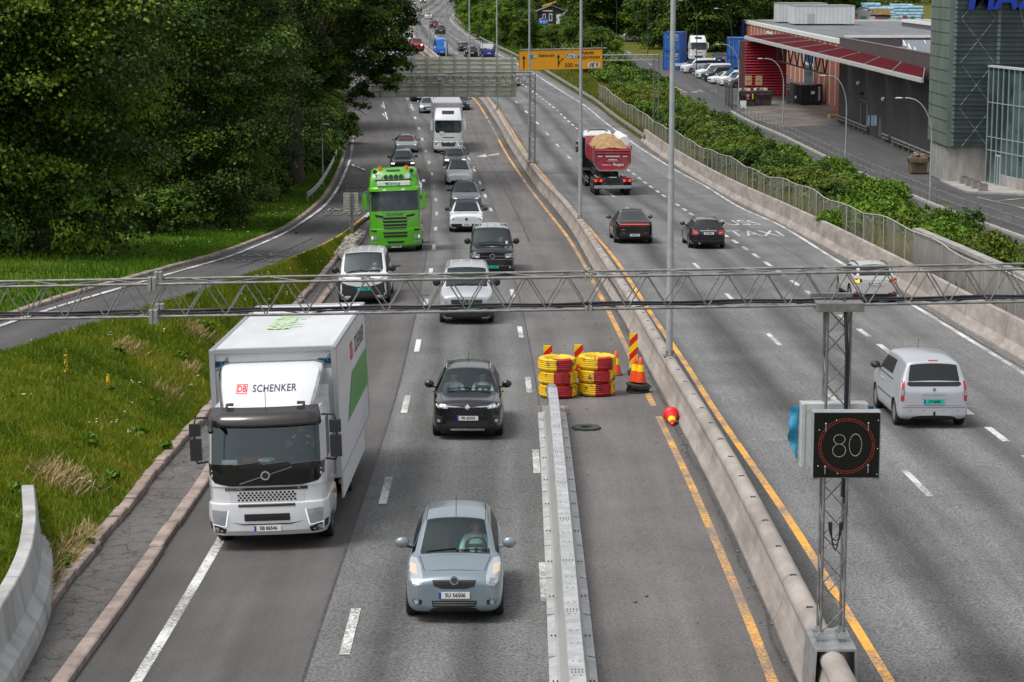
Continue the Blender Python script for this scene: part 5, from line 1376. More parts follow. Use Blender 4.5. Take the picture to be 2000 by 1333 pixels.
R1_=np.random.default_rng(7)
def lobes(n,H,z0,rmax,seed,rl=(.9,1.6),squash=1.0):
 """lobes of a broad crown between z0 and H with largest radius rmax"""
 R=np.random.default_rng(seed);out=[]
 for k in range(n):
  u=(k+.5)/n;z=z0+(H-z0)*u
  prof=sin(pi*min(.98,.12+.80*u))**.7
  a=k*2.399+R.uniform(-.4,.4);rr=rmax*prof*R.uniform(.45,.78)
  s=rmax*R.uniform(*rl)*.36
  out.append((rr*cos(a),rr*sin(a),z,s*1.15,s*1.15,s*.85*squash))
 out.append((0,0,(H+z0)/2,rmax*.55,rmax*.55,(H-z0)*.42))
 return out
C_BIG=crown('crown_maple',lobes(26,17,.8,5.4,1),150000,.16,11,LEAF,clump=.36,per=170,flat=.36)
C_BIG2=crown('crown_maple_b',lobes(24,16,.6,5.0,2),140000,.155,12,LEAFD,clump=.35,per=170,flat=.36)
C_MED=crown('crown_medium',lobes(16,10,.8,3.6,3),32000,.24,13,LEAF,clump=.34)
C_MEDL=crown('crown_medium_light',lobes(15,9,.5,3.4,4),28000,.26,14,LEAFL,clump=.34)
C_DARK=crown('crown_dark',lobes(18,15,1.2,4.8,5),34000,.34,15,LEAFD,clump=.34)
C_DARKL=crown('crown_dark_light',lobes(18,14,1.2,4.6,6),32000,.34,16,LEAF,clump=.34)
big=[(-4,0,5.2,5.8,4,4,3,0)]
Rb=np.random.default_rng(21);spread=[]
for k in range(34):
 u=(k+.5)/34;a=k*2.399;rr=8.6*(sin(pi*(.15+.7*u))**.6)*Rb.uniform(.45,1.0);zc=8.6+13.2*u
 spread.append((min(6.0,rr*cos(a)),rr*sin(a),zc,2.2*Rb.uniform(.7,1.2),2.2*Rb.uniform(.7,1.2),1.4))
for(x,y,z,s)in((3.9,-.6,4.5,.6),(4.5,-.3,5.7,.9),(5.1,.5,6.6,1.0),(6.1,0,7.0,1.0),(6.8,-.3,7.8,1.1),(7.2,-.5,8.9,1.1),(6.4,0,10,1.5),(7.0,0,11.5,1.4),(2.5,-2,8,1.3),(3.2,-1,6.8,.9)):spread.append((x,y,z,s,s,s*.75))
C_SPREAD=crown('crown_spreading',spread,150000,.20,17,LEAFD,clump=.34,per=80,flat=.45)
T_BIG=trunk_mesh('trunk',11,.42,[(2,1,4,3.5,.2),(-2,1,4,4,.2),(1,-2,4,5,.18),(-1.5,-1.5,3.5,6,.16)],1)
T_MED=trunk_mesh('trunk',6.5,.20,[(1.2,.5,2,2,.09),(-1.2,.4,2,2.5,.09),(.3,-1.2,2,3.2,.08)],2)
T_SPREAD=trunk_mesh('trunk',15,.52,[(5.5,0,4.5,6.5,.26),(-5,1,5,7,.24),(3,3,5,8,.2),(3.2,-1.5,6.0,6.0,.22),(-3,-3,5,8,.2),(7.0,-.5,.5,7.5,.15),(5.0,-.5,-2.6,7.2,.08)],3)
def lz(px,Z):
 X=(px-1000)/FPX*Z;return Vector((X,Z,lawn_pt(Z,max(.3,RAMPF(Z)-.26-X)).z))
for px,Z,cm,tm,lb,sc,rz in((70,91,C_BIG,T_BIG,'huge maple at the left edge with leaves down to the grass beside the slip road',1.05,.4),(375,118,C_BIG2,T_BIG,'dark broad maple in the middle of the left trees, nearest to the small lawn',1.0,2.0),(-140,88,C_BIG2,T_BIG,'dark maple at the outer left edge beside the huge one',1.0,3.6),(405,142,C_BIG,T_BIG,'lighter maple behind the dark broad one, left of the slim street lamp',.95,4.0)):
 plant('maple_tree',lz(px,Z),cm,tm,lb,'tree','trees left of the slip road',sc,rz)
plant('spreading_tree',lz(576,158),C_SPREAD,T_SPREAD,'tall tree with a thick bare trunk whose branches hang over the slip road','tree','trees left of the slip road',1.02,0)
for i,(px,Z,cm,sc,rz)in enumerate(((200,132,C_BIG,.95,1.0),(20,128,C_BIG2,1.05,2.2),(300,150,C_BIG2,1.0,.3),(120,165,C_BIG,1.1,5.0),(420,170,C_BIG2,1.1,1.3),(520,190,C_BIG,1.1,2.9),(-60,150,C_BIG,1.2,.7),(250,200,C_BIG2,1.2,4.4),(585,215,C_BIG2,1.1,3.1),(610,255,C_BIG,1.0,.2),(540,250,C_BIG2,1.2,5.4),(450,240,C_BIG,1.3,2.0),(640,300,C_DARK,1.0,.5),(600,320,C_DARK,1.2,1.5),(660,370,C_DARK,1.1,2.5),(690,420,C_DARKL,1.0,3.3),(640,400,C_DARK,1.2,4.1),(725,480,C_DARK,1.0,.9),(690,500,C_DARKL,1.2,2.2))):
 plant('background_tree',lz(px,Z),cm,T_BIG,'leafy tree in the dense wood filling the gaps behind the left maples','tree','trees of the left wood',sc,rz)
def shrub_crown(name,seed,M,n=7200,size=.125,r=1.25,h=1.5):return crown(name,[(0,0,h*.45,r*.8,r*.8,h*.5)]+[(r*.7*cos(k*1.9+seed),r*.7*sin(k*1.9+seed),h*(.3+.12*(k%4)),r*.5,r*.5,h*.35)for k in range(6)],n,size,seed,M,clump=.36,per=40)
S1,S2,S3,S4=shrub_crown('shrub_a',31,LEAF),shrub_crown('shrub_b',32,LEAFL),shrub_crown('shrub_c',33,LEAFO),shrub_crown('shrub_d',34,LEAFD)
T_SHRUB=trunk_mesh('trunk',1.0,.04,[(.4,.1,.6,.3,.02),(-.4,.1,.6,.3,.02),(.1,-.4,.6,.4,.02)],5)
rs=random.Random(44)
for i,(px,Z)in enumerate(((520,148),(548,160),(600,172),(530,158),(618,176),(596,182),(495,140),(636,186),(455,130),(300,110),(480,150),(650,200),(655,210),(560,170))):
 plant('shrub',lz(px,Z),(S4,S1)[i%2],T_SHRUB,'dark shrub in the undergrowth at the foot of the left trees','shrub','shrubs under the left trees',rs.uniform(1.0,1.7),rs.uniform(0,6))
for i,(px,Z,sc)in enumerate(((645,200,.9),(652,228,1.0),(640,183,.8),(650,215,.9))):
 plant('shrub',lz(px,Z),S2,T_SHRUB,'bright green shrub on the strip behind the curved guard rail','shrub','bright shrubs behind the left guard rail',sc,i*1.3)
k=0
for Y in np.arange(107,262,2.05):
 Y=float(Y)+rs.uniform(-.8,.8)
 a,b=RB(Y)+3.0,SL(Y)-1.2
 lo=a+(b-a)*(.30 if Y<150 else.12)
 for j in range(2 if Y<150 else 3):
  X=lo+(b-lo)*(j+rs.uniform(.1,.9))/(2 if Y<150 else 3)
  if(Y<125 and X<b-4.5)or rs.random()<(.45 if j==0 and Y<170 else.14):continue
  sh=(S2,S3,S1,S3,S2,S4)[(k*5+j)%6]
  plant('shrub',Vector((X,Y,vergez(X,Y)-.05)),sh,T_SHRUB,'dense green shrub in the planted strip between wire fence and side road','shrub','shrubs along the side road',rs.uniform(.9,1.6)*(1.0 if Y>150 else.9),rs.uniform(0,6),rs.uniform(.9,1.7));k+=1
for Y in np.arange(262,330,3.2):
 Y=float(Y);a,b=RB(Y)+6.5,SL(Y)-.8
 for j in range(2):
  X=a+(b-a)*(j+rs.uniform(.1,.9))/2
  plant('shrub',Vector((X,Y,vergez(X,Y)-.05)),(S1,S4,S2)[(k+j)%3],T_SHRUB,'bushy green shrub in the clump below and behind the yellow sign','shrub','shrubs around the yellow sign',rs.uniform(1.2,2.0),rs.uniform(0,6));k+=1
q=at(1708,442,vergez);C_BUSH=shrub_crown('bush_crown',41,LEAFL,12000,.17,1.7,2.9)
plant('bush',q+Vector((.3,0,0)),C_BUSH,T_SHRUB,'biggest bright green bush, beyond the fence at the wide right end of the strip','bush',None,1.08,0)
for px,py,sc,lb in((1632,360,.75,'bright green young tree sticking out of the shrub strip'),(1545,330,.6,'thin sapling rising above the shrub strip near the second lamp'),(1430,340,.9,'dark round bush touching the fence where the concrete barrier begins'),(1635,470,.55,'small bush growing through the fence by the bent strip of metal')):
 q=at(px,py,vergez);plant('bush',q,C_BUSH if sc!=.9 else S4,T_SHRUB,lb,'bush',None,sc if sc!=.9 else 1.3,1.0)
for i,(px,py,cm,sc,lb)in enumerate(((1165,150,C_MED,.62,'leafy tree behind the right half of the yellow sign'),(1120,118,C_MED,.60,'leafy tree behind the middle of the yellow sign'),(1190,140,C_MEDL,.55,'lighter tree at the right end of the yellow sign'),(1205,165,C_MEDL,.42,'small bright tree below the right end of the yellow sign'))):
 plant('roadside_tree',at(px,py,vergez),cm,T_MED,lb,'tree','trees by the yellow sign',sc,i*1.1)
for i,(px,py,cm,sc)in enumerate(((945,78,C_MEDL,.62),(965,82,C_MED,.68),(985,88,C_MEDL,.75),(1005,92,C_MED,.8),(1022,96,C_MED,.6),(930,62,C_MEDL,.7),(915,46,C_MED,.8),(975,70,C_MED,.9),(1000,66,C_MEDL,.9),(905,30,C_MED,.8),(940,40,C_MED,.95),(970,45,C_MEDL,1.0),(1010,58,C_MED,.9),(1060,98,C_MEDL,.4),(1085,104,C_MED,.42),(1040,92,C_MED,.38))):
 plant('verge_tree',at(px,py,vergez),cm,T_MED,'green tree in the row on the verge beyond the guard rail','tree','trees on the verge by the far bend',sc,i*.9)
for i,(px,Z,cm,sc)in enumerate(((1150,400,C_DARK,.85),(1185,415,C_DARKL,.9),(1215,405,C_DARK,.9),(1245,400,C_DARKL,.95),(1275,390,C_DARK,.95),(1165,440,C_DARK,1.0),(1230,450,C_DARKL,1.05),(1120,520,C_DARK,.8),(1150,540,C_DARKL,.9),(1090,560,C_DARK,.8),(1050,580,C_DARKL,.8),(1025,600,C_DARKL,.7),(1300,370,C_DARK,1.0),(1335,365,C_DARKL,1.0),(1365,360,C_DARK,1.05),(1395,365,C_DARK,1.1),(1425,372,C_DARKL,1.05),(1310,420,C_DARK,1.2),(1360,430,C_DARKL,1.2),(1410,440,C_DARK,1.2),(1455,410,C_DARK,1.1),(1490,420,C_DARKL,1.1),(1525,425,C_DARK,1.1),(1560,430,C_DARK,1.1),(1600,440,C_DARKL,1.1),(1635,445,C_DARK,1.0),(1270,450,C_DARKL,1.2))):
 X=(px-1000)/FPX*Z;plant('far_tree',Vector((X,Z,zs(Z)-.3)),cm,T_BIG,'tall dark tree in the belt behind the containers and the brick building','tree','trees behind the yard',sc,i*1.3)
def wood(name,pts,n,size,seed,M,rr,label,cat):
 R=np.random.default_rng(seed);bl=[]
 for(x,y,z)in pts:
  for k in range(3):bl.append((x+R.uniform(-rr,rr),y+R.uniform(-rr,rr),z+R.uniform(.2,1.1)*rr,rr*R.uniform(.7,1.1),rr*.8,rr*R.uniform(.7,1.1)))
 me=crown(name,bl,n,size,seed,M,clump=.32,per=45)
 o=bpy.data.objects.new(name,me);COL.objects.link(o);tag(o,label,cat,kind='stuff');return o
wood('wood',[((px-1000)/FPX*690,690+14*sin(px*.05),z)for px in range(880,2150,22)for z in(4,10)],60000,.75,51,LEAFD,6.5,'dark far wood closing the view behind the houses and the yard','wood')
wood('wood',[((px-1000)/FPX*520,520,z)for px in range(1640,1830,14)for z in(-4,)],12000,.45,52,LEAFD,3.0,'far green hedge line behind the builders yard','wood')
wood('hedge',[((px-1000)/FPX*415,415,4.6)for px in range(1725,1812,8)],9000,.35,53,LEAFL,1.3,'green bushes in front of the blue wrapped piles','hedge')
wood('wood',[((px-1000)/FPX*560,560+20*sin(px),z)for px in range(-80,790,26)for z in(10,18)],50000,.6,54,LEAFD,8,'dark wood far behind the left maples','wood')
def blades(name,pts,h,seed,M,label,cat,w=.02,lean=.5):
 R=np.random.default_rng(seed);p=np.array(pts);m=len(p)
 hh=h*R.uniform(.45,1.4,m);a=R.uniform(0,2*pi,m);ln=lean*R.uniform(.2,1.2,m)*hh;b=R.uniform(0,2*pi,m)
 ww=w*R.uniform(.6,1.5,m)
 dx,dy=np.cos(a)*ww,np.sin(a)*ww
 V=np.empty((m,4,3));V[:,0]=p;V[:,0,0]-=dx;V[:,0,1]-=dy;V[:,1]=p;V[:,1,0]+=dx;V[:,1,1]+=dy
 tip=p.copy();tip[:,0]+=np.cos(b)*ln;tip[:,1]+=np.sin(b)*ln;tip[:,2]+=hh
 V[:,2]=tip;V[:,2,0]+=dx*.3;V[:,3]=tip;V[:,3,0]-=dx*.3
 f=np.array([mnoise.noise(Vector((x*.3,y*.3,seed)))+.6*mnoise.noise(Vector((x*1.3,y*1.0,seed+5)))for x,y,z in p[:,:3]])
 var=np.clip(.42+.62*f+R.normal(0,.16,m),0,1)
 me=quads_mesh(name,V.reshape(-1,3),var,M);o=bpy.data.objects.new(name,me);COL.objects.link(o);tag(o,label,cat,kind='stuff');return o
GRASS=leaf_mat('grass_blades',(.072,.130,.005),(.165,.22,.008),(.32,.30,.035),.35)
GRASSL=leaf_mat('grass_blades_lawn',(.038,.115,.003),(.075,.18,.005),(.15,.24,.012),.35)
GRASSD=leaf_mat('grass_blades_dry',(.09,.13,.012),(.20,.20,.025),(.38,.29,.08),.3)
rg=random.Random(9);P=[]
for _ in range(150000):
 Y=33+86*rg.random()**1.5;P.append(bank_pt(Y,rg.random())[:])
blades('grass',P,.115,61,GRASS,'rough green grass on the bank between slip road and motorway','grass',.016)
P=[]
for _ in range(85000):
 Y=rg.uniform(58,190);d=22*rg.random()**1.3;P.append(lawn_pt(Y,d)[:])
blades('grass',P,.16,62,GRASSL,'bright lawn grass beyond the slip road under the trees','grass',.022)
P=[]
for _ in range(70000):
 Y=rg.uniform(78,300);a=RB(Y)+.6;b=SL(Y)-.3;X=a+(b-a)*rg.random()**(1.6);P.append((X,Y,vergez(X,Y)))
blades('grass',P,.42,63,GRASSD,'tall dry yellow green grass on the verge along the wire fence','grass',.03)
P=[]
for _ in range(16000):
 Y=rg.uniform(235,420);a=RB(Y)+.6;b=a+7;X=a+(b-a)*rg.random();P.append((X,Y,vergez(X,Y)))
blades('grass',P,.3,64,GRASSL,'green grass on the verge behind the far guard rail','grass',.07)
FLW=mat('petal_white',(.72,.72,.66),.7);FLY=mat('petal_yellow',(.75,.48,.01),.7);STEM=mat('stem_green',(.05,.10,.015),.8)
mb=MB()
for _ in range(75):
 v=bank_pt(33+70*rg.random()**1.4,rg.uniform(.05,.95))+Vector((0,0,.2))
 for _k in range(rg.choice((1,1,2,3))):w_=v+Vector((rg.uniform(-.12,.12),rg.uniform(-.12,.12),rg.uniform(-.05,.06)));mb.cyl(w_,w_+Vector((0,0,.012)),rg.uniform(.015,.03),n=6)
for _ in range(60):
 v=lawn_pt(rg.uniform(90,135),rg.uniform(.5,6))+Vector((0,0,.22));mb.cyl(v,v+Vector((0,0,.02)),rg.uniform(.02,.05),n=6)
tag(mb.build('wildflowers',FLW),'tiny white flowers sprinkled over the grass','flowers',kind='stuff')
def pxbank(px,py):
 r=ray(px,py);best=None
 for Y in np.arange(34,112,.5):
  X=r.x*Y/r.y;a,b=bank_n(Y),bank_x(Y)
  if a<X<b:
   e=abs(CAMZ+r.z*Y/r.y-bank_pt(Y,(X-a)/(b-a)).z)
   if best is None or e<best[0]:best=(e,Y,(X-a)/(b-a))
 return bank_pt(best[1],best[2])
for px,py,h,lb in((130,752,.85,'tall yellow flower spike standing in the grass of the bank'),(212,764,.42,'short yellow flower spike right of the tall one on the bank')):
 q=pxbank(px,py);c=empty('mullein_plant',q);tag(c,lb,'plant','yellow flower spikes')
 mb=MB();mb.tube([(0,0,0),(.01,0,h*.5),(0,0,h)],.012,5);
 for k in range(6):mb.add([(0,0,.02),(.14*cos(k*1.05),.14*sin(k*1.05),.10),(.22*cos(k*1.05+.25),.22*sin(k*1.05+.25),.05),(.10*cos(k*1.05+.4),.10*sin(k*1.05+.4),.03)],[(0,1,2,3)])
 mb.build('stem',STEM,c)
 mb=MB()
 for k in range(40):z=h*rg.uniform(.35,1.0);a=rg.uniform(0,6.28);r_=.035*(1.15-z/h)+.015;mb.ball((r_*cos(a),r_*sin(a),z),.016,4)
 mb.build('flower_head',FLY,c)
WEED=crown('weed_leaves',[(0,0,.12,.22,.22,.12)],160,.16,71,LEAFL,clump=.6,per=20)
for i,(px,py)in enumerate(((40,960),(215,930),(230,690),(300,780),(60,1030),(130,1150),(165,1125),(20,780),(320,900),(170,870),(270,850),(355,700),(120,1160),(400,640))):
 q=pxbank(px,py);o=bpy.data.objects.new('weed',WEED);COL.objects.link(o);o.location=q;o.rotation_euler.z=i*1.7;o.scale=(rg.uniform(.5,.95),)*3
 tag(o,'leafy green weed tuft growing in the grass bank','weed','weeds on the bank')
P=[]
for px,py,sx,sy,n in((390,650,22,10,700),(130,940,25,10,900),(100,935,20,8,500),(330,770,18,10,350),(250,680,20,8,350),(370,725,10,10,300),(160,1130,10,14,600),(130,1165,12,12,600),(95,1195,8,10,400)):
 c=pxbank(px,py)
 for _ in range(n):
  Y=min(111,max(33.5,c.y+rg.gauss(0,sy*.05)));a,b=bank_n(Y),bank_x(Y);X=min(b,max(a,c.x+rg.gauss(0,sx*.012)));P.append(bank_pt(Y,(X-a)/(b-a))[:])
blades('hay',P,.16,65,leaf_mat('hay_blades',(.20,.16,.05),(.34,.26,.11),(.50,.40,.2),.2),'patches of dry brown cut grass on the bank','dry grass',.013,1.6)
mb=MB();rs=random.Random(8)
isl=[at(x,y)for x,y in((640,487),(688,466),(708,464),(690,492),(668,512),(648,500))]
def in_poly(p,P):
 c=False
 for i in range(len(P)):
  a,b=P[i],P[i-1]
  if(a.y>p[1])!=(b.y>p[1])and p[0]<(b.x-a.x)*(p[1]-a.y)/(b.y-a.y)+a.x:c=not c
 return c
bx=(min(p.x for p in isl),max(p.x for p in isl),min(p.y for p in isl),max(p.y for p in isl));n=0
while n<520:
 x,y=rs.uniform(*bx[:2]),rs.uniform(*bx[2:])
 if not in_poly((x,y),isl):continue
 n+=1;s=rs.uniform(.05,.13)if n>25 else.2;mb.ball((x,y,zm(y)+.12+rs.uniform(0,.12)),s,4,n%3,(1,rs.uniform(.7,1.3),.6),Euler((rs.uniform(-.5,.5),rs.uniform(-.5,.5),rs.uniform(0,3))).to_matrix())
mb.s=[False]*len(mb.s)
o=mb.build('rubble',[mat('stone_a',(.27,.24,.20),.9),mat('stone_b',(.20,.18,.155),.9),mat('stone_c',(.34,.31,.27),.9)]);tag(o,'pale field stones covering the tip of the island behind the sign board','stones',kind='stuff')
# ---------------------------------------------------------------- vehicles
def paint(name,c,r=.28,m=.0,coat=.6,back=(.03,.03,.032)):return mat('paint_'+name,c,r,m,coat=coat,back=back,c2=tuple(min(1,v*1.04)for v in c),sc=1.5)
GLASS=glass_mat('windscreen_glass',(.84,.92,.90),.2)
GLASSD=glass_mat('tinted_glass',(.10,.12,.13),.22)
GLASSF=mat('far_glass',(.022,.032,.036),.05,spec=.5)
M_TRIM=mat('trim_black',(.016,.016,.017),.5)
M_GLOSSK=mat('gloss_black',(.008,.008,.009),.12,coat=.5)
M_CHROME=mat('chrome',(.72,.73,.74),.12,1.0)
M_ALLOY=mat('alloy_rim',(.42,.43,.44),.3,.8)
M_ALLOYD=mat('alloy_dark',(.07,.07,.075),.35,.5)
M_LAMP=mat('headlamp_glass',(.40,.43,.46),.10,.35,spec=1.0)
M_CLEAR=mat('headlamp_clear',(.46,.48,.50),.10,.2,spec=1.0)
M_LIT=mat('headlamp_lit',(1.0,.93,.80),.2,emi=1.6)
M_LITW=mat('daylight_led',(.85,.87,.88),.2,emi=.35)
M_TAIL=mat('tail_red',(.42,.008,.010),.12,spec=.9,coat=.5)
M_TAILL=mat('tail_red_lit',(1.0,.05,.03),.2,emi=.9)
M_AMB=mat('indicator_amber',(1.0,.42,.03),.2,emi=1.2)
M_AMBD=mat('indicator_off',(.50,.17,.05),.2)
M_PLW=mat('plate_white',(.72,.72,.70),.4)
M_PLG=mat('plate_green',(.01,.50,.36),.4)
M_PLB=mat('plate_blue',(.01,.06,.42),.4)
M_PLT=mat('plate_text',(.012,.012,.014),.5)
M_SEAT=mat('seat_cloth',(.06,.062,.066),.85)
M_INT=mat('dash_plastic',(.05,.055,.058),.7)
M_REFL=mat('reflector_dark',(.10,.11,.115),.2,.5)
def itp(tab,d):return float(np.interp(d,[t[0]for t in tab],[t[1]for t in tab]))
def make_car(p):
 """one car body as a closed shell: stations from the nose (d = 0) to the tail (d = L), twenty points round each"""
 L,W,H=p['L'],p['W'],p['H'];gc=p.get('gc',.18);nz,hz,tz=p['nz'],p['hz'],p['tz']
 dc,d0,d1,dt=p['dc'],p['d0'],p['d1'],p['dt'];rw=p.get('rw',W*.34)
 w2=W/2;nose=p.get('nose',(.66,.82,.93));tail=p.get('tail',(.78,.90,.96))
 plan=[(0,w2*nose[0]),(.07,w2*nose[1]),(.25,w2*nose[2]),(.55,w2*.985),(1.1,w2),(L-1.0,w2),(L-.4,w2*tail[2]),(L-.1,w2*tail[1]),(L,w2*tail[0])]
 bot=[(0,gc+.13),(.06,gc+.03),(.2,gc),(L-.25,gc+.02),(L-.06,gc+.07),(L,gc+.17)]
 hb=p.get('hb',.08)
 belt=[(0,nz-.16),(.05,nz-hb-.01),(.18,nz-hb+.03),(dc-.05,hz-.07),(dc+.4,p.get('bz',hz-.02)),(dt-.3,p.get('bz2',tz-.0)),(dt,tz),(max(dt+.02,L-.12),tz-p.get('td',.05)),(L-.04,tz-p.get('td',.05)-.06),(L,tz-.28)]
 top=[(0,nz-.10),(.05,nz-.02),(.18,nz+.03),(dc,hz),(d0,H-.045),((d0+d1)/2,H),(d1,H-p.get('rd',.06)),(dt,tz+.03),(max(dt+.02,L-.12),tz-p.get('td',.05)+.02),(L-.04,tz-p.get('td',.05)-.04),(L,tz-.22)]
 ds=sorted(set([0,.03,.08,.18,.32,.55,.8,dc-.25,dc-.04,dc,dc+.12*(d0-dc),dc+.5*(d0-dc),dc+.9*(d0-dc),d0+.03,d0+.25]+[x for a in p['pil']for x in a]+[d1-.25,d1-.02,d1+.08*(dt-d1),d1+.5*(dt-d1),dt-.08*(dt-d1),dt,max(dt+.02,L-.3),L-.12,L-.05,L]))
 o=[ds[0]]
 for d in ds[1:]:
  if 0<=d<=L and d-o[-1]>.018:o.append(d)
 ds=o;tk=p.get('tuck',.07)
 def cs(d):
  w,zb,z_s,zt=itp(plan,d),itp(bot,d),itp(belt,d),itp(top,d);zt=max(zt,z_s+.012);h=z_s-zb
  P=[(0,zb),(w-.20,zb),(w-.06,zb+.03),(w-.012,zb+.16*h),(w,zb+.58*h),(w-.03,z_s-.03)]
  if dc-.001<=d<=dt+.001:
   xi=w-tk
   xt=itp([(dc,xi-.05),(d0,rw),(d1,rw-.02),(dt,xi-.06)],d);xt=min(xt,xi-.02)
   cr=min(.07,(zt-z_s)*.5);ze=zt-cr
   p6=(xi,z_s+.012);p8=(xt-.06,ze+cr*.35);p7=(xi+(xt-xi)*.93,p6[1]+(ze-p6[1])*.90)
   P+=[p6,p7,p8,(xt*.52,zt-.22*cr),(0,zt)]
  else:
   xi=w-.08
   for x in(xi,xi*.86,xi*.66,xi*.36,0):P.append((x,z_s+(zt-z_s)*(1-(x/xi)**2.2)+(.0 if x<xi else-.004)))
  return P
 V,F,MI=[],[],[]
 for d in ds:
  P=cs(d);y=L/2-d
  for x,z in P:V.append((x,y,z))
  for x,z in P[9:0:-1]:V.append((-x,y,z))
 def pillar(d):return any(a-.001<=d<=b+.001 for a,b in p['pil'])
 n=len(ds)
 for i in range(n-1):
  m=(ds[i]+ds[i+1])/2
  for k in range(20):
   j=k if k<10 else 19-k;mi=0
   if j==0:mi=5
   if j==1 and p.get('clad'):mi=5
   if j in(2,)and p.get('clad')==2:mi=5
   if j==6 and dc+.1*(d0-dc)<m<min(dt-.05,p.get('sg',dt)):mi=5 if pillar(m)else(2 if k<10 else 3)
   if j==7 and dc<m<d0 and p.get('blackA'):mi=5
   if j in(8,9)and dc<m<d0:mi=1
   if j in(8,9)and d1<m<dt and not p.get('norear'):mi=4
   if j in(8,9)and d0<m<d1 and p.get('pano'):mi=6
   F.append((i*20+k,i*20+(k+1)%20,(i+1)*20+(k+1)%20,(i+1)*20+k));MI.append(mi)
 for base,rev in((0,1),((n-1)*20,0)):
  for j in range(10):
   a,b,c,d=base+j,base+j+1,base+(19-j),base+(20-j)%20
   f=tuple(dict.fromkeys((a,b,c,d)));F.append(f[::-1]if rev else f);MI.append(5 if j<1 else 0)
 me=bpy.data.meshes.new('shell');me.from_pydata(V,[],F);me.polygons.foreach_set('material_index',MI)
 me.polygons.foreach_set('use_smooth',[True]*len(F))
 for m in[p['paint'],GLASS,GLASSD,GLASSD,GLASSD,M_TRIM,M_GLOSSK]:me.materials.append(m)
 ob=bpy.data.objects.new('shell',me);COL.objects.link(ob)
 md=ob.modifiers.new('s','SUBSURF');md.levels=md.render_levels=p.get('lev',1)
 wr=p['wr'];fa=L/2-p['fo'];ra=fa-p['wb']
 cb=MB()
 for y in(fa,ra):
  for s in(-1,1):cb.cyl((s*(w2-.34),y,wr+.02),(s*(w2+.2),y,wr+.02),wr+p.get('arch',.055),n=22,mi=0)
 co=cb.build('cut',M_TRIM);bo=ob.modifiers.new('b','BOOLEAN');bo.object=co;bo.operation='DIFFERENCE';bo.solver='EXACT'
 try:bo.material_mode='TRANSFER'
 except Exception:pass
 dg=bpy.context.evaluated_depsgraph_get();em=bpy.data.meshes.new_from_object(ob.evaluated_get(dg))
 bpy.data.objects.remove(ob);bpy.data.objects.remove(co)
 mats_=[m for m in em.materials];bm=bmesh.new();bm.from_mesh(em);bm.normal_update()
 bvh=BVHTree.FromBMesh(bm)
 vs=[v.co.copy()for v in bm.verts];groups={}
 for f in bm.faces:
  nm=mats_[f.material_index].name if f.material_index<len(mats_)else 'trim_black'
  key={'windscreen_glass':1,'tinted_glass':2,'gloss_black':6,'trim_black':5}.get(nm,0)
  if f.material_index==0:key=0
  if key==2:
   c=f.calc_center_median();key=4 if(L/2-c.y>d1-.02 and abs(f.normal.x)<.6)else(2 if c.x>0 else 3)
  groups.setdefault(key,[]).append([v.index for v in f.verts])
 bm.free();bpy.data.meshes.remove(em)
 out={}
 for k,fs in groups.items():
  idx={};nv=[];nf=[]
  for f in fs:
   g=[]
   for i in f:
    if i not in idx:idx[i]=len(nv);nv.append(vs[i])
    g.append(idx[i])
   nf.append(g)
  m=MB();m.add(nv,nf,0,True);out[k]=m
 return out,bvh,fa,ra
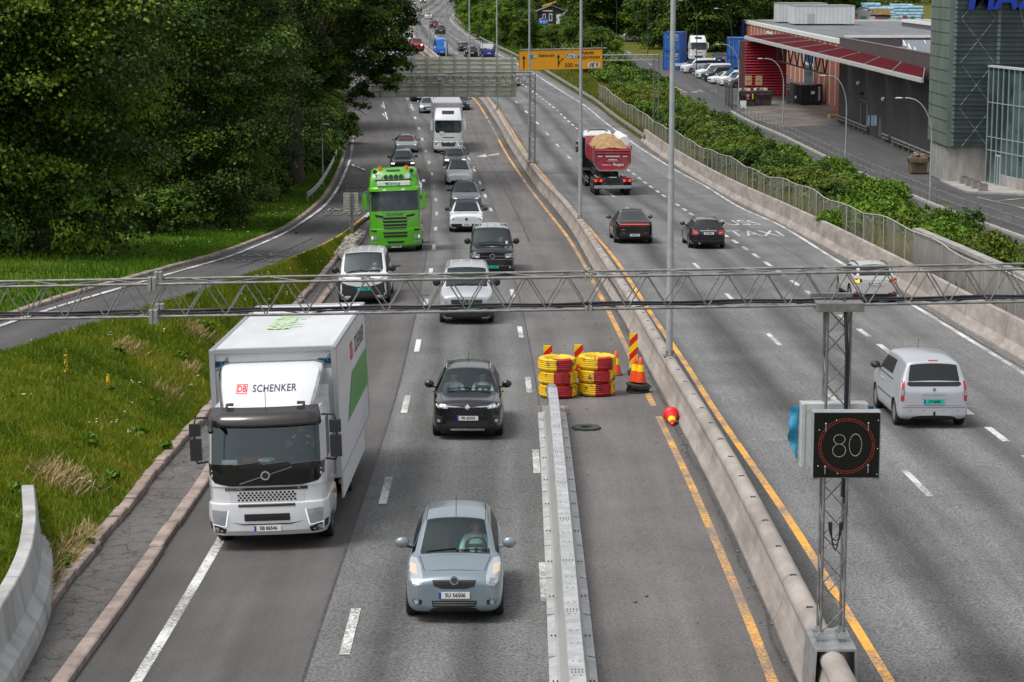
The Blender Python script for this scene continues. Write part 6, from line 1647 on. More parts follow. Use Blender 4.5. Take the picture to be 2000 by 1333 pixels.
class Car:
 def __init__(s,p,name,label,cat,group=None):
  s.p=p;s.L,s.W,s.H=p['L'],p['W'],p['H'];far=p.get('far',False)
  s.parts,s.bvh,s.fa,s.ra=make_car(p)
  s.root=empty(name);tag(s.root,label,cat,group)
  gl={1:GLASSF if far else p.get('ws',GLASS),2:GLASSF if far else GLASSD,3:GLASSF if far else GLASSD,4:GLASSF if far else GLASSD}
  b=s.parts.get(0);nb=len(b.v)
  s.parts[0].build('body',p['paint'],s.root)
  if 5 in s.parts:s.parts[5].build('trim',p.get('trimmat',M_TRIM),s.root)
  if 6 in s.parts:s.parts[6].build('glass_roof',M_GLOSSK,s.root)
  for k,nm in((1,'windscreen'),(2,'side_window'),(3,'side_window'),(4,'rear_window')):
   if k in s.parts:s.parts[k].build(nm,gl[k],s.root)
  s.wheels();s.mirrors()
  if not far:s.interior()
 def wheels(s):
  p=s.p;r=p['wr'];tw=p.get('tw',.205)
  rim=p.get('rim',M_ALLOY)
  for y in(s.fa,s.ra):
   for sx in(-1,1):
    x=sx*(s.W/2-tw/2-.018)
    M=Matrix.Translation((x,y,r))@Matrix.Rotation(sx*pi/2,4,'Y')
    mb=MB();h=tw/2
    mb.lathe([(r*.60,-h*.9),(r*.93,-h),(r,-h*.7),(r,h*.7),(r*.93,h),(r*.66,h*.95),(r*.64,h*.5),(r*.60,h*.3)],24 if not p.get('far')else 14,M,closed=True)
    w=mb.build('wheel',M_RUBBER,s.root)
    mb=MB();mb.lathe([(r*.66,h*.9),(r*.62,h*.80),(r*.58,h*.35)],20,M);mb.lathe([(0,h*.62),(r*.14,h*.62),(r*.17,h*.45)],10,M)
    for k in range(5 if not p.get('far')else 4):
     a=2*pi*k/5
     q=[M@Vector((rr*cos(a+da),rr*sin(a+da),zz))for rr,da,zz in((r*.13,-.5,h*.55),(r*.62,-.13,h*.72),(r*.62,.13,h*.72),(r*.13,.5,h*.55))]
     mb.add(q,[(0,1,2,3)])
    mb.lathe([(r*.60,h*.1),(.02,h*.1)],16,M,1)
    mb.build('rim',[rim,M_DARK],w)
 def mirrors(s):
  p=s.p;y=s.L/2-p.get('md',p['dc']+.42);z=p.get('mz',p.get('bz',p['hz'])+.10);m=p.get('mm',p['paint'])
  sz=p.get('ms',(1.0,1.0))
  for sx in(-1,1):
   mb=MB();x=sx*(s.W/2+.085)
   mb.ball((x,y,z),.12,8,0,(1.05*sz[0],.62,.82*sz[1]));mb.ext([Vector((sx*(s.W/2-.09),y+.03,z-.10)),Vector((sx*(s.W/2-.09),y-.05,z-.10)),Vector((sx*(s.W/2-.09),y-.05,z-.05)),Vector((sx*(s.W/2-.09),y+.03,z-.05))],[Vector((x,y+.03,z-.06)),Vector((x,y-.04,z-.06)),Vector((x,y-.04,z-.02)),Vector((x,y+.03,z-.02))],0)
   o=mb.build('mirror',m,s.root)
   g=MB();g.ball((x,y-.035,z),.095,7,0,(1.0*sz[0],.45,.68*sz[1]));g.build('mirror_glass',M_REFL,o)
 def interior(s):
  p=s.p;L=s.L;dc,d0=p['dc'],p['d0'];hz=p['hz'];sh=p.get('sh',.0)
  mb=MB();yd=L/2-dc
  mb.box((0,yd-.28,hz-.16),(s.W-.34,.50,.14));mb.box((0,yd-.5,hz-.32),(s.W-.34,.2,.3))
  mb.build('dashboard',M_INT,s.root,bevel=.03)
  mb=MB();mb.box((0,0,.42),(s.W-.34,L*.58,.10));mb.box((0,L/2-p['d1']+.1,.75),(s.W-.4,.12,.6));mb.build('floor',M_INT,s.root)
  sy=L/2-d0-p.get('sb',.28);s.seat=(sy,.60+sh)
  for sx in(-1,1):
   mb=MB();x=sx*s.W*.21
   mb.box((x,sy,.62+sh),(.48,.5,.14));mb.box((x,sy-.27,.93+sh),(.46,.13,.60),RX(.22));mb.box((x,sy-.36,1.30+sh),(.24,.08,.17),RX(.2))
   mb.build('seat',M_SEAT,s.root,bevel=.03)
  mb=MB();x=-s.W*.21
  M=Matrix.Translation((x,yd-.48,hz+.03))@Matrix.Rotation(radians(62),4,'X')
  pr=[(.185+.016*cos(2*pi*k/6),.016*sin(2*pi*k/6))for k in range(6)]
  mb.lathe(pr,20,M,closed=True);mb.box(M@Vector((0,0,0)),(.32,.04,.05),M.to_3x3());mb.box(M@Vector((0,0,-.1)),(.06,.06,.2),M.to_3x3())
  mb.build('steering_wheel',M_TRIM,s.root);s.wheelpos=M@Vector((0,0,0))
  # --- patches that hug the body, drawn in front (F), rear (R), top (T) or side (S) view
 def hit(s,view,a,b,side=1):
  if view=='F':o,d=Vector((a,9,b)),Vector((0,-1,0))
  elif view=='R':o,d=Vector((a,-9,b)),Vector((0,1,0))
  elif view=='T':o,d=Vector((a,b,9)),Vector((0,0,-1))
  else:o,d=Vector((9*side,a,b)),Vector((-side,0,0))
  h=s.bvh.ray_cast(o,d)
  return h[0],d
 def patch(s,name,m,poly,view='F',off=.006,mir=False,cuts=3,parent=None,one=False,side=1):
  sets=[poly]+([[(-x,z)for x,z in poly][::-1]]if mir else[])
  res=[];mbs=MB()
  for P in sets:
   bm=bmesh.new();vv=[]
   for i,(a,b)in enumerate(P):
    a2,b2=P[(i+1)%len(P)];k=max(1,int(max(abs(a2-a),abs(b2-b))/.12))
    for q in range(k):vv.append(bm.verts.new((a+(a2-a)*q/k,b+(b2-b)*q/k,0)))
   bm.faces.new(vv);bmesh.ops.triangulate(bm,faces=bm.faces[:]);bmesh.ops.subdivide_edges(bm,edges=bm.edges[:],cuts=cuts-1 if cuts>1 else 0,use_grid_fill=True)if cuts>1 else None
   bm.verts.ensure_lookup_table();co=[];last=None
   hs=[s.hit(view,v.co.x,v.co.y,side)for v in bm.verts]
   ok=[h[0]for h in hs if h[0]is not None]
   for v,(h,d)in zip(bm.verts,hs):
    if h is None:
     if not ok:h=Vector((0,0,0))
     else:
      key=(lambda q:(q.x-v.co.x)**2+(q.z-v.co.y)**2)if view in 'FR' else(lambda q:(q.x-v.co.x)**2+(q.y-v.co.y)**2)if view=='T' else(lambda q:(q.y-v.co.x)**2+(q.z-v.co.y)**2)
      h=min(ok,key=key)
      h=Vector((v.co.x,h.y,v.co.y))if view in 'FR' else(Vector((v.co.x,v.co.y,h.z))if view=='T' else Vector((h.x,v.co.x,v.co.y)))
    co.append(h-d*off)
   ax=1 if view in 'FR' else 2 if view=='T' else 0;miss=[h[0]is None for h in hs]
   fc=[tuple(v.index for v in f.verts)for f in bm.faces]
   keep=[f for f in fc if not any(miss[i]for i in f)and max(co[i][ax]for i in f)-min(co[i][ax]for i in f)<.20]
   mb=mbs if one else MB();mb.add(co,keep if len(keep)>.3*len(fc)else fc,0,True);bm.free()
   d=hs[0][1]
   for i in range(len(mb.f)):
    a,b,c=[Vector(mb.v[q])for q in mb.f[i][:3]]
    if(b-a).cross(c-a).dot(d)>0:mb.f[i]=mb.f[i][::-1]
   if not one:res.append(mb.build(name,m,parent or s.root))
  if one:res.append(mbs.build(name,m,parent or s.root))
  return res
 def plate(s,x,z,txt,view='F',m=None,w=.52,h=.11,gap=.012):
  hp,d=s.hit(view,x,z);n=-d;hp=hp if hp is not None else Vector((x,0,z))
  sg=1 if view=='F' else-1
  y=hp.y+sg*gap
  mb=MB();mb.box((x,y,z),(w,.012,h));pl=mb.build('licence_plate',m or M_PLW,s.root)
  mb=MB();mb.box((x+sg*(w*.46),y+sg*.0068,z),(w*.08,.002,h));mb.build('blue_band',M_PLB,pl)
  if txt:
   mb=MB();text_mb(mb,txt,h*.86,lambda u,v:Vector((x-sg*(u+w*.035),y+sg*.0075,z+v)),wx=.92,bold=.003);mb.build('lettering',M_PLT,pl)
  return pl
 def bar(s,name,m,pts,r=.012,parent=None):
  mb=MB();mb.tube(pts,r,6);return mb.build(name,m,parent or s.root)
 def wipers(s):
  for x0,x1 in((.15,-.42),(-.38,-.05-.0))if False else((.52,-.02),(-.02,-.58)):
   k=5;P=[]
   for i in range(k):
    x=(x0+(x1-x0)*i/(k-1))*s.W/1.8;yb=s.L/2-s.p['dc']-.05-.05*i/k
    h,d=s.hit('T',x,yb);P.append((h or Vector((x,yb,s.p['hz'])))+Vector((0,0,.018)))
   s.bar('wiper',M_TRIM,P,.011)
 def handles(s,z=None,ys=(.0,)):
  for side in(-1,1):
   for y in ys:
    h,d=s.hit('S',y,z or s.p['hz']-.12,side)
    if h:mb=MB();mb.box(h-d*.015,(.03,.2,.035));mb.build('door_handle',s.p.get('hm',s.p['paint']),s.root,bevel=.008)
 def bonnet(s,d0,d1,x0,x1):
  for k in(-1,1):s.patch('bonnet_gap',M_DARK,[(k*x0,s.L/2-d0),(k*(x0+.012),s.L/2-d0),(k*(x1+.012),s.L/2-d1),(k*x1,s.L/2-d1)],'T',.003,cuts=2)
  s.patch('bonnet_gap',M_DARK,[(-x0,s.L/2-d0),(-x0*.5,s.L/2-d0+.05),(x0*.5,s.L/2-d0+.05),(x0,s.L/2-d0),(x0*.5,s.L/2-d0+.036),(-x0*.5,s.L/2-d0+.036)],'T',.003,cuts=2)
 def seam(s,y,z0,z1):
  for side in(-1,1):s.patch('door_gap',M_DARK,[(y-.006,z0),(y+.006,z0),(y+.006,z1),(y-.006,z1)],'S',.002,side=side,cuts=1)
 def place(s,px,py,line,sgn,ref='F',dyaw=0.0,zf=zroad,dx=0.0,world=None):
  """put the wheel contact of the near axle at the pixel; sgn -1 drives towards the camera"""
  c=world if world is not None else at(px,py,zf)
  d=s.fa if ref=='F' else s.ra
  place_root(s.root,c,line,sgn,d,dyaw,zf,s.p['wb']if s.p else 3.0,s.W)
  return s.root
def place_root(root,c,line,sgn,d,dyaw=0.0,zf=zroad,wb=2.7,W=1.8,fwd=None):
 f=Vector(fwd).normalized()if fwd is not None else frame(c.y,line,sgn)
 f.z=0;f.normalize()
 f=RZ(dyaw)@f;r=Vector((f.y,-f.x,0))
 o=c-f*d
 def g(v):return Vector((v.x,v.y,zf(v.x,v.y)))
 a,b=g(o+f*wb/2),g(o-f*wb/2);l_,r_=g(o-r*W*.4),g(o+r*W*.4)
 fy=(a-b).normalized();rx=(r_-l_).normalized();up=rx.cross(fy).normalized();rx=fy.cross(up).normalized()
 z=(a.z+b.z)/2
 M=Matrix((rx,fy,up)).transposed().to_4x4();M.translation=Vector((o.x,o.y,z))
 root.matrix_world=M
 # ------- people
SKIN=mat('skin',(.50,.30,.22),.55);HAIR={k:mat('hair_'+k,c,.7)for k,c in(('dark',(.035,.022,.015)),('grey',(.30,.29,.28)),('brown',(.09,.05,.03)))}
def make_person(name,shirt,hair,label,arms='wheel',trousers=(.03,.04,.07)):
 """seated figure grown from a skeleton with one skin; origin at the hips, facing +Y"""
 J={}
 def v(k,x,y,z,r):J[k]=(Vector((x,y,z)),r)
 v('pel',0,0,.10,.15);v('bel',0,-.03,.26,.145);v('che',0,-.08,.45,.165);v('nb',0,-.10,.585,.075);v('nk',0,-.085,.655,.058);v('hd',0,-.055,.75,.088);v('ht',0,-.065,.835,.078)
 E=[('pel','bel'),('bel','che'),('che','nb'),('nb','nk'),('nk','hd'),('hd','ht')]
 for s,n in((-1,'l'),(1,'r')):
  v('sh'+n,s*.20,-.09,.53,.075)
  if arms=='wheel':v('el'+n,s*.27,.12,.33,.052);v('wr'+n,s*.19,.33,.42,.034);v('ha'+n,s*.165,.40,.455,.036)
  else:v('el'+n,s*.27,.04,.30,.052);v('wr'+n,s*.13,.24,.325,.034);v('ha'+n,s*.08,.31,.32,.036)
  v('hi'+n,s*.10,.05,.08,.10);v('kn'+n,s*.15,.46,.16,.072);v('an'+n,s*.14,.62,-.22,.05);v('to'+n,s*.14,.74,-.27,.045)
  E+=[('nb','sh'+n),('sh'+n,'el'+n),('el'+n,'wr'+n),('wr'+n,'ha'+n),('pel','hi'+n),('hi'+n,'kn'+n),('kn'+n,'an'+n),('an'+n,'to'+n)]
  for k in range(4):
   h=J['ha'+n][0];a=Vector((s*(.018-.012*k),.035-.004*abs(k-1),.018-.010*k));v('f%d%s'%(k,n),*(h+a),.010);v('g%d%s'%(k,n),*(h+a+Vector((-s*.012,.016,-.022))),.009)
   E+=[('ha'+n,'f%d%s'%(k,n)),('f%d%s'%(k,n),'g%d%s'%(k,n))]
  h=J['ha'+n][0];v('t'+n,*(h+Vector((-s*.035,.0,.022))),.011);E.append(('ha'+n,'t'+n))
 ks=list(J);me=bpy.data.meshes.new(name);me.from_pydata([J[k][0]for k in ks],[(ks.index(a),ks.index(b))for a,b in E],[])
 ob=bpy.data.objects.new(name,me);COL.objects.link(ob)
 sk=ob.modifiers.new('skin','SKIN');sk.use_smooth_shade=True
 for k,q in zip(ks,me.skin_vertices[0].data):q.radius=(J[k][1],J[k][1]);q.use_root=(k=='pel')
 sb=ob.modifiers.new('s','SUBSURF');sb.levels=sb.render_levels=2
 dg=bpy.context.evaluated_depsgraph_get();m2=bpy.data.meshes.new_from_object(ob.evaluated_get(dg));bpy.data.objects.remove(ob)
 m2 .materials.clear()
 sm=mat('cloth_%s'%name,shirt,.85);tm=mat('trousers_navy',trousers,.85)
 for q in(SKIN,sm,tm,HAIR[hair]):m2 .materials.append(q)
 for f in m2 .polygons:
  c=f.center;mi=0
  if c.z<.14 or(c.y>.14 and c.z<.275):mi=2
  elif c.z<.60 and c.y<.20:mi=1
  if c.z>.60:mi=3 if(c.z>.80 or(c.y<-.085 and c.z>.70))else 0
  f.material_index=mi
 m2 .polygons.foreach_set('use_smooth',[True]*len(m2 .polygons))
 o=bpy.data.objects.new('person',m2);COL.objects.link(o);tag(o,label,'person')
 for s in(-1,1):
  mb=MB();mb.ball((s*.033,.027,.765),.011,5);mb.build('eye',M_DARK,o)
  mb=MB();mb.ball((s*.088,-.055,.75),.024,6,0,(.4,.8,1.3));mb.build('ear',SKIN,o)
 mb=MB();mb.ball((0,.036,.735),.018,6,0,(.8,1.0,1.3));mb.build('nose',SKIN,o)
 mb=MB();mb.box((0,.024,.700),(.05,.012,.010));mb.build('mouth',mat('lips',(.38,.15,.13),.6),o)
 return o
def seat_person(o,car,side=-1,dz=.0,dy=0.0):
 sy,sz=car.seat
 o.matrix_world=car.root.matrix_world@Matrix.Translation((side*car.W*.21,sy+.06+dy,sz-.09+dz))
BLK,WHT=paint('black',(.008,.008,.010),.12,.0,.45),paint('white',(.66,.67,.68),.25)
def lamp_round(c,x,z,r,m=None,view='F',name='fog_lamp'):
 for sx in(-1,1):
  P=[(sx*x+r*cos(2*pi*k/10),z+r*sin(2*pi*k/10))for k in range(10)]
  c.patch(name,m or M_LAMP,P,view,.012,cuts=1)
def disc(c,x,z,r,m,view='F',name='badge',off=.02,t=.012,inner=None):
 h,d=c.hit(view,x,z);h=h or Vector((x,0,z));mb=MB();mb.cyl(h-d*.0,h-d*off,r,n=16)
 o=mb.build(name,m,c.root)
 if inner:g=MB();g.cyl(h-d*off,h-d*(off+.004),r*.72,n=14);g.build('badge_centre',inner,o)
 return o
def rect(x0,z0,x1,z1):return[(x0,z0),(x1,z0),(x1,z1),(x0,z1)]
def rails(c,z0=.0,m=None,y0=None,y1=None):
 p=c.p
 for sx in(-1,1):
  P=[]
  for k in range(7):
   y=(y0 or c.L/2-p['d0']-.1)+((y1 or c.L/2-p['d1']+.1)-(y0 or c.L/2-p['d0']-.1))*k/6
   h,d=c.hit('T',sx*(p['rw']-.06),y)
   if h:P.append(h+Vector((0,0,.05 if 0<k<6 else.01)))
  if len(P)>2:c.bar('roof_rail',m or M_CHROME,P,.02)
def antenna(c,d,ln=.32,x=0.0):
 h,dd=c.hit('T',x,c.L/2-d)
 if h:c.bar('antenna',M_TRIM,[h,h+Vector((0,-.06,ln))],.006)
 # ---- bluish grey small hatchback in front
yar=Car(dict(L=3.75,W=1.695,H=1.53,gc=.17,nz=.84,hz=1.0,tz=1.03,dc=.98,d0=1.70,d1=3.35,dt=3.68,rw=.585,wr=.30,fo=.74,wb=2.46,pil=[(2.35,2.45),(3.2,3.4)],paint=paint('bluegrey',(.22,.275,.315),.27,.35),lev=2,nose=(.70,.84,.94),tuck=.09),'small_hatchback','bluish grey small hatchback nearest the camera with its lights on','car','cars driving towards the camera')
yar.patch('headlight',M_CLEAR,[(.53,.80),(.54,.69),(.66,.645),(.77,.70),(.805,.84),(.795,.95),(.66,.945),(.58,.89)],'F',.006,True,cuts=7)
yar.patch('headlight_reflector',M_LIT,[(.60,.69),(.70,.69),(.72,.75),(.61,.76)],'F',.014);yar.patch('headlight_reflector',M_CHROME,[(-.58,.70),(-.72,.69),(-.74,.76),(-.60,.78)],'F',.012)
yar.patch('headlight_reflector',M_CHROME,[(.58,.685),(.735,.68),(.75,.775),(.60,.79)],'F',.010)
yar.patch('turn_lamp',mat('turn_lamp_clear',(.62,.50,.40),.2),[(.63,.81),(.76,.82),(.77,.90),(.66,.895)],'F',.012,True,cuts=4)
yar.patch('grille',M_TRIM,[(-.37,.76),(-.34,.66),(-.2,.615),(.2,.615),(.34,.66),(.37,.76)],'F',.006)
for k in range(4):yar.patch('grille_bar',M_REFL,rect(-.33+.012*k,.735-.03*k,.33-.012*k,.742-.03*k),'F',.010,cuts=1)
disc(yar,0,.755,.075,M_CHROME,inner=M_REFL)
yar.patch('lower_intake',M_TRIM,[(-.38,.41),(-.36,.30),(.36,.30),(.38,.41)],'F',.006)
for k in range(2):yar.patch('intake_bar',M_CHROME,rect(-.35,.335+.04*k,.35,.345+.04*k),'F',.011,cuts=1)
yar.patch('fog_recess',M_TRIM,[(.54,.42),(.55,.34),(.70,.36),(.73,.44)],'F',.005,True);lamp_round(yar,.635,.39,.042)
yar.plate(0,.505,'SU 56506');yar.wipers();antenna(yar,1.85,.33);yar.handles(.86,(-.35,))
yar.seam(.42,.35,.98);yar.seam(-.62,.4,1.0)
for k in range(2):yar.patch('roof_seam',M_DARK,[((-1)**k*.50,-1.4),((-1)**k*.51,-1.4),((-1)**k*.525,.15),((-1)**k*.515,.15)],'T',.003,cuts=1)
yar.bonnet(.30,.95,.50,.60)
yar.place(889,1199,L1,-1)
# ---- black compact suv
suz=Car(dict(L=4.3,W=1.785,H=1.585,gc=.19,nz=.96,hz=1.07,tz=1.07,dc=1.2,d0=1.95,d1=3.75,dt=4.15,rw=.615,wr=.34,fo=.9,wb=2.6,pil=[(2.6,2.7),(3.55,3.75)],paint=BLK,lev=2,clad=2,nose=(.74,.87,.95),mm=BLK,hb=.06),'compact_suv','black compact suv behind the bluish grey hatchback with silver roof rails','car','cars driving towards the camera')
suz.patch('headlight',M_LAMP,[(.46,.86),(.50,.79),(.80,.83),(.86,.94),(.82,.98)],'F',.007,True)
for sx in(-1,1):
 for k in range(3):suz.patch('daylight_led',M_LITW,[(sx*(.54+.1*k),.825+.016*k),(sx*(.57+.1*k),.83+.016*k),(sx*(.58+.1*k),.865+.016*k),(sx*(.55+.1*k),.86+.016*k)],'F',.014,cuts=1)
suz.patch('grille',M_GLOSSK,[(-.46,.84),(-.40,.60),(.40,.60),(.46,.84)],'F',.006)
for r_ in range(4):
 for k in range(9):x=-.36+.09*k+(.045 if r_%2 else 0);suz.patch('grille_cell',M_REFL,[(x-.018,.64+.05*r_),(x,.625+.05*r_),(x+.018,.64+.05*r_),(x,.655+.05*r_)],'F',.011,cuts=1)if abs(x)<.4 else None
suz.patch('chrome_strip',M_CHROME,[(-.48,.865),(-.47,.84),(-.08,.815),(.08,.815),(.47,.84),(.48,.865),(.1,.845),(-.1,.845)],'F',.014)
suz.patch('badge',M_CHROME,[(-.07,.83),(.0,.90),(.07,.85),(.0,.83),(.07,.82),(.0,.76),(-.07,.80),(.0,.83)],'F',.022)
suz.patch('lower_intake',M_TRIM,[(-.52,.50),(-.48,.34),(.48,.34),(.52,.50)],'F',.006)
suz.patch('skid_plate',M_CHROME,[(-.42,.30),(-.42,.245),(.42,.245),(.42,.30)],'F',.014)
suz.patch('fog_recess',M_TRIM,[(.60,.60),(.62,.42),(.80,.46),(.82,.62)],'F',.005,True);lamp_round(suz,.71,.50,.045);suz.patch('turn_lamp',M_REFL,rect(.62,.585,.78,.615),'F',.012,True)
suz.plate(0,.56,'PR 65303');suz.wipers();rails(suz);antenna(suz,3.3,.22);suz.handles(.92,(.1,-.9));suz.seam(.55,.4,1.04)
suz.bonnet(.24,1.15,.62,.70);suz.place(914,849,L1,-1)
# ---- white and dark electric van with black lower front
buz=Car(dict(L=4.71,W=1.985,H=1.94,gc=.18,nz=1.02,hz=1.16,tz=1.2,dc=.56,d0=1.30,d1=4.35,dt=4.62,rw=.80,wr=.36,fo=.86,wb=2.99,pil=[(1.62,1.75),(2.7,2.82),(3.75,3.9)],paint=WHT,lev=2,nose=(.80,.89,.96),mm=M_TRIM,hb=.10,td=.03,ms=(1.2,1.3),tuck=.06,sb=.15,sh=.12),'electric_van','rounded white van with black front bumper in the left lane behind the white box lorry','van','vans driving towards the camera')
buz.patch('front_bumper',mat('bumper_charcoal',(.022,.025,.03),.5),[(-.97,.98),(-.95,.25),(.95,.25),(.97,.98),(.62,.78),(.25,.70),(-.25,.70),(-.62,.78)],'F',.007,cuts=4)
for side in(-1,1):buz.patch('side_trim',MATS['bumper_charcoal'],[(1.93,.26),(1.93,.84),(2.28,.97),(2.28,.26)],'S',.008,side=side)
buz.patch('lower_grille',M_DARK,[(-.45,.46),(-.5,.30),(.5,.30),(.45,.46)],'F',.012)
for r_ in range(3):
 for k in range(10):buz.patch('grille_cell',M_REFL,[(x_:=-.42+.093*k+(.045 if r_%2 else 0),.335+.045*r_),(x_+.04,.335+.045*r_),(x_+.03,.36+.045*r_),(x_+.01,.36+.045*r_)],'F',.016,cuts=1)
buz.patch('headlight',M_LAMP,[(.56,.96),(.58,.90),(.86,.99),(.92,1.06),(.88,1.08)],'F',.009,True)
buz.patch('light_bar',M_REFL,rect(-.56,.94,.56,.965),'F',.008)
disc(buz,0,.93,.10,M_CHROME,inner=M_GLOSSK);buz.plate(0,.60,'EF 91608',m=M_PLG);buz.wipers();buz.handles(1.0,(.3,-.6))
for k in range(4):buz.patch('roof_groove',mat('roof_groove',(.42,.43,.44),.5),rect(-.54+.34*k,-1.9,-.48+.34*k,.7),'T',.004)
buz.place(713,591,L1,-1,dyaw=.0)
mb=MB();mb.box((.1,1.62,1.09),(.34,.12,.05),RZ(.2));mb.box((-.42,1.62,1.10),(.36,.14,.05));mb.build('paper',mat('paper_white',(.72,.75,.78),.7),buz.root)
# ---- silver white van with star badge
vit=Car(dict(L=5.14,W=1.93,H=1.91,gc=.17,nz=1.08,hz=1.25,tz=1.2,dc=.95,d0=1.72,d1=4.85,dt=5.05,rw=.775,wr=.34,fo=.9,wb=3.2,pil=[(2.4,2.55),(3.6,3.75),(4.5,4.7)],sg=3.4,paint=paint('silverwhite',(.47,.485,.51),.25,.2),lev=2,nose=(.76,.87,.95),mm=M_TRIM,ms=(1.15,1.45),td=.02,sb=.2,sh=.15),'panel_van','silvery white van in the middle lane seen through the near gantry beam','van','vans driving towards the camera')
vit.patch('front_bumper',M_TRIM,[(-.95,.64),(-.94,.2),(.94,.2),(.95,.64),(.6,.52),(-.6,.52)],'F',.007,cuts=4)
for side in(-1,1):vit.patch('side_trim',M_TRIM,[(2.08,.24),(2.08,.58),(2.5,.62),(2.5,.24)],'S',.008,side=side)
vit.patch('grille',M_TRIM,[(-.55,.88),(-.52,.66),(.52,.66),(.55,.88)],'F',.008)
for k in range(3):vit.patch('grille_bar',M_REFL,rect(-.53,.70+.065*k,.53,.725+.065*k),'F',.014)
disc(vit,0,.79,.125,M_CHROME,inner=M_TRIM,off=.03)
vit.patch('headlight',M_LAMP,[(.58,.72),(.66,.66),(.84,.80),(.92,1.04),(.88,1.06),(.74,.90)],'F',.009,True)
vit.patch('daylight_led',M_LITW,[(.60,.70),(.66,.665),(.84,.80),(.80,.80)],'F',.015,True,cuts=1)
vit.patch('lower_intake',M_DARK,rect(-.55,.30,.55,.42),'F',.013)
vit.plate(0,.50,'CV 57613',m=M_PLG);vit.wipers();vit.handles(1.0,(.3,))
for x in(-.55,-.18,.18,.55):vit.patch('roof_groove',mat('roof_groove',(.42,.43,.44),.5),rect(x-.02,-2.2,x+.02,.6),'T',.004)
vit.place(911.5,629,L2,-1)
# ---- black van
t6=Car(dict(L=4.9,W=1.904,H=1.97,gc=.17,nz=1.12,hz=1.27,tz=1.25,dc=.92,d0=1.62,d1=4.62,dt=4.82,rw=.79,wr=.34,fo=.9,wb=3.0,pil=[(2.3,2.45),(3.5,3.65),(4.3,4.5)],paint=BLK,lev=2,nose=(.82,.90,.96),mm=M_TRIM,ms=(1.1,1.35),td=.02,sb=.2,sh=.15),'panel_van','black van with a round emblem on its bonnet, right of the middle lane','van','vans driving towards the camera')
t6 .patch('roof_panel',mat('roof_silver',(.42,.44,.46),.4,.3),rect(-.72,-2.1,.72,.70),'T',.005,cuts=4)
for x in(-.5,-.17,.17,.5):t6 .patch('roof_groove',mat('roof_groove2',(.25,.26,.27),.5),rect(x-.02,-2.05,x+.02,.66),'T',.009)
t6 .patch('headlight',M_LAMP,[(.52,.93),(.54,.78),(.86,.80),(.90,.94),(.84,.98)],'F',.008,True);t6 .patch('daylight_led',M_LITW,rect(.56,.80,.84,.83),'F',.014,True,cuts=1)
t6 .patch('chrome_strip',M_CHROME,rect(-.5,.84,.5,.855),'F',.012);t6 .patch('chrome_strip',M_CHROME,rect(-.9,.70,.9,.715),'F',.012)
disc(t6,0,.85,.105,M_CHROME,inner=M_GLOSSK);t6 .patch('grille',M_TRIM,[(-.56,.68),(-.5,.46),(.5,.46),(.56,.68)],'F',.009)
t6 .patch('chrome_strip',M_CHROME,rect(-.8,.44,.8,.452),'F',.014);lamp_round(t6,.74,.38,.05)
t6 .patch('bonnet_emblem',mat('emblem_grey',(.32,.33,.33),.4),[(-.34,1.965),(-.12,1.985),(0,2.04),(.12,1.985),(.34,1.965),(.12,1.945),(0,1.89),(-.12,1.945)],'T',.008)
t6 .plate(.0,.40,'EF 21048',m=M_PLG);t6 .wipers()
t6 .place(961,536,L2,-1)
mb=MB();mb.box((-.62,1.5,1.34),(.1,.1,.12));mb.build('dash_box',mat('paper_white',(.72,.75,.78)),t6 .root)
# ---- queue in the middle lane
def suv(nm,label,P,px,py,line,**kw):c=Car(P,nm,label,'car','cars driving towards the camera');c.place(px,py,line,-1,**kw);return c
ex=suv('electric_suv','white electric suv with a black lower bumper in front of the grey one',dict(L=4.23,W=1.84,H=1.55,gc=.18,nz=.94,hz=1.04,tz=1.05,dc=1.02,d0=1.80,d1=3.65,dt=4.08,rw=.63,wr=.35,fo=.82,wb=2.65,pil=[(2.4,2.5),(3.3,3.5)],paint=WHT,nose=(.84,.92,.97),mm=M_TRIM,hb=.05,pano=1),911,452.5,L2)
ex.patch('front_bumper',M_TRIM,[(-.80,.46),(-.88,.2),(.88,.2),(.80,.46)],'F',.008);ex.patch('nose_panel',mat('panel_offwhite',(.60,.61,.62),.3),rect(-.62,.60,.62,.76),'F',.006)
ex.patch('headlight',M_LITW,[(.52,.83),(.52,.815),(.80,.785),(.80,.67),(.83,.67),(.84,.81)],'F',.010,True);ex.patch('headlight_recess',M_TRIM,rect(.68,.67,.80,.77),'F',.009,True)
disc(ex,0,.70,.07,M_TRIM);ex.plate(0,.40,'EJ 89985');ex.wipers()
TY=dict(L=4.75,W=1.92,H=1.62,gc=.17,nz=.80,hz=1.02,tz=1.10,dc=1.12,d0=2.08,d1=3.25,dt=4.45,rw=.61,wr=.36,fo=.85,wb=2.89,pil=[(2.6,2.7),(3.6,3.75)],nose=(.78,.89,.96),pano=1,hb=.06,mm=M_TRIM,td=.02)
def tesla_front(c,txt):
 c.patch('headlight',M_LAMP,[(.50,.70),(.60,.66),(.84,.74),(.88,.86),(.78,.84)],'F',.008,True);c.patch('daylight_led',M_LITW,[(.54,.69),(.60,.67),(.72,.71),(.68,.74)],'F',.014,True,cuts=1)
 c.patch('lower_intake',M_TRIM,[(-.62,.34),(-.58,.24),(.58,.24),(.62,.34)],'F',.008);c.patch('fog_slot',M_TRIM,rect(.66,.40,.86,.44),'F',.008,True)
 c.plate(0,.42,txt);c.wipers()
tg=suv('electric_suv','mid grey electric suv between two white ones in the middle lane',dict(TY,paint=paint('midgrey',(.125,.13,.142),.24,.5)),910,409,L2);tesla_front(tg,'')
tw=suv('electric_suv','white electric suv with smooth nose behind the grey one',dict(TY,paint=WHT,mm=WHT),897,360.5,L2);tesla_front(tw,'EL 41092')
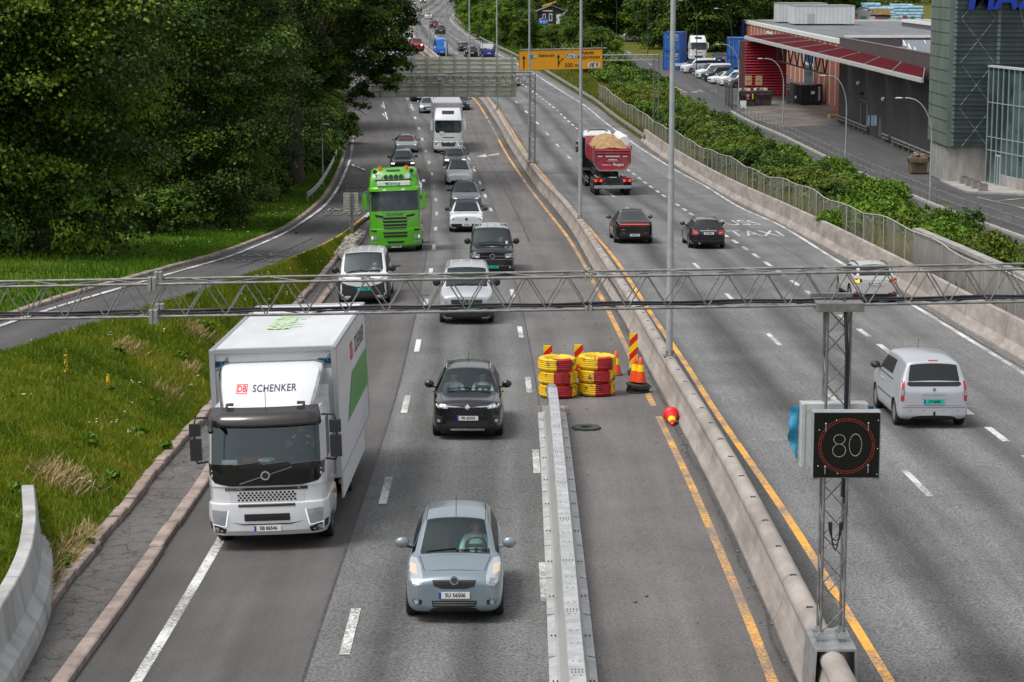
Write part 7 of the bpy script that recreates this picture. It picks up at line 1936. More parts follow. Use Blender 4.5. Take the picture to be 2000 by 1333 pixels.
wg=suv('estate_car','dark grey estate car hidden behind the smooth white suv',dict(L=4.6,W=1.80,H=1.49,gc=.16,nz=.80,hz=.96,tz=1.0,dc=1.4,d0=2.15,d1=4.0,dt=4.4,rw=.58,wr=.32,fo=.85,wb=2.75,pil=[(2.7,2.8),(3.7,3.85)],paint=paint('darkgrey',(.055,.058,.06),.25,.5)),889,329,L2)
wg.patch('headlight',M_LIT,rect(.5,.62,.8,.74),'F',.01,True);rails(wg);wg.wipers()
# ---- left lane behind the green tractor
wc=suv('hatchback','white car almost hidden behind the green lorry tractor',dict(L=4.3,W=1.8,H=1.5,nz=.82,hz=.98,tz=1.0,dc=1.1,d0=1.85,d1=3.7,dt=4.15,rw=.6,wr=.32,fo=.85,wb=2.6,pil=[(2.4,2.5),(3.4,3.6)],paint=WHT),799,389,L1)
ds_=suv('dark_suv','dark suv rising just above the roof of the green lorry tractor',dict(L=4.7,W=1.9,H=1.66,nz=.95,hz=1.08,tz=1.1,dc=1.2,d0=2.0,d1=4.0,dt=4.5,rw=.64,wr=.36,fo=.88,wb=2.85,pil=[(2.6,2.7),(3.6,3.8)],paint=paint('graphite',(.03,.031,.034),.22,.4)),787,338,L1)
ds_.patch('headlight',M_LIT,rect(.6,.72,.86,.82),'F',.01,True);ds_.wipers()
ty=suv('sports_saloon','pale blue grey low sports saloon in the left lane with its lamps lit',dict(L=4.96,W=1.97,H=1.39,gc=.14,nz=.76,hz=.93,tz=.98,dc=1.35,d0=2.25,d1=3.2,dt=4.5,rw=.56,wr=.35,fo=.9,wb=2.9,pil=[(2.7,2.8),(3.5,3.7)],paint=paint('icegrey',(.33,.38,.41),.22,.4),nose=(.80,.90,.96),hb=.03,ws=GLASS),794,297.5,L1)
ty.patch('headlight',M_LAMP,[(.56,.72),(.60,.56),(.84,.60),(.88,.76),(.74,.80)],'F',.008,True);ty.patch('daylight_led',M_LITW,rect(.64,.66,.78,.72),'F',.014,True,cuts=1)
ty.patch('lower_intake',M_TRIM,[(-.7,.34),(-.66,.2),(.66,.2),(.7,.34)],'F',.008);ty.patch('dash_cover',mat('dash_red',(.20,.06,.06),.7),rect(-.6,.55,.6,1.0),'T',.004);ty.plate(0,.36,'');ty.wipers()
# ---- far cars facing the camera
FARH=dict(L=4.4,W=1.82,H=1.52,nz=.86,hz=1.0,tz=1.03,dc=1.1,d0=1.85,d1=3.7,dt=4.2,rw=.6,wr=.33,fo=.87,wb=2.65,pil=[(2.4,2.5),(3.4,3.6)],far=True)
FVAN=dict(L=4.9,W=1.9,H=1.95,nz=1.08,hz=1.24,tz=1.2,dc=.92,d0=1.62,d1=4.6,dt=4.82,rw=.78,wr=.34,fo=.9,wb=3.0,pil=[(2.3,2.45),(3.5,3.65),(4.3,4.5)],far=True,td=.02)
SILV=paint('silver',(.40,.415,.425),.25,.6);DGREY=paint('deepgrey',(.05,.052,.058),.22,.5);NAVY=paint('navy',(.008,.016,.075),.2,.3);RED=paint('red',(.40,.012,.02),.25);BURG=paint('burgundy',(.14,.02,.03),.22,.4);BLUE=paint('bright_blue',(.004,.16,.62),.3)
def fcar(base,pnt,px,py,line,sgn,nm,label,cat='car',ref='F',lit=0,**kw):
 c=Car(dict(base,paint=pnt,**kw),nm,label,cat,'far cars driving '+('towards the camera' if sgn<0 else 'away'))
 if sgn<0:
  c.patch('headlight',M_LIT if lit else M_LAMP,rect(c.W*.29,base['nz']-.2,c.W*.45,base['nz']-.06),'F',.012,True);c.patch('grille',M_TRIM,rect(-c.W*.25,.42,c.W*.25,.62),'F',.01)
 else:
  c.patch('tail_lamp',M_TAIL,rect(c.W*.36,base['tz']-.32,c.W*.46,base['tz']-.06),'R',.012,True)
 c.plate(0,.5 if sgn<0 else.66,'','F' if sgn<0 else 'R');c.place(px,py,line,sgn,ref)
 return c
fcar(FARH,SILV,836,221,L2,-1,'far_car','silver car half hidden by the left side of the white lorry',lit=1)
fcar(FARH,DGREY,901,215,L2,-1,'far_car','dark grey car half hidden by the right side of the white lorry')
fcar(FARH,BLK,818,198,L1,-1,'far_car','black car of which only the bumper shows below the huge panel')
fcar(FVAN,RED,814,100,L1,-1,'far_van','red van with bright lamps beyond the huge panel','van',lit=1)
fcar(FVAN,WHT,799,88,L1,-1,'far_van','white van right behind the red one beyond the huge panel','van')
fcar(FVAN,RED,750,99,off(L1,-3.6),-1,'far_van','red vehicle glimpsed through the leaves beside the far dark lorry','van',lit=1)
fcar(FARH,SILV,788,73,L1,-1,'far_car','silver car behind the far white van')
fcar(FARH,RED,789,62,L2,-1,'far_car','small red car at the edge of the leaves near the bend')
fcar(FARH,BURG,782,56,L1,-1,'far_car','dark red car farthest down the queue near the bend')
fcar(FARH,BLK,806,11,L2,-1,'far_car','black car at the top edge beyond the bend of the median',lit=1)
fcar(FARH,DGREY,826,6.5,L2,-1,'far_car','grey car at the top edge right of the black one',lit=1)
# ---- cars driving away
fcar(dict(FVAN,L=6.0,W=2.02,H=2.62,dc=.8,d0=1.5,hz=1.3,d1=5.75,dt=5.92,tz=1.3,wb=3.7,fo=1.0,rw=.86,norear=1,pil=[(1.9,5.9)]),BLUE,862,109.5,R1,1,'delivery_van','tall bright blue delivery van seen from behind','van','R')
b=[o for o in bpy.data.objects if o.name.startswith('delivery_van')][0]
mb=MB();mb.box((.45,-3.0,1.75),(.18,.02,.9));mb.build('lettering',M_SW,b);mb=MB();mb.box((0,-3.0,.42),(1.5,.03,.22));mb.build('rear_bumper',M_TRIM,b)
fcar(dict(FARH,H=1.46),DGREY,907.5,100.5,R2,1,'far_car','grey saloon beside the blue delivery van, partly behind a lamp post',ref='R')
fcar(dict(FARH,H=1.66,W=1.9),BLK,921,112,R2,1,'far_car','black suv beside the blue and white pickup above the huge panel',ref='R')
fcar(dict(FARH,H=1.66,W=1.88),DGREY,860.5,67,R1,1,'far_car','dark grey suv, nearest of the three cars on the far bend',ref='R')
fcar(dict(FARH,H=1.6),BURG,848.5,55.8,R1,1,'far_car','dark red suv, middle one of the three cars on the far bend',ref='R')
fcar(dict(FARH,H=1.62,W=1.86),WHT,837,38.2,R1,1,'far_car','white suv, farthest of the three cars on the far bend',ref='R')
fcar(FARH,SILV,1000.5,168.5,off(R1,.9),1,'far_car','silver car whose corner shows at the right edge of the huge panel',ref='R')
pk=fcar(dict(FVAN,L=5.3,H=1.85,W=2.0,d1=2.6,dt=2.75,tz=1.2,pil=[(2.2,2.7)],norear=0),paint('truck_blue',(.02,.04,.25),.3),953,112,off(RE,-1.7),1,'pickup_truck','blue and white pickup truck with a railed load bed seen from behind','pickup','R')
mb=MB();mb.box((0,.15,1.62),(1.95,1.3,.75),None,0,(1.75,.9));mb.build('cab_roof',WHT,pk.root,bevel=.05)
mb=MB();mb.box((0,-1.5,.95),(1.9,2.2,.5));mb.build('load_bed',mat('bed_dark',(.015,.016,.02),.7),pk.root)
mb=MB()
for s in(-1,1):mb.tube([(s*.95,-2.5,.9),(s*.95,-2.5,2.05),(s*.95,.2,2.15)],.04,5)
mb.tube([(-.95,-2.5,2.05),(.95,-2.5,2.05)],.04,5);mb.build('frame',M_BLACK,pk.root)
rs=random.Random(4);mb=MB()
for k in range(7):mb.box((rs.uniform(-.8,.8),-2.2,1.2+rs.uniform(-.05,.15)),(.3,.4,rs.uniform(.2,.5)),None,k%2)
mb.build('cargo',[M_SW,mat('cargo_dark',(.05,.05,.08),.7)],pk.root)
tb=Car(dict(TY,paint=BLK,mm=BLK,lev=2),'electric_suv','glossy black electric suv driving away with a full width red light bar','car','cars driving away')
tb.patch('light_bar',M_TAILL,[(-.70,.985),(-.72,.955),(.72,.955),(.70,.985)],'R',.010);tb.patch('spoiler',M_TRIM,[(-.62,1.06),(-.66,1.03),(.66,1.03),(.62,1.06)],'R',.02)
tb.patch('lower_panel',M_TRIM,[(-.72,.56),(-.86,.26),(.86,.26),(.72,.56)],'R',.008);tb.patch('reflector',M_TAIL,rect(.45,.53,.62,.56),'R',.014,True);tb.plate(0,.44,'TRENTSA','R')
tb.patch('lettering',M_CHROME,rect(-.66,.69,-.46,.71),'R',.01);tb.handles(.95,(.2,-.8));tb.place(1236,474,R1,1,'R')
mc=Car(dict(L=4.6,W=1.77,H=1.46,gc=.16,nz=.8,hz=.95,tz=.98,dc=1.45,d0=2.25,d1=4.05,dt=4.46,rw=.565,wr=.325,fo=.85,wb=2.76,pil=[(2.8,2.88),(3.7,3.85)],paint=BLK,mm=BLK,lev=2),'estate_car','black estate car with silver roof rails driving away beside the lane lettering','car','cars driving away')
mc.patch('tail_lamp',M_TAIL,[(.46,.70),(.50,.88),(.84,.93),(.86,.80),(.80,.66)],'R',.010,True);mc.patch('lamp_stripe',M_LAMP,[(.52,.77),(.52,.80),(.84,.83),(.84,.80)],'R',.016,True,cuts=1)
mc.patch('chrome_strip',M_CHROME,rect(-.40,.865,.40,.89),'R',.016);disc(mc,0,.95,.04,M_CHROME,'R');mc.plate(0,.755,'SD 88563','R');mc.patch('bumper_strip',M_REFL,rect(-.70,.40,.70,.415),'R',.01)
mc.patch('lower_panel',M_TRIM,rect(-.7,.2,.7,.32),'R',.008);disc(mc,-.42,.28,.05,M_CHROME,'R','exhaust_pipe',.05);mc.bar('tow_hook',M_TRIM,[(0,-2.28,.35),(0,-2.40,.34),(0,-2.42,.42)],.025)
rails(mc,m=M_REFL);mc.patch('rear_wiper',M_TRIM,[(-.02,1.03),(.30,1.05),(.30,1.075),(-.02,1.06)],'R',.02);antenna(mc,3.6,.06);mc.patch('brake_lamp',M_TAIL,rect(-.3,1.385,.3,1.40),'R',.012);mc.handles(.86,(-.1,-.95));mc.place(1379,484,R2,1,'R',dx=0)
jp=Car(dict(L=4.08,W=1.78,H=1.54,gc=.2,nz=.95,hz=1.04,tz=1.07,dc=1.05,d0=1.8,d1=3.55,dt=3.98,rw=.62,wr=.345,fo=.82,wb=2.56,pil=[(2.35,2.45),(3.1,3.45)],paint=paint('offwhite',(.43,.425,.41),.28),mm=M_TRIM,lev=2,clad=2,tail=(.84,.93,.97)),'compact_suv','off white compact suv with its left amber indicator flashing, driving away behind the gantry beam','car','cars driving away')
jp.patch('tail_housing',M_TRIM,[(.52,.98),(.50,.86),(.80,.80),(.88,.84),(.88,1.0)],'R',.008,True)
for sx,m in((1,M_TAILL),(-1,M_AMB)):
 jp.patch('tail_lamp',m,[(sx*.60,.96),(sx*.66,.96),(sx*.72,.92),(sx*.78,.96),(sx*.84,.96),(sx*.77,.895),(sx*.84,.84),(sx*.78,.83),(sx*.72,.87),(sx*.66,.83),(sx*.60,.83),(sx*.67,.895)],'R',.016,cuts=1)
jp.patch('rear_bumper',M_TRIM,[(-.86,.50),(-.86,.24),(.86,.24),(.86,.50),(.66,.50),(.56,.42),(-.56,.42),(-.66,.50)],'R',.010);jp.patch('reflector',M_TAIL,rect(.60,.40,.74,.46),'R',.018,True)
jp.plate(0,.80,'EK 44188','R');jp.patch('tailgate_line',M_REFL,rect(-.5,.90,.5,.91),'R',.008);antenna(jp,3.2,.08);jp.patch('rear_wiper',M_TRIM,[(-.02,1.10),(.25,1.13),(.25,1.15),(-.02,1.14)],'R',.02);rails(jp,m=M_TRIM);jp.handles(.93,(.1,-.75))
jp.place(1703,592,R2,1,'R')
pt=Car(dict(L=4.38,W=1.81,H=1.80,gc=.18,nz=1.0,hz=1.15,tz=1.15,dc=1.0,d0=1.75,d1=4.12,dt=4.30,rw=.69,wr=.32,fo=.9,wb=2.73,pil=[(2.3,2.42),(3.05,4.25)],sg=3.1,paint=paint('silvervan',(.50,.52,.56),.28,.35),mm=M_TRIM,lev=2,td=.02,tail=(.93,.97,.99),tuck=.05,rd=.07),'small_van','silver small van driving away behind the speed sign','van','cars driving away')
pt.patch('tail_lamp',M_TAIL,[(.76,.72),(.74,1.22),(.82,1.24),(.88,.95),(.87,.70)],'R',.010,True);pt.patch('reverse_lamp',M_LAMP,rect(.765,.86,.865,1.0),'R',.016,True)
pt.patch('rear_screen',M_GLOSSK,[(-.66,1.20),(-.69,1.14),(-.62,1.09),(.62,1.09),(.69,1.14),(.66,1.20)],'R',.008);pt.patch('tailgate_handle',paint('silvervan',(.5,.52,.56)),rect(-.34,.785,.34,.83),'R',.02)
pt.plate(0,.70,'CF 80081','R',M_PLG);disc(pt,0,1.01,.045,M_CHROME,'R');pt.patch('brake_lamp',M_TAIL,rect(-.12,1.705,.12,1.725),'R',.012);pt.patch('bumper_gap',M_DARK,rect(-.80,.545,.80,.555),'R',.006,cuts=2)
pt.patch('bumper_gap',M_DARK,rect(-.72,.60,.72,.607),'R',.006,cuts=2)
for x in(-.6,-.25,.25,.6):pt.patch('parking_sensor',M_TRIM,rect(x-.012,.46,x+.012,.484),'R',.008,cuts=1)
pt.bar('tow_hook',M_TRIM,[(0,-2.15,.40),(0,-2.26,.38),(0,-2.28,.46)],.024);antenna(pt,2.1,.25);pt.handles(.98,(.35,.1));pt.patch('rear_wiper',M_TRIM,[(.0,1.13),(.36,1.16),(.36,1.18),(.0,1.16)],'R',.02)
for side in(-1,1):
 for z in(.62,1.12):pt.patch('side_strip',M_REFL if z<1 else M_TRIM,rect(-1.2,z,.9,z+(.05 if z<1 else.025)),'S',.006,side=side,cuts=2)
pt.patch('lettering',mat('faint_letters',(.35,.36,.39),.5),rect(-.3,.87,.28,.90),'R',.008)
pt.place(1812,829,off(R1,1.0),1,'R',dyaw=.0)
mb=MB();mb.box((-.25,-1.7,1.17),(.9,.5,.12),RZ(.1));mb.box((.3,-1.75,1.22),(.4,.4,.2));mb.build('cargo',mat('cargo_beige',(.5,.42,.28),.8,c2=(.6,.6,.55),sc=4),pt.root)
# ---- parked vehicles, noses towards the side road
PKV=[('parked_car',FARH,WHT,1330,136.5,'white car parked at the far end of the row, behind the white van'),('parked_van',FVAN,WHT,1341,143,'white panel van parked second from the far end of the row'),('parked_estate',FARH,DGREY,1362,149,'grey estate car parked between the white van and the next one'),('parked_van',FVAN,WHT,1370,153.5,'white van with a green plate parked in front of the grey estate'),('parked_van',FVAN,DGREY,1382,159,'dark grey van parked in the middle of the row'),('parked_car',FARH,WHT,1394,163.5,'white car with a green plate parked beside the dark grey van'),('parked_van',FVAN,WHT,1413,167.5,'white van parked nearest the slatted fence but one'),('parked_van',FVAN,SILV,1427,171,'pale van parked nearest the slatted fence')]
for nm,base,pn,px,py,lb in PKV:
 c=Car(dict(base,paint=pn),nm,lb,'parked car' if 'van' not in nm else 'parked van','cars parked beside the side road')
 c.patch('headlight',M_LAMP,rect(c.W*.29,base['nz']-.2,c.W*.45,base['nz']-.06),'F',.012,True);c.patch('grille',M_TRIM,rect(-c.W*.25,.42,c.W*.25,.62),'F',.01);c.plate(0,.42,'',m=M_PLG if base is FVAN else M_PLW)
 place_root(c.root,ats(px+6,py),None,1,c.fa-.2,0,lambda X,Y:zs(Y),base['wb'],c.W,fwd=(-1,-.42,0))
c=Car(dict(FARH,paint=NAVY),'parked_car','dark blue car parked beside the white lorry in front of the containers','parked car','cars parked beside the side road');c.plate(0,.5,'');c.patch('headlight',M_LAMP,rect(.54,.66,.82,.8),'F',.012,True)
place_root(c.root,ats(1404,124),None,1,c.fa,0,lambda X,Y:zs(Y),2.65,1.8,fwd=(-.1,-1,0))
c=Car(dict(FARH,paint=paint('sky_blue',(.02,.19,.55),.3)),'parked_car','small bright blue car parked in front of the black wooden house','parked car','cars parked beside the side road');c.plate(0,.5,'');c.patch('headlight',M_LAMP,rect(.54,.66,.82,.8),'F',.012,True)
place_root(c.root,ats(1062,50),None,1,c.fa,0,lambda X,Y:zs(Y),2.65,1.8,fwd=(.1,-1,0))
for i,(px,py)in enumerate(((1196,77),(1208,82))):
 c=Car(dict(FARH,paint=(SILV,WHT)[i]),'parked_car',('silver car parked under the dark trees left of the containers','white car parked under the dark trees left of the containers')[i],'parked car','cars parked beside the side road')
 place_root(c.root,ats(px,py),None,1,c.fa,0,lambda X,Y:zs(Y),2.65,1.8,fwd=(-1,-.5,0))
 # ---------------------------------------------------------------- lorries
class Lorry(Car):
 def __init__(s,name,label,cat,group):
  s.root=empty(name);tag(s.root,label,cat,group);s.polys=[];s.pv=[];s.W=2.5;s.p=dict(wb=4.5)
 def addbvh(s,mb):
  b=len(s.pv);s.pv+=[Vector(v)for v in mb.v];s.polys+=[tuple(i+b for i in f)for f in mb.f]
  s.bvh=BVHTree.FromPolygons(s.pv,s.polys)
 def cab(s,rings,yb,m,glass=None,ws=GLASS,side=(.62,1.25),name='cab',trim_below=0):
  R=[]
  for z,w,yf in rings:
   h=[(0,yf),(.42*w,yf-.012),(.78*w,yf-.06),(.93*w,yf-.15),(w,yf-.34),(w,yf-side[0]),(w,yf-side[1]),(w,yb),(.5*w,yb)]
   R.append([Vector((x,y,z))for x,y in h]+[Vector((-x,y,z))for x,y in h[:0:-1]if True][0:8])
  n=len(R[0]);G={0:MB(),1:MB(),2:MB(),3:MB()}
  for i in range(len(R)-1):
   zc=(rings[i][0]+rings[i+1][0])/2;gl=glass and glass[0]-.001<=rings[i][0]and rings[i+1][0]<=glass[1]+.001
   for k in range(n):
    j=k if k<=8 else n-1-k
    g=0
    if gl and(j<=2):g=1
    if gl and j==5:g=2 if k<=8 else 3
    G[g].add([R[i][k],R[i+1][k],R[i+1][(k+1)%n],R[i][(k+1)%n]],[(0,1,2,3)])
  G[0].add(R[0],[tuple(range(n))]);G[0].add(R[-1],[tuple(range(n-1,-1,-1))])
  for g,nm,mm in((0,name,m),(1,'windscreen',ws),(2,'side_window',GLASSD),(3,'side_window',GLASSD)):
   if G[g].v:
    s.addbvh(G[g]);o=G[g].build(nm,mm,s.root);me=o.data
    bm=bmesh.new();bm.from_mesh(me);bmesh.ops.remove_doubles(bm,verts=bm.verts[:],dist=.0005);bmesh.ops.recalc_face_normals(bm,faces=bm.faces[:])
    q_=sum((f.normal.y*f.calc_area()if g==1 else f.normal.dot(f.calc_center_median()-Vector((0,yb*.5,(rings[0][0]+rings[-1][0])/2)))*f.calc_area())for f in bm.faces)
    if q_<0:bmesh.ops.reverse_faces(bm,faces=bm.faces[:])
    for f in bm.faces:f.smooth=True
    bm.to_mesh(me);bm.free();me.set_sharp_from_angle(angle=radians(32))
 def box(s,name,m,c,d,bevel=.0,R=None,bvh=False):
  mb=MB();mb.box(c,d,R)
  if bvh:s.addbvh(mb)
  return mb.build(name,m,s.root,bevel=bevel)
 def wheel(s,y,r=.50,x=1.02,tw=.30,rim=M_ALLOY,dual=False):
  for sx in(-1,1):
   M=Matrix.Translation((sx*x,y,r))@Matrix.Rotation(sx*pi/2,4,'Y');h=tw/2
   mb=MB();mb.lathe([(r*.58,-h),(r*.95,-h),(r,-h*.8),(r,h*.8),(r*.95,h),(r*.60,h),(r*.58,h*.5)],22,M,closed=True)
   if dual:mb.lathe([(r*.58,-h-tw),(r*.95,-h-tw),(r,-h*.8-tw),(r,-h*1.2),(r*.58,-h*1.1)],20,M,closed=True)
   w=mb.build('wheel',M_RUBBER,s.root);mb=MB();mb.lathe([(r*.58,h*.9),(r*.5,h*.5),(r*.42,h*.6),(r*.2,h*.6),(r*.2,h*1.1),(0,h*1.1)],18,M);mb.build('rim',rim,w)
 def mirror_arm(s,y,z0,z1,w,m=M_TRIM,mm=None,pos=.20,hs=(.24,.42)):
  for sx in(-1,1):
   mb=MB();mb.tube([(sx*(w-.05),y-.2,z1),(sx*(w+pos),y,z1+.03),(sx*(w+pos+.04),y,z1-.1),(sx*(w+pos+.04),y,z0+.1),(sx*(w+pos),y,z0),(sx*(w-.05),y-.2,z0)],.022,6)
   for k,(hz,zz)in enumerate(((hs[0],z1-.08-hs[0]/2),(hs[1],z0+.06+hs[1]/2))):
    mb.box((sx*(w+pos+.02),y,zz),(.22,.12,hz),None,1)
   mb.build('mirror',[m,mm or m],s.root,bevel=.025)
 def text(s,name,m,txt,x,z,size,view='F',parent=None,off=.006,wx=1.0,bold=.002,spacing=1.0):
  sg=1 if view=='F' else-1
  def fn(u,v):
   h,d=s.hit(view,x-sg*u,z+v);h=h or Vector((x-sg*u,0,z));return Vector((x-sg*u,h.y+sg*off,z+v))
  mb=MB();text_mb(mb,txt,size,fn,wx=wx,bold=bold,spacing=spacing);return mb.build(name,m,parent or s.root)
LW=paint('lorry_white',(.66,.67,.68),.3)
a=Lorry('box_lorry','large white box lorry with red and black lettering in the near left lane','lorry','lorries driving towards the camera');sk=a
a.p=dict(wb=4.6,dc=0);a.fa=0
a.cab([(.32,1.10,1.27),(.42,1.15,1.35),(.72,1.17,1.38),(.95,1.16,1.36),(.965,1.13,1.30),(1.27,1.13,1.31),(1.29,1.14,1.33),(1.70,1.14,1.30),(2.46,1.12,1.14),(2.52,1.10,1.10),(2.72,1.05,.92)],-.62,LW,(1.70,2.46))
a.cab([(2.66,.88,.84),(2.84,.93,.60),(3.08,.99,.24),(3.28,1.03,-.08),(3.38,1.03,-.30),(3.43,.96,-.5)],-.72,LW,side=(.1,.2),name='roof_deflector')
a.patch('mask',M_GLOSSK,[(-1.13,1.72),(-1.12,1.50),(-1.0,1.36),(-.7,1.30),(.7,1.30),(1.0,1.36),(1.12,1.50),(1.13,1.72)],'F',.010,cuts=4)
vis=MB();R_=[]
for z,y,w in((2.45,1.30,1.07),(2.475,1.325,1.10),(2.62,1.18,1.08),(2.76,.96,1.02)):R_.append([Vector((x*w,y-.20*abs(x)**2.5,z))for x in(-1,-.75,-.4,0,.4,.75,1)])
vis.loft(R_,0,True,caps=False,closed=False);a.addbvh(vis);vis.build('sun_visor',mat('smoked_visor',(.030,.024,.024),.15,coat=.4),a.root).modifiers.new('t','SOLIDIFY').thickness=.02
a.patch('grille',mat('grille_white',(.58,.59,.60),.4),rect(-.72,.99,.72,1.19),'F',.008);
for r_ in range(4):
 for k in range(15):
  x,z=-.55+.078*k+(.039 if r_%2 else 0),1.02+.047*r_
  if abs(x)<.56:a.patch('grille_hole',M_DARK,[(x+.026*cos(q*pi/3+.5),z+.024*sin(q*pi/3+.5))for q in range(6)],'F',.014,cuts=1)
a.patch('name_strip',M_TRIM,rect(-.80,1.205,.80,1.265),'F',.010);a.text('lettering',M_CHROME,'ELECTRIC',.60,1.234,.075,off=.014,wx=1.1);a.text('lettering',M_CHROME,'FL',-.64,1.234,.075,off=.014)
a.patch('diagonal_bar',M_CHROME,[(.52,1.33),(.50,1.355),(-.52,1.66),(-.50,1.635)],'F',.018);disc(a,0,1.50,.09,M_CHROME,inner=M_TRIM,off=.045)
a.patch('headlight',M_LAMP,[(.76,.82),(.82,.52),(1.07,.55),(1.08,.84)],'F',.010,True);a.patch('daylight_led',M_LITW,[(.80,.515),(.82,.505),(1.08,.545),(1.08,.565)],'F',.018,True,cuts=1);a.patch('daylight_led',M_LITW,[(.735,.83),(.76,.83),(.825,.52),(.80,.51)],'F',.018,True,cuts=1)
a.patch('lower_intake',M_TRIM,[(-.44,.76),(-.44,.62),(.44,.62),(.44,.76)],'F',.010);a.patch('bumper_gap',M_TRIM,[(-.55,.955),(-.55,.90),(.55,.90),(.55,.955)],'F',.012);a.patch('bumper_line',M_TRIM,[(-.72,.60),(-.45,.54),(.45,.54),(.72,.60),(.45,.565),(-.45,.565)],'F',.012)
a.patch('corner_black',M_TRIM,[(.80,.46),(.84,.36),(1.14,.40),(1.16,.60)],'F',.008,True);lamp_round(a,1.0,.45,.05);a.plate(0,.47,'EB 86546')
for sx in(-1,1):a.bar('roof_lamp_bracket',M_TRIM,[(sx*.75,.86,2.74),(sx*.75,.80,2.82),(sx*.62,.80,2.82)],.035)
a.bar('antenna',M_TRIM,[(0,.8,2.75),(0,.76,3.15)],.007)
for x0 in(.62,.05,-.50):a.bar('wiper',M_TRIM,[(x0,1.34,1.71),(x0-.25,1.345,1.735),(x0-.52,1.335,1.755)],.014)
a.mirror_arm(1.02,1.72,2.58,1.14,mm=M_BLACK);a.bar('front_mirror',M_TRIM,[(1.02,1.10,2.55),(1.0,1.45,2.45),(.98,1.5,2.40)],.05)
M_BOX=mat('box_panel',(.60,.61,.63),.45,c2=(.66,.67,.685),sc=1,stretch=(1,.25,1),dirt=(.52,.53,.545),dsc=.9);M_EDGE=mat('box_edge_alu',(.42,.44,.46),.4,.5)
a.box('cargo_box',M_BOX,(0,-4.62,2.37),(2.52,7.6,2.62),bvh=True)
mb=MB()
for sx in(-1,1):
 for y in(-.80,-8.42):mb.box((sx*1.225,y,2.37),(.11,.11,2.66))
 for z in(1.06,3.665):mb.box((sx*1.232,-4.61,z),(.085,7.74,.07))
for y in(-.80,-8.42):
 for z in(1.06,3.66):mb.box((0,y,z),(2.5,.10,.10))
mb.build('edge_frame',M_EDGE,a.root,bevel=.01)
for sx in(-1,1):a.box('side_skirt',mat('skirt_pale',(.60,.61,.62),.5),(sx*1.24,-4.0,.76),(.04,5.6,.50));a.box('door_step',M_TRIM,(sx*1.1,.35,.62),(.12,.7,.5),.02)
a.box('chassis',M_DARK,(0,-3.4,.75),(.9,8.8,.35));a.box('engine_cover',M_DARK,(0,.2,.55),(1.7,1.6,.4));a.box('collar',LW,(0,-.66,2.0),(2.2,.1,1.9))
for y,du in((0,0),(-4.6,1)):a.wheel(y,.44,1.0,.28,dual=du)
mb=MB()
for s,w in((1,.0),(0,.012)):pass
P_=[(.62,3.12),(.62,2.96),(.40,2.96),(.40,3.12)]
a.patch('logo_frame',mat('logo_red',(.72,.012,.012),.45),P_,'F',.006);a.patch('logo_field',LW,[(.605,3.105),(.605,2.975),(.415,2.975),(.415,3.105)],'F',.010);a.text('lettering',MATS['logo_red'],'DB',.51,3.04,.145,off=.016,bold=.004)
a.text('lettering',mat('letter_navy',(.02,.03,.06),.5),'SCHENKER',-.13,3.04,.165,off=.008,bold=.003,spacing=1.08)
for sx in(-1,1):
 x=sx*1.03;y=-.815
 mb=MB();mb.add([(x+.14,y,3.26),(x+.14-.26,y,3.56),(x+.14-.30,y,3.26)],[(0,1,2)],1);mb.add([(x+.17,y-.004+.008,3.33),(x-.15,y+.004,3.33),(x-.13,y+.004,3.46),(x+.13,y+.004,3.46)],[(0,1,2,3)],0)
 text_mb(mb,'SKAB',.12,lambda u,v:Vector((x-u+.01,y+.009,3.395+v)),2,bold=.008);mb.build('maker_plate',[mat('maker_blue',(.01,.22,.42),.5),mat('maker_grey',(.25,.25,.26),.5),M_TRIM],a.root)
mb=MB();text_mb(mb,'elektrisk',1.15,lambda u,v:Vector((.18-v*.9,-5.1-u*.62,3.706)),bold=.02);mb.build('lettering',mat('roof_green',(.42,.62,.30),.6,c2=(.56,.70,.48),sc=6),a.root)
for sx in(-1,):
 x=-1.268
 mb=MB();mb.add([(x,-2.9,1.8),(x,-8.36,1.8),(x,-8.36,2.66),(x,-4.3,2.66)],[(0,1,2,3)]);mb.build('green_panel',mat('panel_green',(.07,.30,.06),.45),a.root)
 mb=MB();text_mb(mb,'SCHENKER',.62,lambda u,v:Vector((x-.003,-6.5-u*.8,3.1+v*.8)),bold=.01);mb.build('lettering',MATS['letter_navy'],a.root)
 mb=MB();text_mb(mb,'DB',.62,lambda u,v:Vector((x-.003,-4.4-u*.8,3.1+v*.8)),bold=.02);mb.build('lettering',MATS['logo_red'],a.root)
for z,y in((.95,.2),(.9,-1.0),(2.3,-8.44)):a.box('marker_lamp',M_AMBD,(-1.22,y,z),(.05,.12,.08));a.box('marker_lamp',M_AMBD,(1.22,y,z),(.05,.12,.08))
mb=MB();mb.box((0,.75,1.58),(2.0,.5,.16));mb.box((0,-.35,1.6),(2.1,.1,1.6));mb.box((0,.3,1.0),(2.1,1.5,.1));mb.build('dashboard',M_INT,a.root,bevel=.03)
mb=MB();mb.box((-.6,-.1,1.62),(.5,.5,.15));mb.box((-.6,-.34,2.0),(.48,.14,.7));mb.box((.6,-.1,1.62),(.5,.5,.15));mb.box((.6,-.34,2.0),(.48,.14,.7));mb.build('seat',M_SEAT,a.root,bevel=.04)
mb=MB();M_=Matrix.Translation((-.6,.50,1.82))@Matrix.Rotation(radians(35),4,'X');mb.lathe([(.22+.017*cos(2*pi*k/6),.017*sin(2*pi*k/6))for k in range(6)],20,M_,closed=True);mb.box((-.6,.50,1.80),(.4,.05,.05));mb.build('steering_wheel',M_TRIM,a.root)
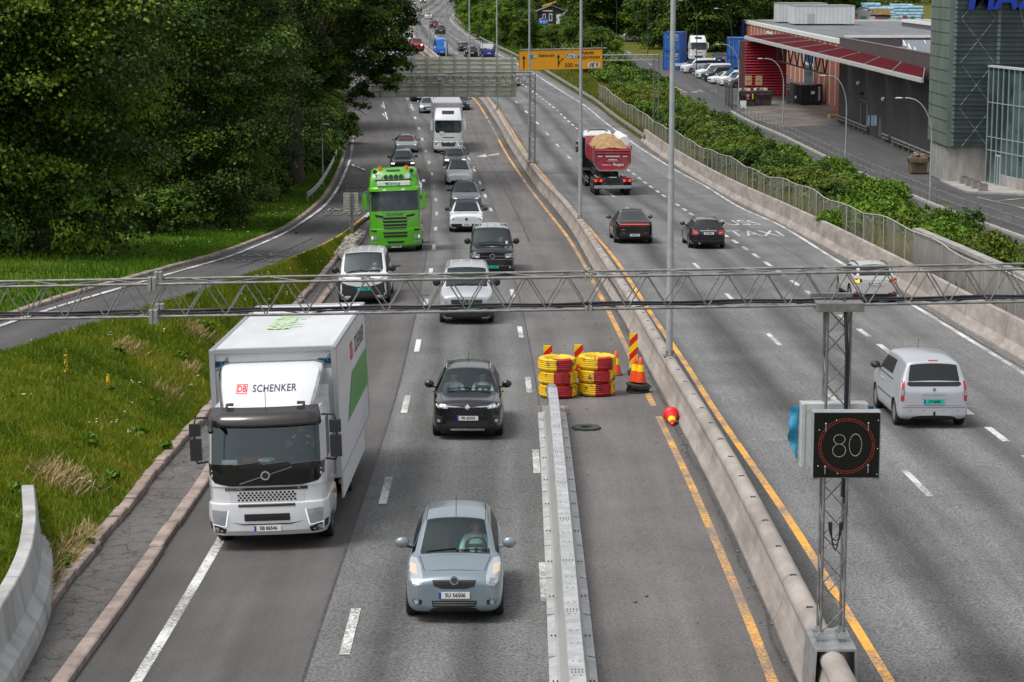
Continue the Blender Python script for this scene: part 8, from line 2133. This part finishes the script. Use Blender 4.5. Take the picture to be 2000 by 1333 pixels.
mb=MB();mb.box((.35,.62,1.70),(.35,.25,.06),RZ(.3));mb.box((.05,.66,1.69),(.25,.2,.05),RZ(-.4),1);mb.box((.72,1.02,1.72),(.30,.05,.1),None,1);mb.build('cloth',[mat('cloth_red',(.45,.03,.03),.8),M_SW],a.root)
place_root(a.root,at(541,1049,zroad),L1,-1,0,radians(-1.0),zroad,4.6,2.5);a.seat=(.10,1.62);a.W=2.86
GRN=paint('lime_green',(.085,.37,.010),.28)
g=Lorry('lorry_tractor','bright lime green lorry tractor with a row of round roof lamps in the left lane','lorry','lorries driving towards the camera');g.p=dict(wb=3.7);g.fa=0
g.cab([(.26,1.10,1.33),(.36,1.20,1.42),(.85,1.23,1.44),(1.12,1.22,1.42),(1.14,1.20,1.38),(1.9,1.20,1.35),(1.96,1.20,1.34),(2.86,1.18,1.18),(2.90,1.21,1.34),(3.02,1.21,1.30),(3.08,1.17,1.12),(3.45,1.15,1.02),(3.80,1.08,.80),(3.92,.96,.60)],-.95,GRN,(1.96,2.86),ws=mat('lorry_glass',(.02,.028,.034),.05,spec=.5,c2=(.05,.065,.075),sc=1.5))
for z,w in((1.62,.62),(1.46,.60),(1.30,.58),(1.15,.56),(.93,.60),(.78,.58),(.50,.42)):g.patch('grille_slot',M_DARK,[(-w,z+.05),(-w+.06,z-.05),(w-.06,z-.05),(w,z+.05)],'F',.010)
g.text('lettering',M_REFL,'SCANIA',0,1.80,.20,off=.012,spacing=1.1);g.patch('air_slot',M_DARK,[(.52,1.74),(.58,1.64),(.90,1.70),(.95,1.82)],'F',.010,True);g.patch('slot_rim',M_CHROME,[(.50,1.70),(.57,1.61),(.92,1.68),(.92,1.70),(.58,1.64)],'F',.014,True)
g.patch('headlight',M_LAMP,[(.86,.82),(.86,.64),(1.14,.66),(1.18,.82)],'F',.010,True);g.patch('daylight_led',M_LITW,rect(1.06,.66,1.14,.80),'F',.016,True,cuts=1);lamp_round(g,.92,.50,.05);lamp_round(g,1.06,.50,.05);g.plate(0,.30,'KT 37420')
g.patch('corner_slot',M_DARK,[(.86,1.10),(.90,1.0),(1.16,1.02),(1.18,1.10)],'F',.010,True)
g.box('light_sign',M_SW,(0,1.12,3.24),(1.56,.08,.22),.03,bvh=True);g.text('lettering',mat('sign_teal',(.01,.28,.15),.5),'bring',-.06,3.24,.24,off=.006,bold=.003)
g.patch('leaf_logo',MATS['sign_teal'],[(.36,3.20),(.24,3.18),(.22,3.27),(.33,3.31),(.42,3.29)],'F',.008,cuts=1);g.patch('sign_shade',M_DARK,rect(-.88,3.37,.88,3.42),'F',.03)
for x in(-.36,-.12,.12,.36):mb=MB();h,d=g.hit('F',x,3.55);mb.cyl(h+Vector((0,-.05,0)),h+Vector((0,.09,0)),.105,n=14);mb.build('roof_lamp',M_REFL,g.root)
for sx in(-1,1):
 mb=MB();h,d=g.hit('F',sx*.66,3.58);mb.cyl(h+Vector((0,.02,0)),h+Vector((0,.10,0)),.13,n=14);mb.box(h+Vector((0,.06,-.16)),(.07,.05,.2));mb.build('shield_lamp',M_SW,g.root)
 mb=MB();mb.cyl((sx*.62,.62,3.86),(sx*.62,.62,4.05),.085,n=12);mb.build('beacon',mat('beacon_orange',(.85,.16,.01),.2,emi=.15),g.root)
 mb=MB();mb.cyl((sx*.86,.85,3.82),(sx*.86,1.0,3.80),.09,.11,n=12);mb.build('air_horn',M_REFL,g.root)
g.patch('roof_hatch',M_TRIM,rect(-.32,3.80,.32,3.87),'F',.02);g.patch('visor_lamp',M_SW,rect(.36,2.93,.52,2.99),'F',.014,True)
g.mirror_arm(1.05,2.0,2.86,1.20,GRN,GRN,.17,(.24,.5));g.patch('number',M_TRIM,rect(-.32,3.4,-.22,3.6),'S',.01,side=-1,cuts=1)
g.box('chassis',M_DARK,(0,-2.2,.8),(.9,5.4,.3));g.box('fuel_tank',M_ALLOY,(-1.0,-1.6,.65),(.5,1.1,.55),.08);g.box('fuel_tank',M_ALLOY,(1.0,-1.6,.65),(.5,1.1,.55),.08);g.box('fender',M_TRIM,(0,-3.7,1.08),(2.4,1.3,.06),.02);g.box('fifth_wheel',M_DARK,(0,-3.4,1.1),(.9,1.1,.15),.03);g.box('side_skirt',GRN,(-1.2,-1.5,.7),(.06,1.5,.7));g.box('side_skirt',GRN,(1.2,-1.5,.7),(.06,1.5,.7))
for y,du in((0,0),(-3.7,1)):g.wheel(y,.50,1.04,.32,dual=du)
for x0 in(.6,.0):g.bar('wiper',M_TRIM,[(x0,1.40,1.98),(x0-.5,1.40,2.03)],.014)
place_root(g.root,at(775.5,489,zroad),L1,-1,0,0,zroad,3.7,2.5)
def lorry(name,label,grp,pnt,boxm,boxlen,boxtop,glassm=None,front=True):
 t=Lorry(name,label,'lorry',grp);t.p=dict(wb=4.5);t.fa=0
 t.cab([(.26,1.12,1.33),(.38,1.22,1.42),(.95,1.23,1.43),(1.0,1.20,1.38),(1.78,1.20,1.36),(1.84,1.20,1.35),(2.72,1.18,1.2),(2.80,1.18,1.18),(3.05,1.15,1.0),(3.30,1.12,.75),(3.62,1.05,.35),(3.68,.95,.2)],-.85,pnt,(1.84,2.72),ws=glassm or MATS['lorry_glass'])
 t.patch('screen_mask',M_GLOSSK,[(-1.1,1.90),(-1.0,1.72),(1.0,1.72),(1.1,1.90)],'F',.01);t.patch('grille',M_REFL,[(-.62,.98),(-.55,.62),(.55,.62),(.62,.98)],'F',.01);t.patch('grille_slot',M_DARK,rect(-.5,.60,.5,.68),'F',.014);t.patch('grille_slot',M_DARK,rect(-.48,1.30,.48,1.36),'F',.012)
 disc(t,0,.86,.09,M_TRIM);t.patch('headlight',M_LAMP,[(.72,1.0),(.80,.58),(1.10,.60),(1.16,1.02)],'F',.01,True);t.patch('daylight_led',M_LITW,[(.74,.98),(.80,.98),(.90,.64),(1.1,.66),(1.1,.61),(.82,.6)],'F',.016,True,cuts=1)
 t.plate(0,.42,'');t.patch('roof_window',M_GLOSSK,rect(-.5,3.22,.5,3.5),'F',.012);t.box('sun_visor',pnt,(0,1.28,2.76),(2.2,.25,.08),.03);t.mirror_arm(1.05,1.85,2.75,1.20,pnt,pnt,.16,(.2,.55));t.box('toll_tag',M_SW,(.55,1.36,1.72),(.35,.03,.22))
 t.box('chassis',M_DARK,(0,-3.6,.8),(.9,8.6,.3))
 if boxlen:t.box('cargo_box',boxm,(0,-1.2-boxlen/2,(1.05+boxtop)/2),(2.54,boxlen,boxtop-1.05),.04);t.box('roof_sheet',LW,(0,-1.2-boxlen/2,boxtop+.02),(2.45,boxlen-.1,.04));t.box('collar',LW,(0,-1.05,2.3),(2.3,.2,2.4))
 for y,du in((0,0),(-4.6,1),(-5.9,1)):t.wheel(y,.50,1.04,.3,dual=du)
 return t
t=lorry('box_lorry','white lorry with a tall grey sided box in the middle lane under the huge panel','lorries driving towards the camera',LW,mat('box_grey_side',(.30,.29,.33),.6,c2=(.36,.35,.39)),8.2,4.05);place_root(t.root,at(875,297.5),L2,-1,0,0,zroad,4.5,2.5)
t=lorry('box_lorry','dark far lorry beside the red van, half hidden by leaves','lorries driving towards the camera',paint('forest',(.02,.035,.03),.3),LW,6.5,3.5);t.box('bumper',LW,(0,1.4,.5),(2.4,.15,.5),.04);place_root(t.root,at(773,110),off(L1,-3.0),-1,0,0,zroad,4.5,2.5)
t=lorry('parked_lorry','white lorry parked under the trees beside the stacked blue containers','lorries parked beside the side road',LW,LW,0,3.0);place_root(t.root,ats(1362,120),None,1,0,0,lambda X,Y:zs(Y),4.5,2.5,fwd=(.05,-1,0))
d=Lorry('tipper_lorry','dark red tipper lorry heaped with sand driving away','lorry','lorries driving away');d.p=dict(wb=9.)
MRED=mat('tipper_red',(.32,.018,.04),.38,coat=.3,c2=(.38,.026,.05),sc=2,dirt=(.28,.09,.09),dsc=1.2)
pr=[(-1.22,3.05),(-1.22,2.15),(-.78,1.58),(.78,1.58),(1.22,2.15),(1.22,3.05)];inn=[(-1.14,3.05),(-1.14,2.2),(-.74,1.66),(.74,1.66),(1.14,2.2),(1.14,3.05)]
mb=MB();ring=[Vector((x,0,z))for x,z in pr+inn[::-1]]
mb.ext([v+Vector((0,-1.75,0))for v in ring],[v+Vector((0,5.4,.12))for v in ring]);mb.ext([Vector((x,5.4,z+.12))for x,z in pr],[Vector((x,5.55,z+.5))for x,z in pr])
for y in(0.0,1.8,3.6):mb.box((-1.25,y,2.62),(.08,.09,.95));mb.box((1.25,y,2.62),(.08,.09,.95))
mb.build('tub',MRED,d.root)
mb=MB();mb.ext([Vector((x,-1.76,z))for x,z in pr],[Vector((x,-1.84,z))for x,z in pr]);d.addbvh(mb)
for q in(((-1.2,-1.88,2.92),(1.2,-1.88,2.92)),((-1.02,-1.88,2.74),(1.02,-1.88,2.74)),((-1.15,-1.88,3.0),(-1.15,-1.88,2.15)),((1.15,-1.88,3.0),(1.15,-1.88,2.15)),((-1.15,-1.88,2.15),(-.74,-1.88,1.65)),((1.15,-1.88,2.15),(.74,-1.88,1.65)),((-.74,-1.88,1.65),(.74,-1.88,1.65)),((-1.22,-1.86,3.05),(-1.22,-1.86,3.25)),((1.22,-1.86,3.05),(1.22,-1.86,3.25))):mb.tube(q,.055,5)
tg_=mb.build('tailgate',MRED,d.root);mb=MB();mb.add([(-.9,-1.95,1.60),(.9,-1.95,1.60),(1.3,-1.95,2.1),(1.2,-1.90,2.12),(.8,-1.9,1.68),(-.8,-1.9,1.68),(-1.2,-1.90,2.12),(-1.3,-1.95,2.1)],[tuple(range(8))]);mb.build('lower_lip',M_STEELD,d.root)
d.text('lettering',M_SW,'Biogass',.38,2.02,.24,'R',tg_,.09,bold=.004);d.text('lettering',M_SW,'Vi kjører på',-.42,2.0,.13,'R',tg_,.09)
for x,z,w,h in((0,2.55,.95,.08),(0,2.34,.55,.06),(0,2.25,.7,.02),(-.82,2.55,.3,.07),(.82,2.55,.3,.07)):
 n_=max(1,int(w/.09));mb=MB()
 for k in range(n_):mb.box((x-w/2+w*(k+.5)/n_,-1.925,z),(w/n_*(.75 if h>.04 else 1),.012,h))
 mb.build('lettering',M_SW,tg_)
nx,ny=14,26;vs=[]
for j in range(ny+1):
 for i in range(nx+1):
  u,v=i/nx,j/ny;y=-1.72+7.0*v;hgt=sin(pi*u)**.7*(.25+.62*abs(sin(pi*(v*1.9+.12))))+.13*mnoise.noise(Vector((u*4,v*9,1)))+.08*mnoise.noise(Vector((u*11,v*25,4)))
  vs.append((-1.13+2.26*u,y,2.86+.1*v+hgt*min(1,8*v*(1-v)+.55)))
mb=MB();mb.add(vs,[(j*(nx+1)+i,j*(nx+1)+i+1,(j+1)*(nx+1)+i+1,(j+1)*(nx+1)+i)for j in range(ny)for i in range(nx)],0,True);so=mb.build('sand',mat('sand',(.27,.165,.065),.95,c2=(.42,.285,.14),sc=2.2,det=9,bump=.6,bsc=9),d.root);so['label']='heap of ochre sand with a pale crust'
mb=MB();mb.tube([(1.0,.6,3.4),(1.0,5.3,3.55)],.33,12);mb.build('rolled_cover',M_SW,d.root);d.box('cover_frame',M_SW,(1.18,3.0,3.42),(.06,4.8,.7))
d.box('chassis',M_DARK,(0,3.6,1.02),(1.0,11.5,.32));d.box('rear_beam',M_REFL,(0,-2.0,1.08),(2.3,.14,.16));d.box('light_carrier',mat('carrier_grey',(.06,.065,.065),.6),(0,-1.98,.9),(1.5,.1,.5))
for sx in(-1,1):
 d.box('lamp_box',M_DARK,(sx*.94,-2.02,.98),(.56,.14,.24));d.box('mud_flap',M_RUBBER,(sx*1.0,-1.9,.62),(.52,.05,.55))
 for k in range(3):d.box('tail_lamp',M_TAILL if k!=1 else M_TAIL,(sx*(.76+.18*k),-2.10,.98),(.14,.03,.15))
 d.box('marker_lamp',M_TAIL,(sx*.85,-2.0,1.22),(.12,.08,.12),.02);d.bar('side_marker',M_AMBD,[(sx*1.2,-1.9,1.05),(sx*1.38,-2.0,1.02)],.03)
 for z in(.55,.8):d.box('side_guard',M_STEELD,(sx*1.2,4.2,z),(.04,2.6,.12))
 d.box('fender',M_TRIM,(sx*1.02,7.4,1.15),(.55,2.6,.08),.02)
d.box('bumper_bar',M_STEEL,(0,-2.12,.56),(2.45,.10,.20),.02);d.plate(0,.98,'SR 7781','R');d.box('name_board',M_SW,(0,-2.06,1.16),(.5,.03,.1))
for y in(-1.3,0,1.3):d.wheel(y,.52,1.0,.36)
for y in(6.7,8.05):d.wheel(y,.52,1.0,.32,dual=True)
d.wheel(11.3,.52,1.02,.34)
mb=MB();mb.box((0,11.2,2.15),(2.42,2.3,2.5));mb.build('cab',paint('pale_cab',(.62,.61,.60),.35),d.root,bevel=.12);mb=MB();mb.box((0,10.9,3.5),(2.1,1.7,.35),None,0,(1.8,1.0));mb.tube([(-.7,10.0,3.62),(-.5,9.95,3.74),(.5,9.95,3.74),(.7,10.0,3.62)],.04,6,1);mb.build('roof_fairing',[LW,M_BLACK],d.root)
d.box('side_fairing',mat('fairing_navy',(.014,.018,.03),.4),(-1.18,9.6,2.35),(.14,1.1,2.5),.05);d.box('side_fairing',mat('fairing_navy',(.014,.018,.03)),(1.18,9.6,2.35),(.14,1.1,2.5),.05);d.box('cab_back',M_DARK,(0,9.9,1.9),(2.2,.3,2.6));d.box('tank',M_ALLOY,(-1.0,9.3,.72),(.5,1.2,.6),.08);d.mirror_arm(12.0,2.0,2.9,1.21,M_SW,M_REFL,.06,(.2,.42))
c_=at(1191,378);place_root(d.root,c_,R1,1,0,0,zroad,3.0,2.5)
# ---------------------------------------------------------------- people in the cars
bpy.context.view_layer.update()
for veh,shirt,hair,lb,side,arms in((yar,(.32,.55,.52),'grey','grey haired driver in a pale turquoise shirt holding the wheel of the small hatchback',-1,'wheel'),(suz,(.50,.60,.60),'grey','driver in a pale shirt at the wheel of the black compact suv',-1,'wheel'),(suz,(.46,.56,.57),'dark','passenger in a pale shirt in the black compact suv',1,'lap'),(sk,(.10,.09,.09),'grey','lorry driver in dark clothes with red and white trim behind the large windscreen',-1,'wheel'),(t6,(.05,.055,.06),'dark','driver in dark clothes at the wheel of the black van',-1,'wheel'),(buz,(.20,.26,.30),'brown','driver at the wheel of the rounded white van',-1,'wheel')):
 o=make_person('person%d'%(hash(lb)%997),shirt,hair,lb,arms);seat_person(o,veh,side)
 if veh is sk:
  mb=MB();mb.box((.14,.03,.52),(.09,.1,.05),RY(.5),0);mb.box((-.14,.03,.52),(.09,.1,.05),RY(-.5),0);mb.box((.27,.06,.40),(.12,.12,.10),None,1);mb.box((-.27,.06,.40),(.12,.12,.10),None,1);mb.build('jacket_trim',[M_SW,MATS['cloth_red']],o,bevel=.02)
  # ---------------------------------------------------------------- roadworks at the end of the closed lane
def tyre_mat():
 M=bpy.data.materials.new('painted_tyre');M.use_nodes=True;t=M.node_tree;p=t.nodes['Principled BSDF'];p.inputs['Roughness'].default_value=.6
 tc=N(t,'ShaderNodeTexCoord');sx=N(t,'ShaderNodeSeparateXYZ');t.links.new(tc.outputs['Object'],sx.inputs[0])
 an=N(t,'ShaderNodeMath',operation='ARCTAN2');t.links.new(sx.outputs[0],an.inputs[0]);ng=N(t,'ShaderNodeMath',operation='MULTIPLY');ng.inputs[1].default_value=-1;t.links.new(sx.outputs[1],ng.inputs[0]);t.links.new(ng.outputs[0],an.inputs[1])
 mr=N(t,'ShaderNodeMapRange');mr.inputs[1].default_value=-pi;mr.inputs[2].default_value=pi;t.links.new(an.outputs[0],mr.inputs[0])
 yel,red=(.80,.50,.008),(.42,.012,.020)
 rp=ramp(t,mr.outputs[0],[(0,yel),(.47,red),(.62,yel)],'CONSTANT')
 n=N(t,'ShaderNodeTexNoise',Scale=4.5,Detail=8,Roughness=.75);n.noise_dimensions='4D';oi=N(t,'ShaderNodeObjectInfo');ml=N(t,'ShaderNodeMath',operation='MULTIPLY');ml.inputs[1].default_value=50;t.links.new(oi.outputs['Random'],ml.inputs[0]);t.links.new(ml.outputs[0],n.inputs['W']);t.links.new(tc.outputs['Object'],n.inputs['Vector'])
 rr=ramp(t,n.outputs['Fac'],[(.52,0.0),(.60,.94)]);t.links.new(mixc(t,rr.outputs[0],rp.outputs[0],(.025,.022,.02)),p.inputs['Base Color']);return M
TYM=tyre_mat();R0,HT=.535,.365
prof=[(R0*.60,.02),(R0*.80,0),(R0*.92,.02),(R0*.975,.055)]
for k in range(4):prof+=[(R0,.085+k*.055),(R0,.118+k*.055),(R0*.986,.121+k*.055),(R0*.986,.136+k*.055)]
prof+=[(R0,.30),(R0*.93,HT-.025),(R0*.80,HT),(R0*.60,HT-.02),(R0*.56,HT*.5)]
for sx_,px,py,nm in((0,1089.5,781,'left'),(1,1166,777,'right')):
 c=at(px,py)+Vector((0,.54,0))
 for k,lv in enumerate(('lowest','middle','topmost')):
  mb=MB();mb.lathe(prof,40,None,closed=True);o=mb.build('tyre',TYM);o.location=c+Vector((.012*(k-1)*(1 if sx_ else-1),.01*k,.005+k*(HT+.002)));o.rotation_euler=(0,0,(.06,-.05,.12)[k]+.05*sx_)
  tag(o,'%s yellow and red painted tyre of the %s stack at the barrier end'%(lv,'scuffed right' if sx_ else 'left'),'tyre','painted tyres stacked in the closed lane')
def hazard_mat():
 M=bpy.data.materials.new('hazard_stripes');M.use_nodes=True;t=M.node_tree;p=t.nodes['Principled BSDF'];tc=N(t,'ShaderNodeTexCoord');sx=N(t,'ShaderNodeSeparateXYZ');t.links.new(tc.outputs['Object'],sx.inputs[0])
 a=N(t,'ShaderNodeMath',operation='MULTIPLY_ADD');a.inputs[1].default_value=-1.0;t.links.new(sx.outputs[0],a.inputs[0]);t.links.new(sx.outputs[2],a.inputs[2])
 b=N(t,'ShaderNodeMath',operation='MODULO');b.inputs[1].default_value=.42;ad=N(t,'ShaderNodeMath',operation='ADD');ad.inputs[1].default_value=4.2+.13;t.links.new(a.outputs[0],ad.inputs[0]);t.links.new(ad.outputs[0],b.inputs[0])
 g_=N(t,'ShaderNodeMath',operation='GREATER_THAN');g_.inputs[1].default_value=.21;t.links.new(b.outputs[0],g_.inputs[0]);t.links.new(mixc(t,g_.outputs[0],(.92,.62,.0),(.62,.012,.012)),p.inputs['Base Color']);p.inputs['Roughness'].default_value=.45;return M
HZM=hazard_mat()
for px,py,h,lb in((1070,758,1.15,'striped marker board behind the left tyre stack'),(1130,756,1.15,'striped marker board behind the right tyre stack'),(1237,731,1.15,'tall red and yellow striped marker board beside the stacked cones')):
 b0=at(px,py);r=empty('marker_board',b0);tag(r,lb,'marker board','striped marker boards of the roadworks')
 mb=MB();mb.box((0,0,.12+h/2),(.245,.03,h-.10));mb.build('board',HZM,r,bevel=.006);mb=MB();mb.box((0,0,.04),(.34,.7,.09),None,0,(.26,.62));mb.build('foot',M_RUBBER,r);mb=MB();mb.box((-.06,-.018,.22),(.10,.006,.06));mb.build('sticker',M_SW,r)
CO=mat('cone_orange',(.82,.075,.012),.45,c2=(.70,.055,.01),sc=4);CY_=mat('cone_yellow',(.93,.66,.0),.4);CB=mat('cone_base_rubber',(.028,.033,.030),.8,c2=(.05,.055,.05),sc=5)
def oct_plate(mb,w,h,z=0,hole=0.0,Rt=None,mi=0):
 out=[]
 for zz in(z,z+h):
  for rr in((w/2,hole)if hole else(w/2,)):out.append([Vector((rr*cos(pi/8+k*pi/4)*1.08,rr*sin(pi/8+k*pi/4)*1.08,zz))for k in range(8)])
 if hole:
  vs=[v for q in out for v in q];f=[]
  for k in range(8):
   k2=(k+1)%8;f+=[(k,k2,16+k2,16+k),(8+k2,8+k,24+k,24+k2),(16+k,16+k2,24+k2,24+k),(k2,k,8+k,8+k2)]
  mb.add([Rt@v if Rt else v for v in vs],f,mi)
 else:mb.ext(out[0],out[1],mi)
def cone(loc_,label,base=True,M=None,h=.72,red=False):
 r=empty('traffic_cone',loc_);tag(r,label,'traffic cone','traffic cones of the roadworks')
 if M is not None:r.matrix_world=Matrix.Translation(loc_)@M
 rad=lambda z:.165+(.032-.165)*z/h
 m=mat('cone_red',(.72,.022,.025),.4)if red else CO
 mb=MB();mb.lathe([(rad(0),.03),(rad(.46*h),.46*h)],18);mb.lathe([(rad(.72*h),.72*h),(rad(h),h),(rad(h)*.7,h+.004)],18);mb.build('cone_body',m,r)
 mb=MB();mb.lathe([(rad(.46*h)+.003,.46*h),(rad(.72*h)+.003,.72*h)],18);mb.build('reflective_band',CY_,r)
 if base:mb=MB();oct_plate(mb,.42,.035);mb.build('base',CB,r)
 if red:mb=MB();mb.lathe([(.165,.03),(.205,.0),(.205,-.06),(.215,-.06),(.215,.0),(.17,.06)],20);mb.build('collar',m,r)
 return r
bs=at(1247,766);rr_=random.Random(6)
r=empty('cone_base_stack',bs);tag(r,'untidy pile of black rubber cone bases under the two standing cones','cone bases','cone base plates of the roadworks')
for k in range(6):
 mb=MB();oct_plate(mb,.62,.03,.04*k,.12,Euler((rr_.uniform(-.06,.06),rr_.uniform(-.06,.06),rr_.uniform(0,.7))).to_matrix());o=mb.build('base_plate',CB,r);o.location=(rr_.uniform(-.05,.05),rr_.uniform(-.05,.05),.02)
cone(bs+Vector((.05,-.06,.27)),'orange cone standing in front on the pile of black bases',False);cone(bs+Vector((-.10,.09,.27)),'orange cone standing behind on the pile of black bases',False)
cone(at(1203,733),'orange cone with a yellow band right behind the scuffed tyre stack');cone(at(1098,752),'orange cone of which only the tip shows above the left tyre stack')
fc=at(1313,826);cone(fc+Vector((-.03,0,.20)),'red cone lying tipped over at the foot of the median barrier',False,Matrix.Rotation(radians(-18),4,'Z')@Matrix.Rotation(radians(103),4,'X')@Matrix.Rotation(.3,4,'Y'),.62,True)
mb=MB();oct_plate(mb,.70,.05,.01,.14);o=mb.build('rubber_ring',CB);o.location=at(1145,838);o.rotation_euler.z=.2;tag(o,'single loose grey rubber cone base lying on the closed lane','cone base')
mb=MB()
rs=random.Random(17)
for _ in range(160):
 Y=rs.uniform(34,130);X=YL(Y)+rs.uniform(.15,.55)if rs.random()<.7 else rs.uniform(SB(min(Y,62))+.5,YL(Y));s_=rs.uniform(.012,.04);mb.ball((X,Y,zm(Y)+s_*.5),s_,3,0,(1,1.4,.6))
tag(mb.build('gravel',mat('grit',(.16,.15,.135),.9)),'grit and crumbs along the foot of the median barrier','grit',kind='stuff')
c=empty('metal_strip',at(1712,468,lambda X,Y:zm(Y)+1.0));tag(c,'bent pale metal strip sticking up behind the right concrete barrier','metal strip');mb=MB();mb.tube([(-.1,.8,-.3),(.0,.8,.55),(-.35,.8,.95)],.03,5);mb.build('strip',M_STEEL,c)
for px,py,w in((772,518,9),(1665,512,14),(824,577,5)):
 q=at(px,py);mb=MB();mb.cyl(q+Vector((0,0,.004)),q+Vector((0,0,.009)),.28,n=20);o=mb.build('manhole_cover',mat('cast_iron',(.075,.072,.07),.7));tag(o,{772:'round manhole cover beside the rounded white van',1665:'round manhole cover in the bus lane beside the off white suv',824:'small manhole cover between the two white vans'}[px],'manhole cover')
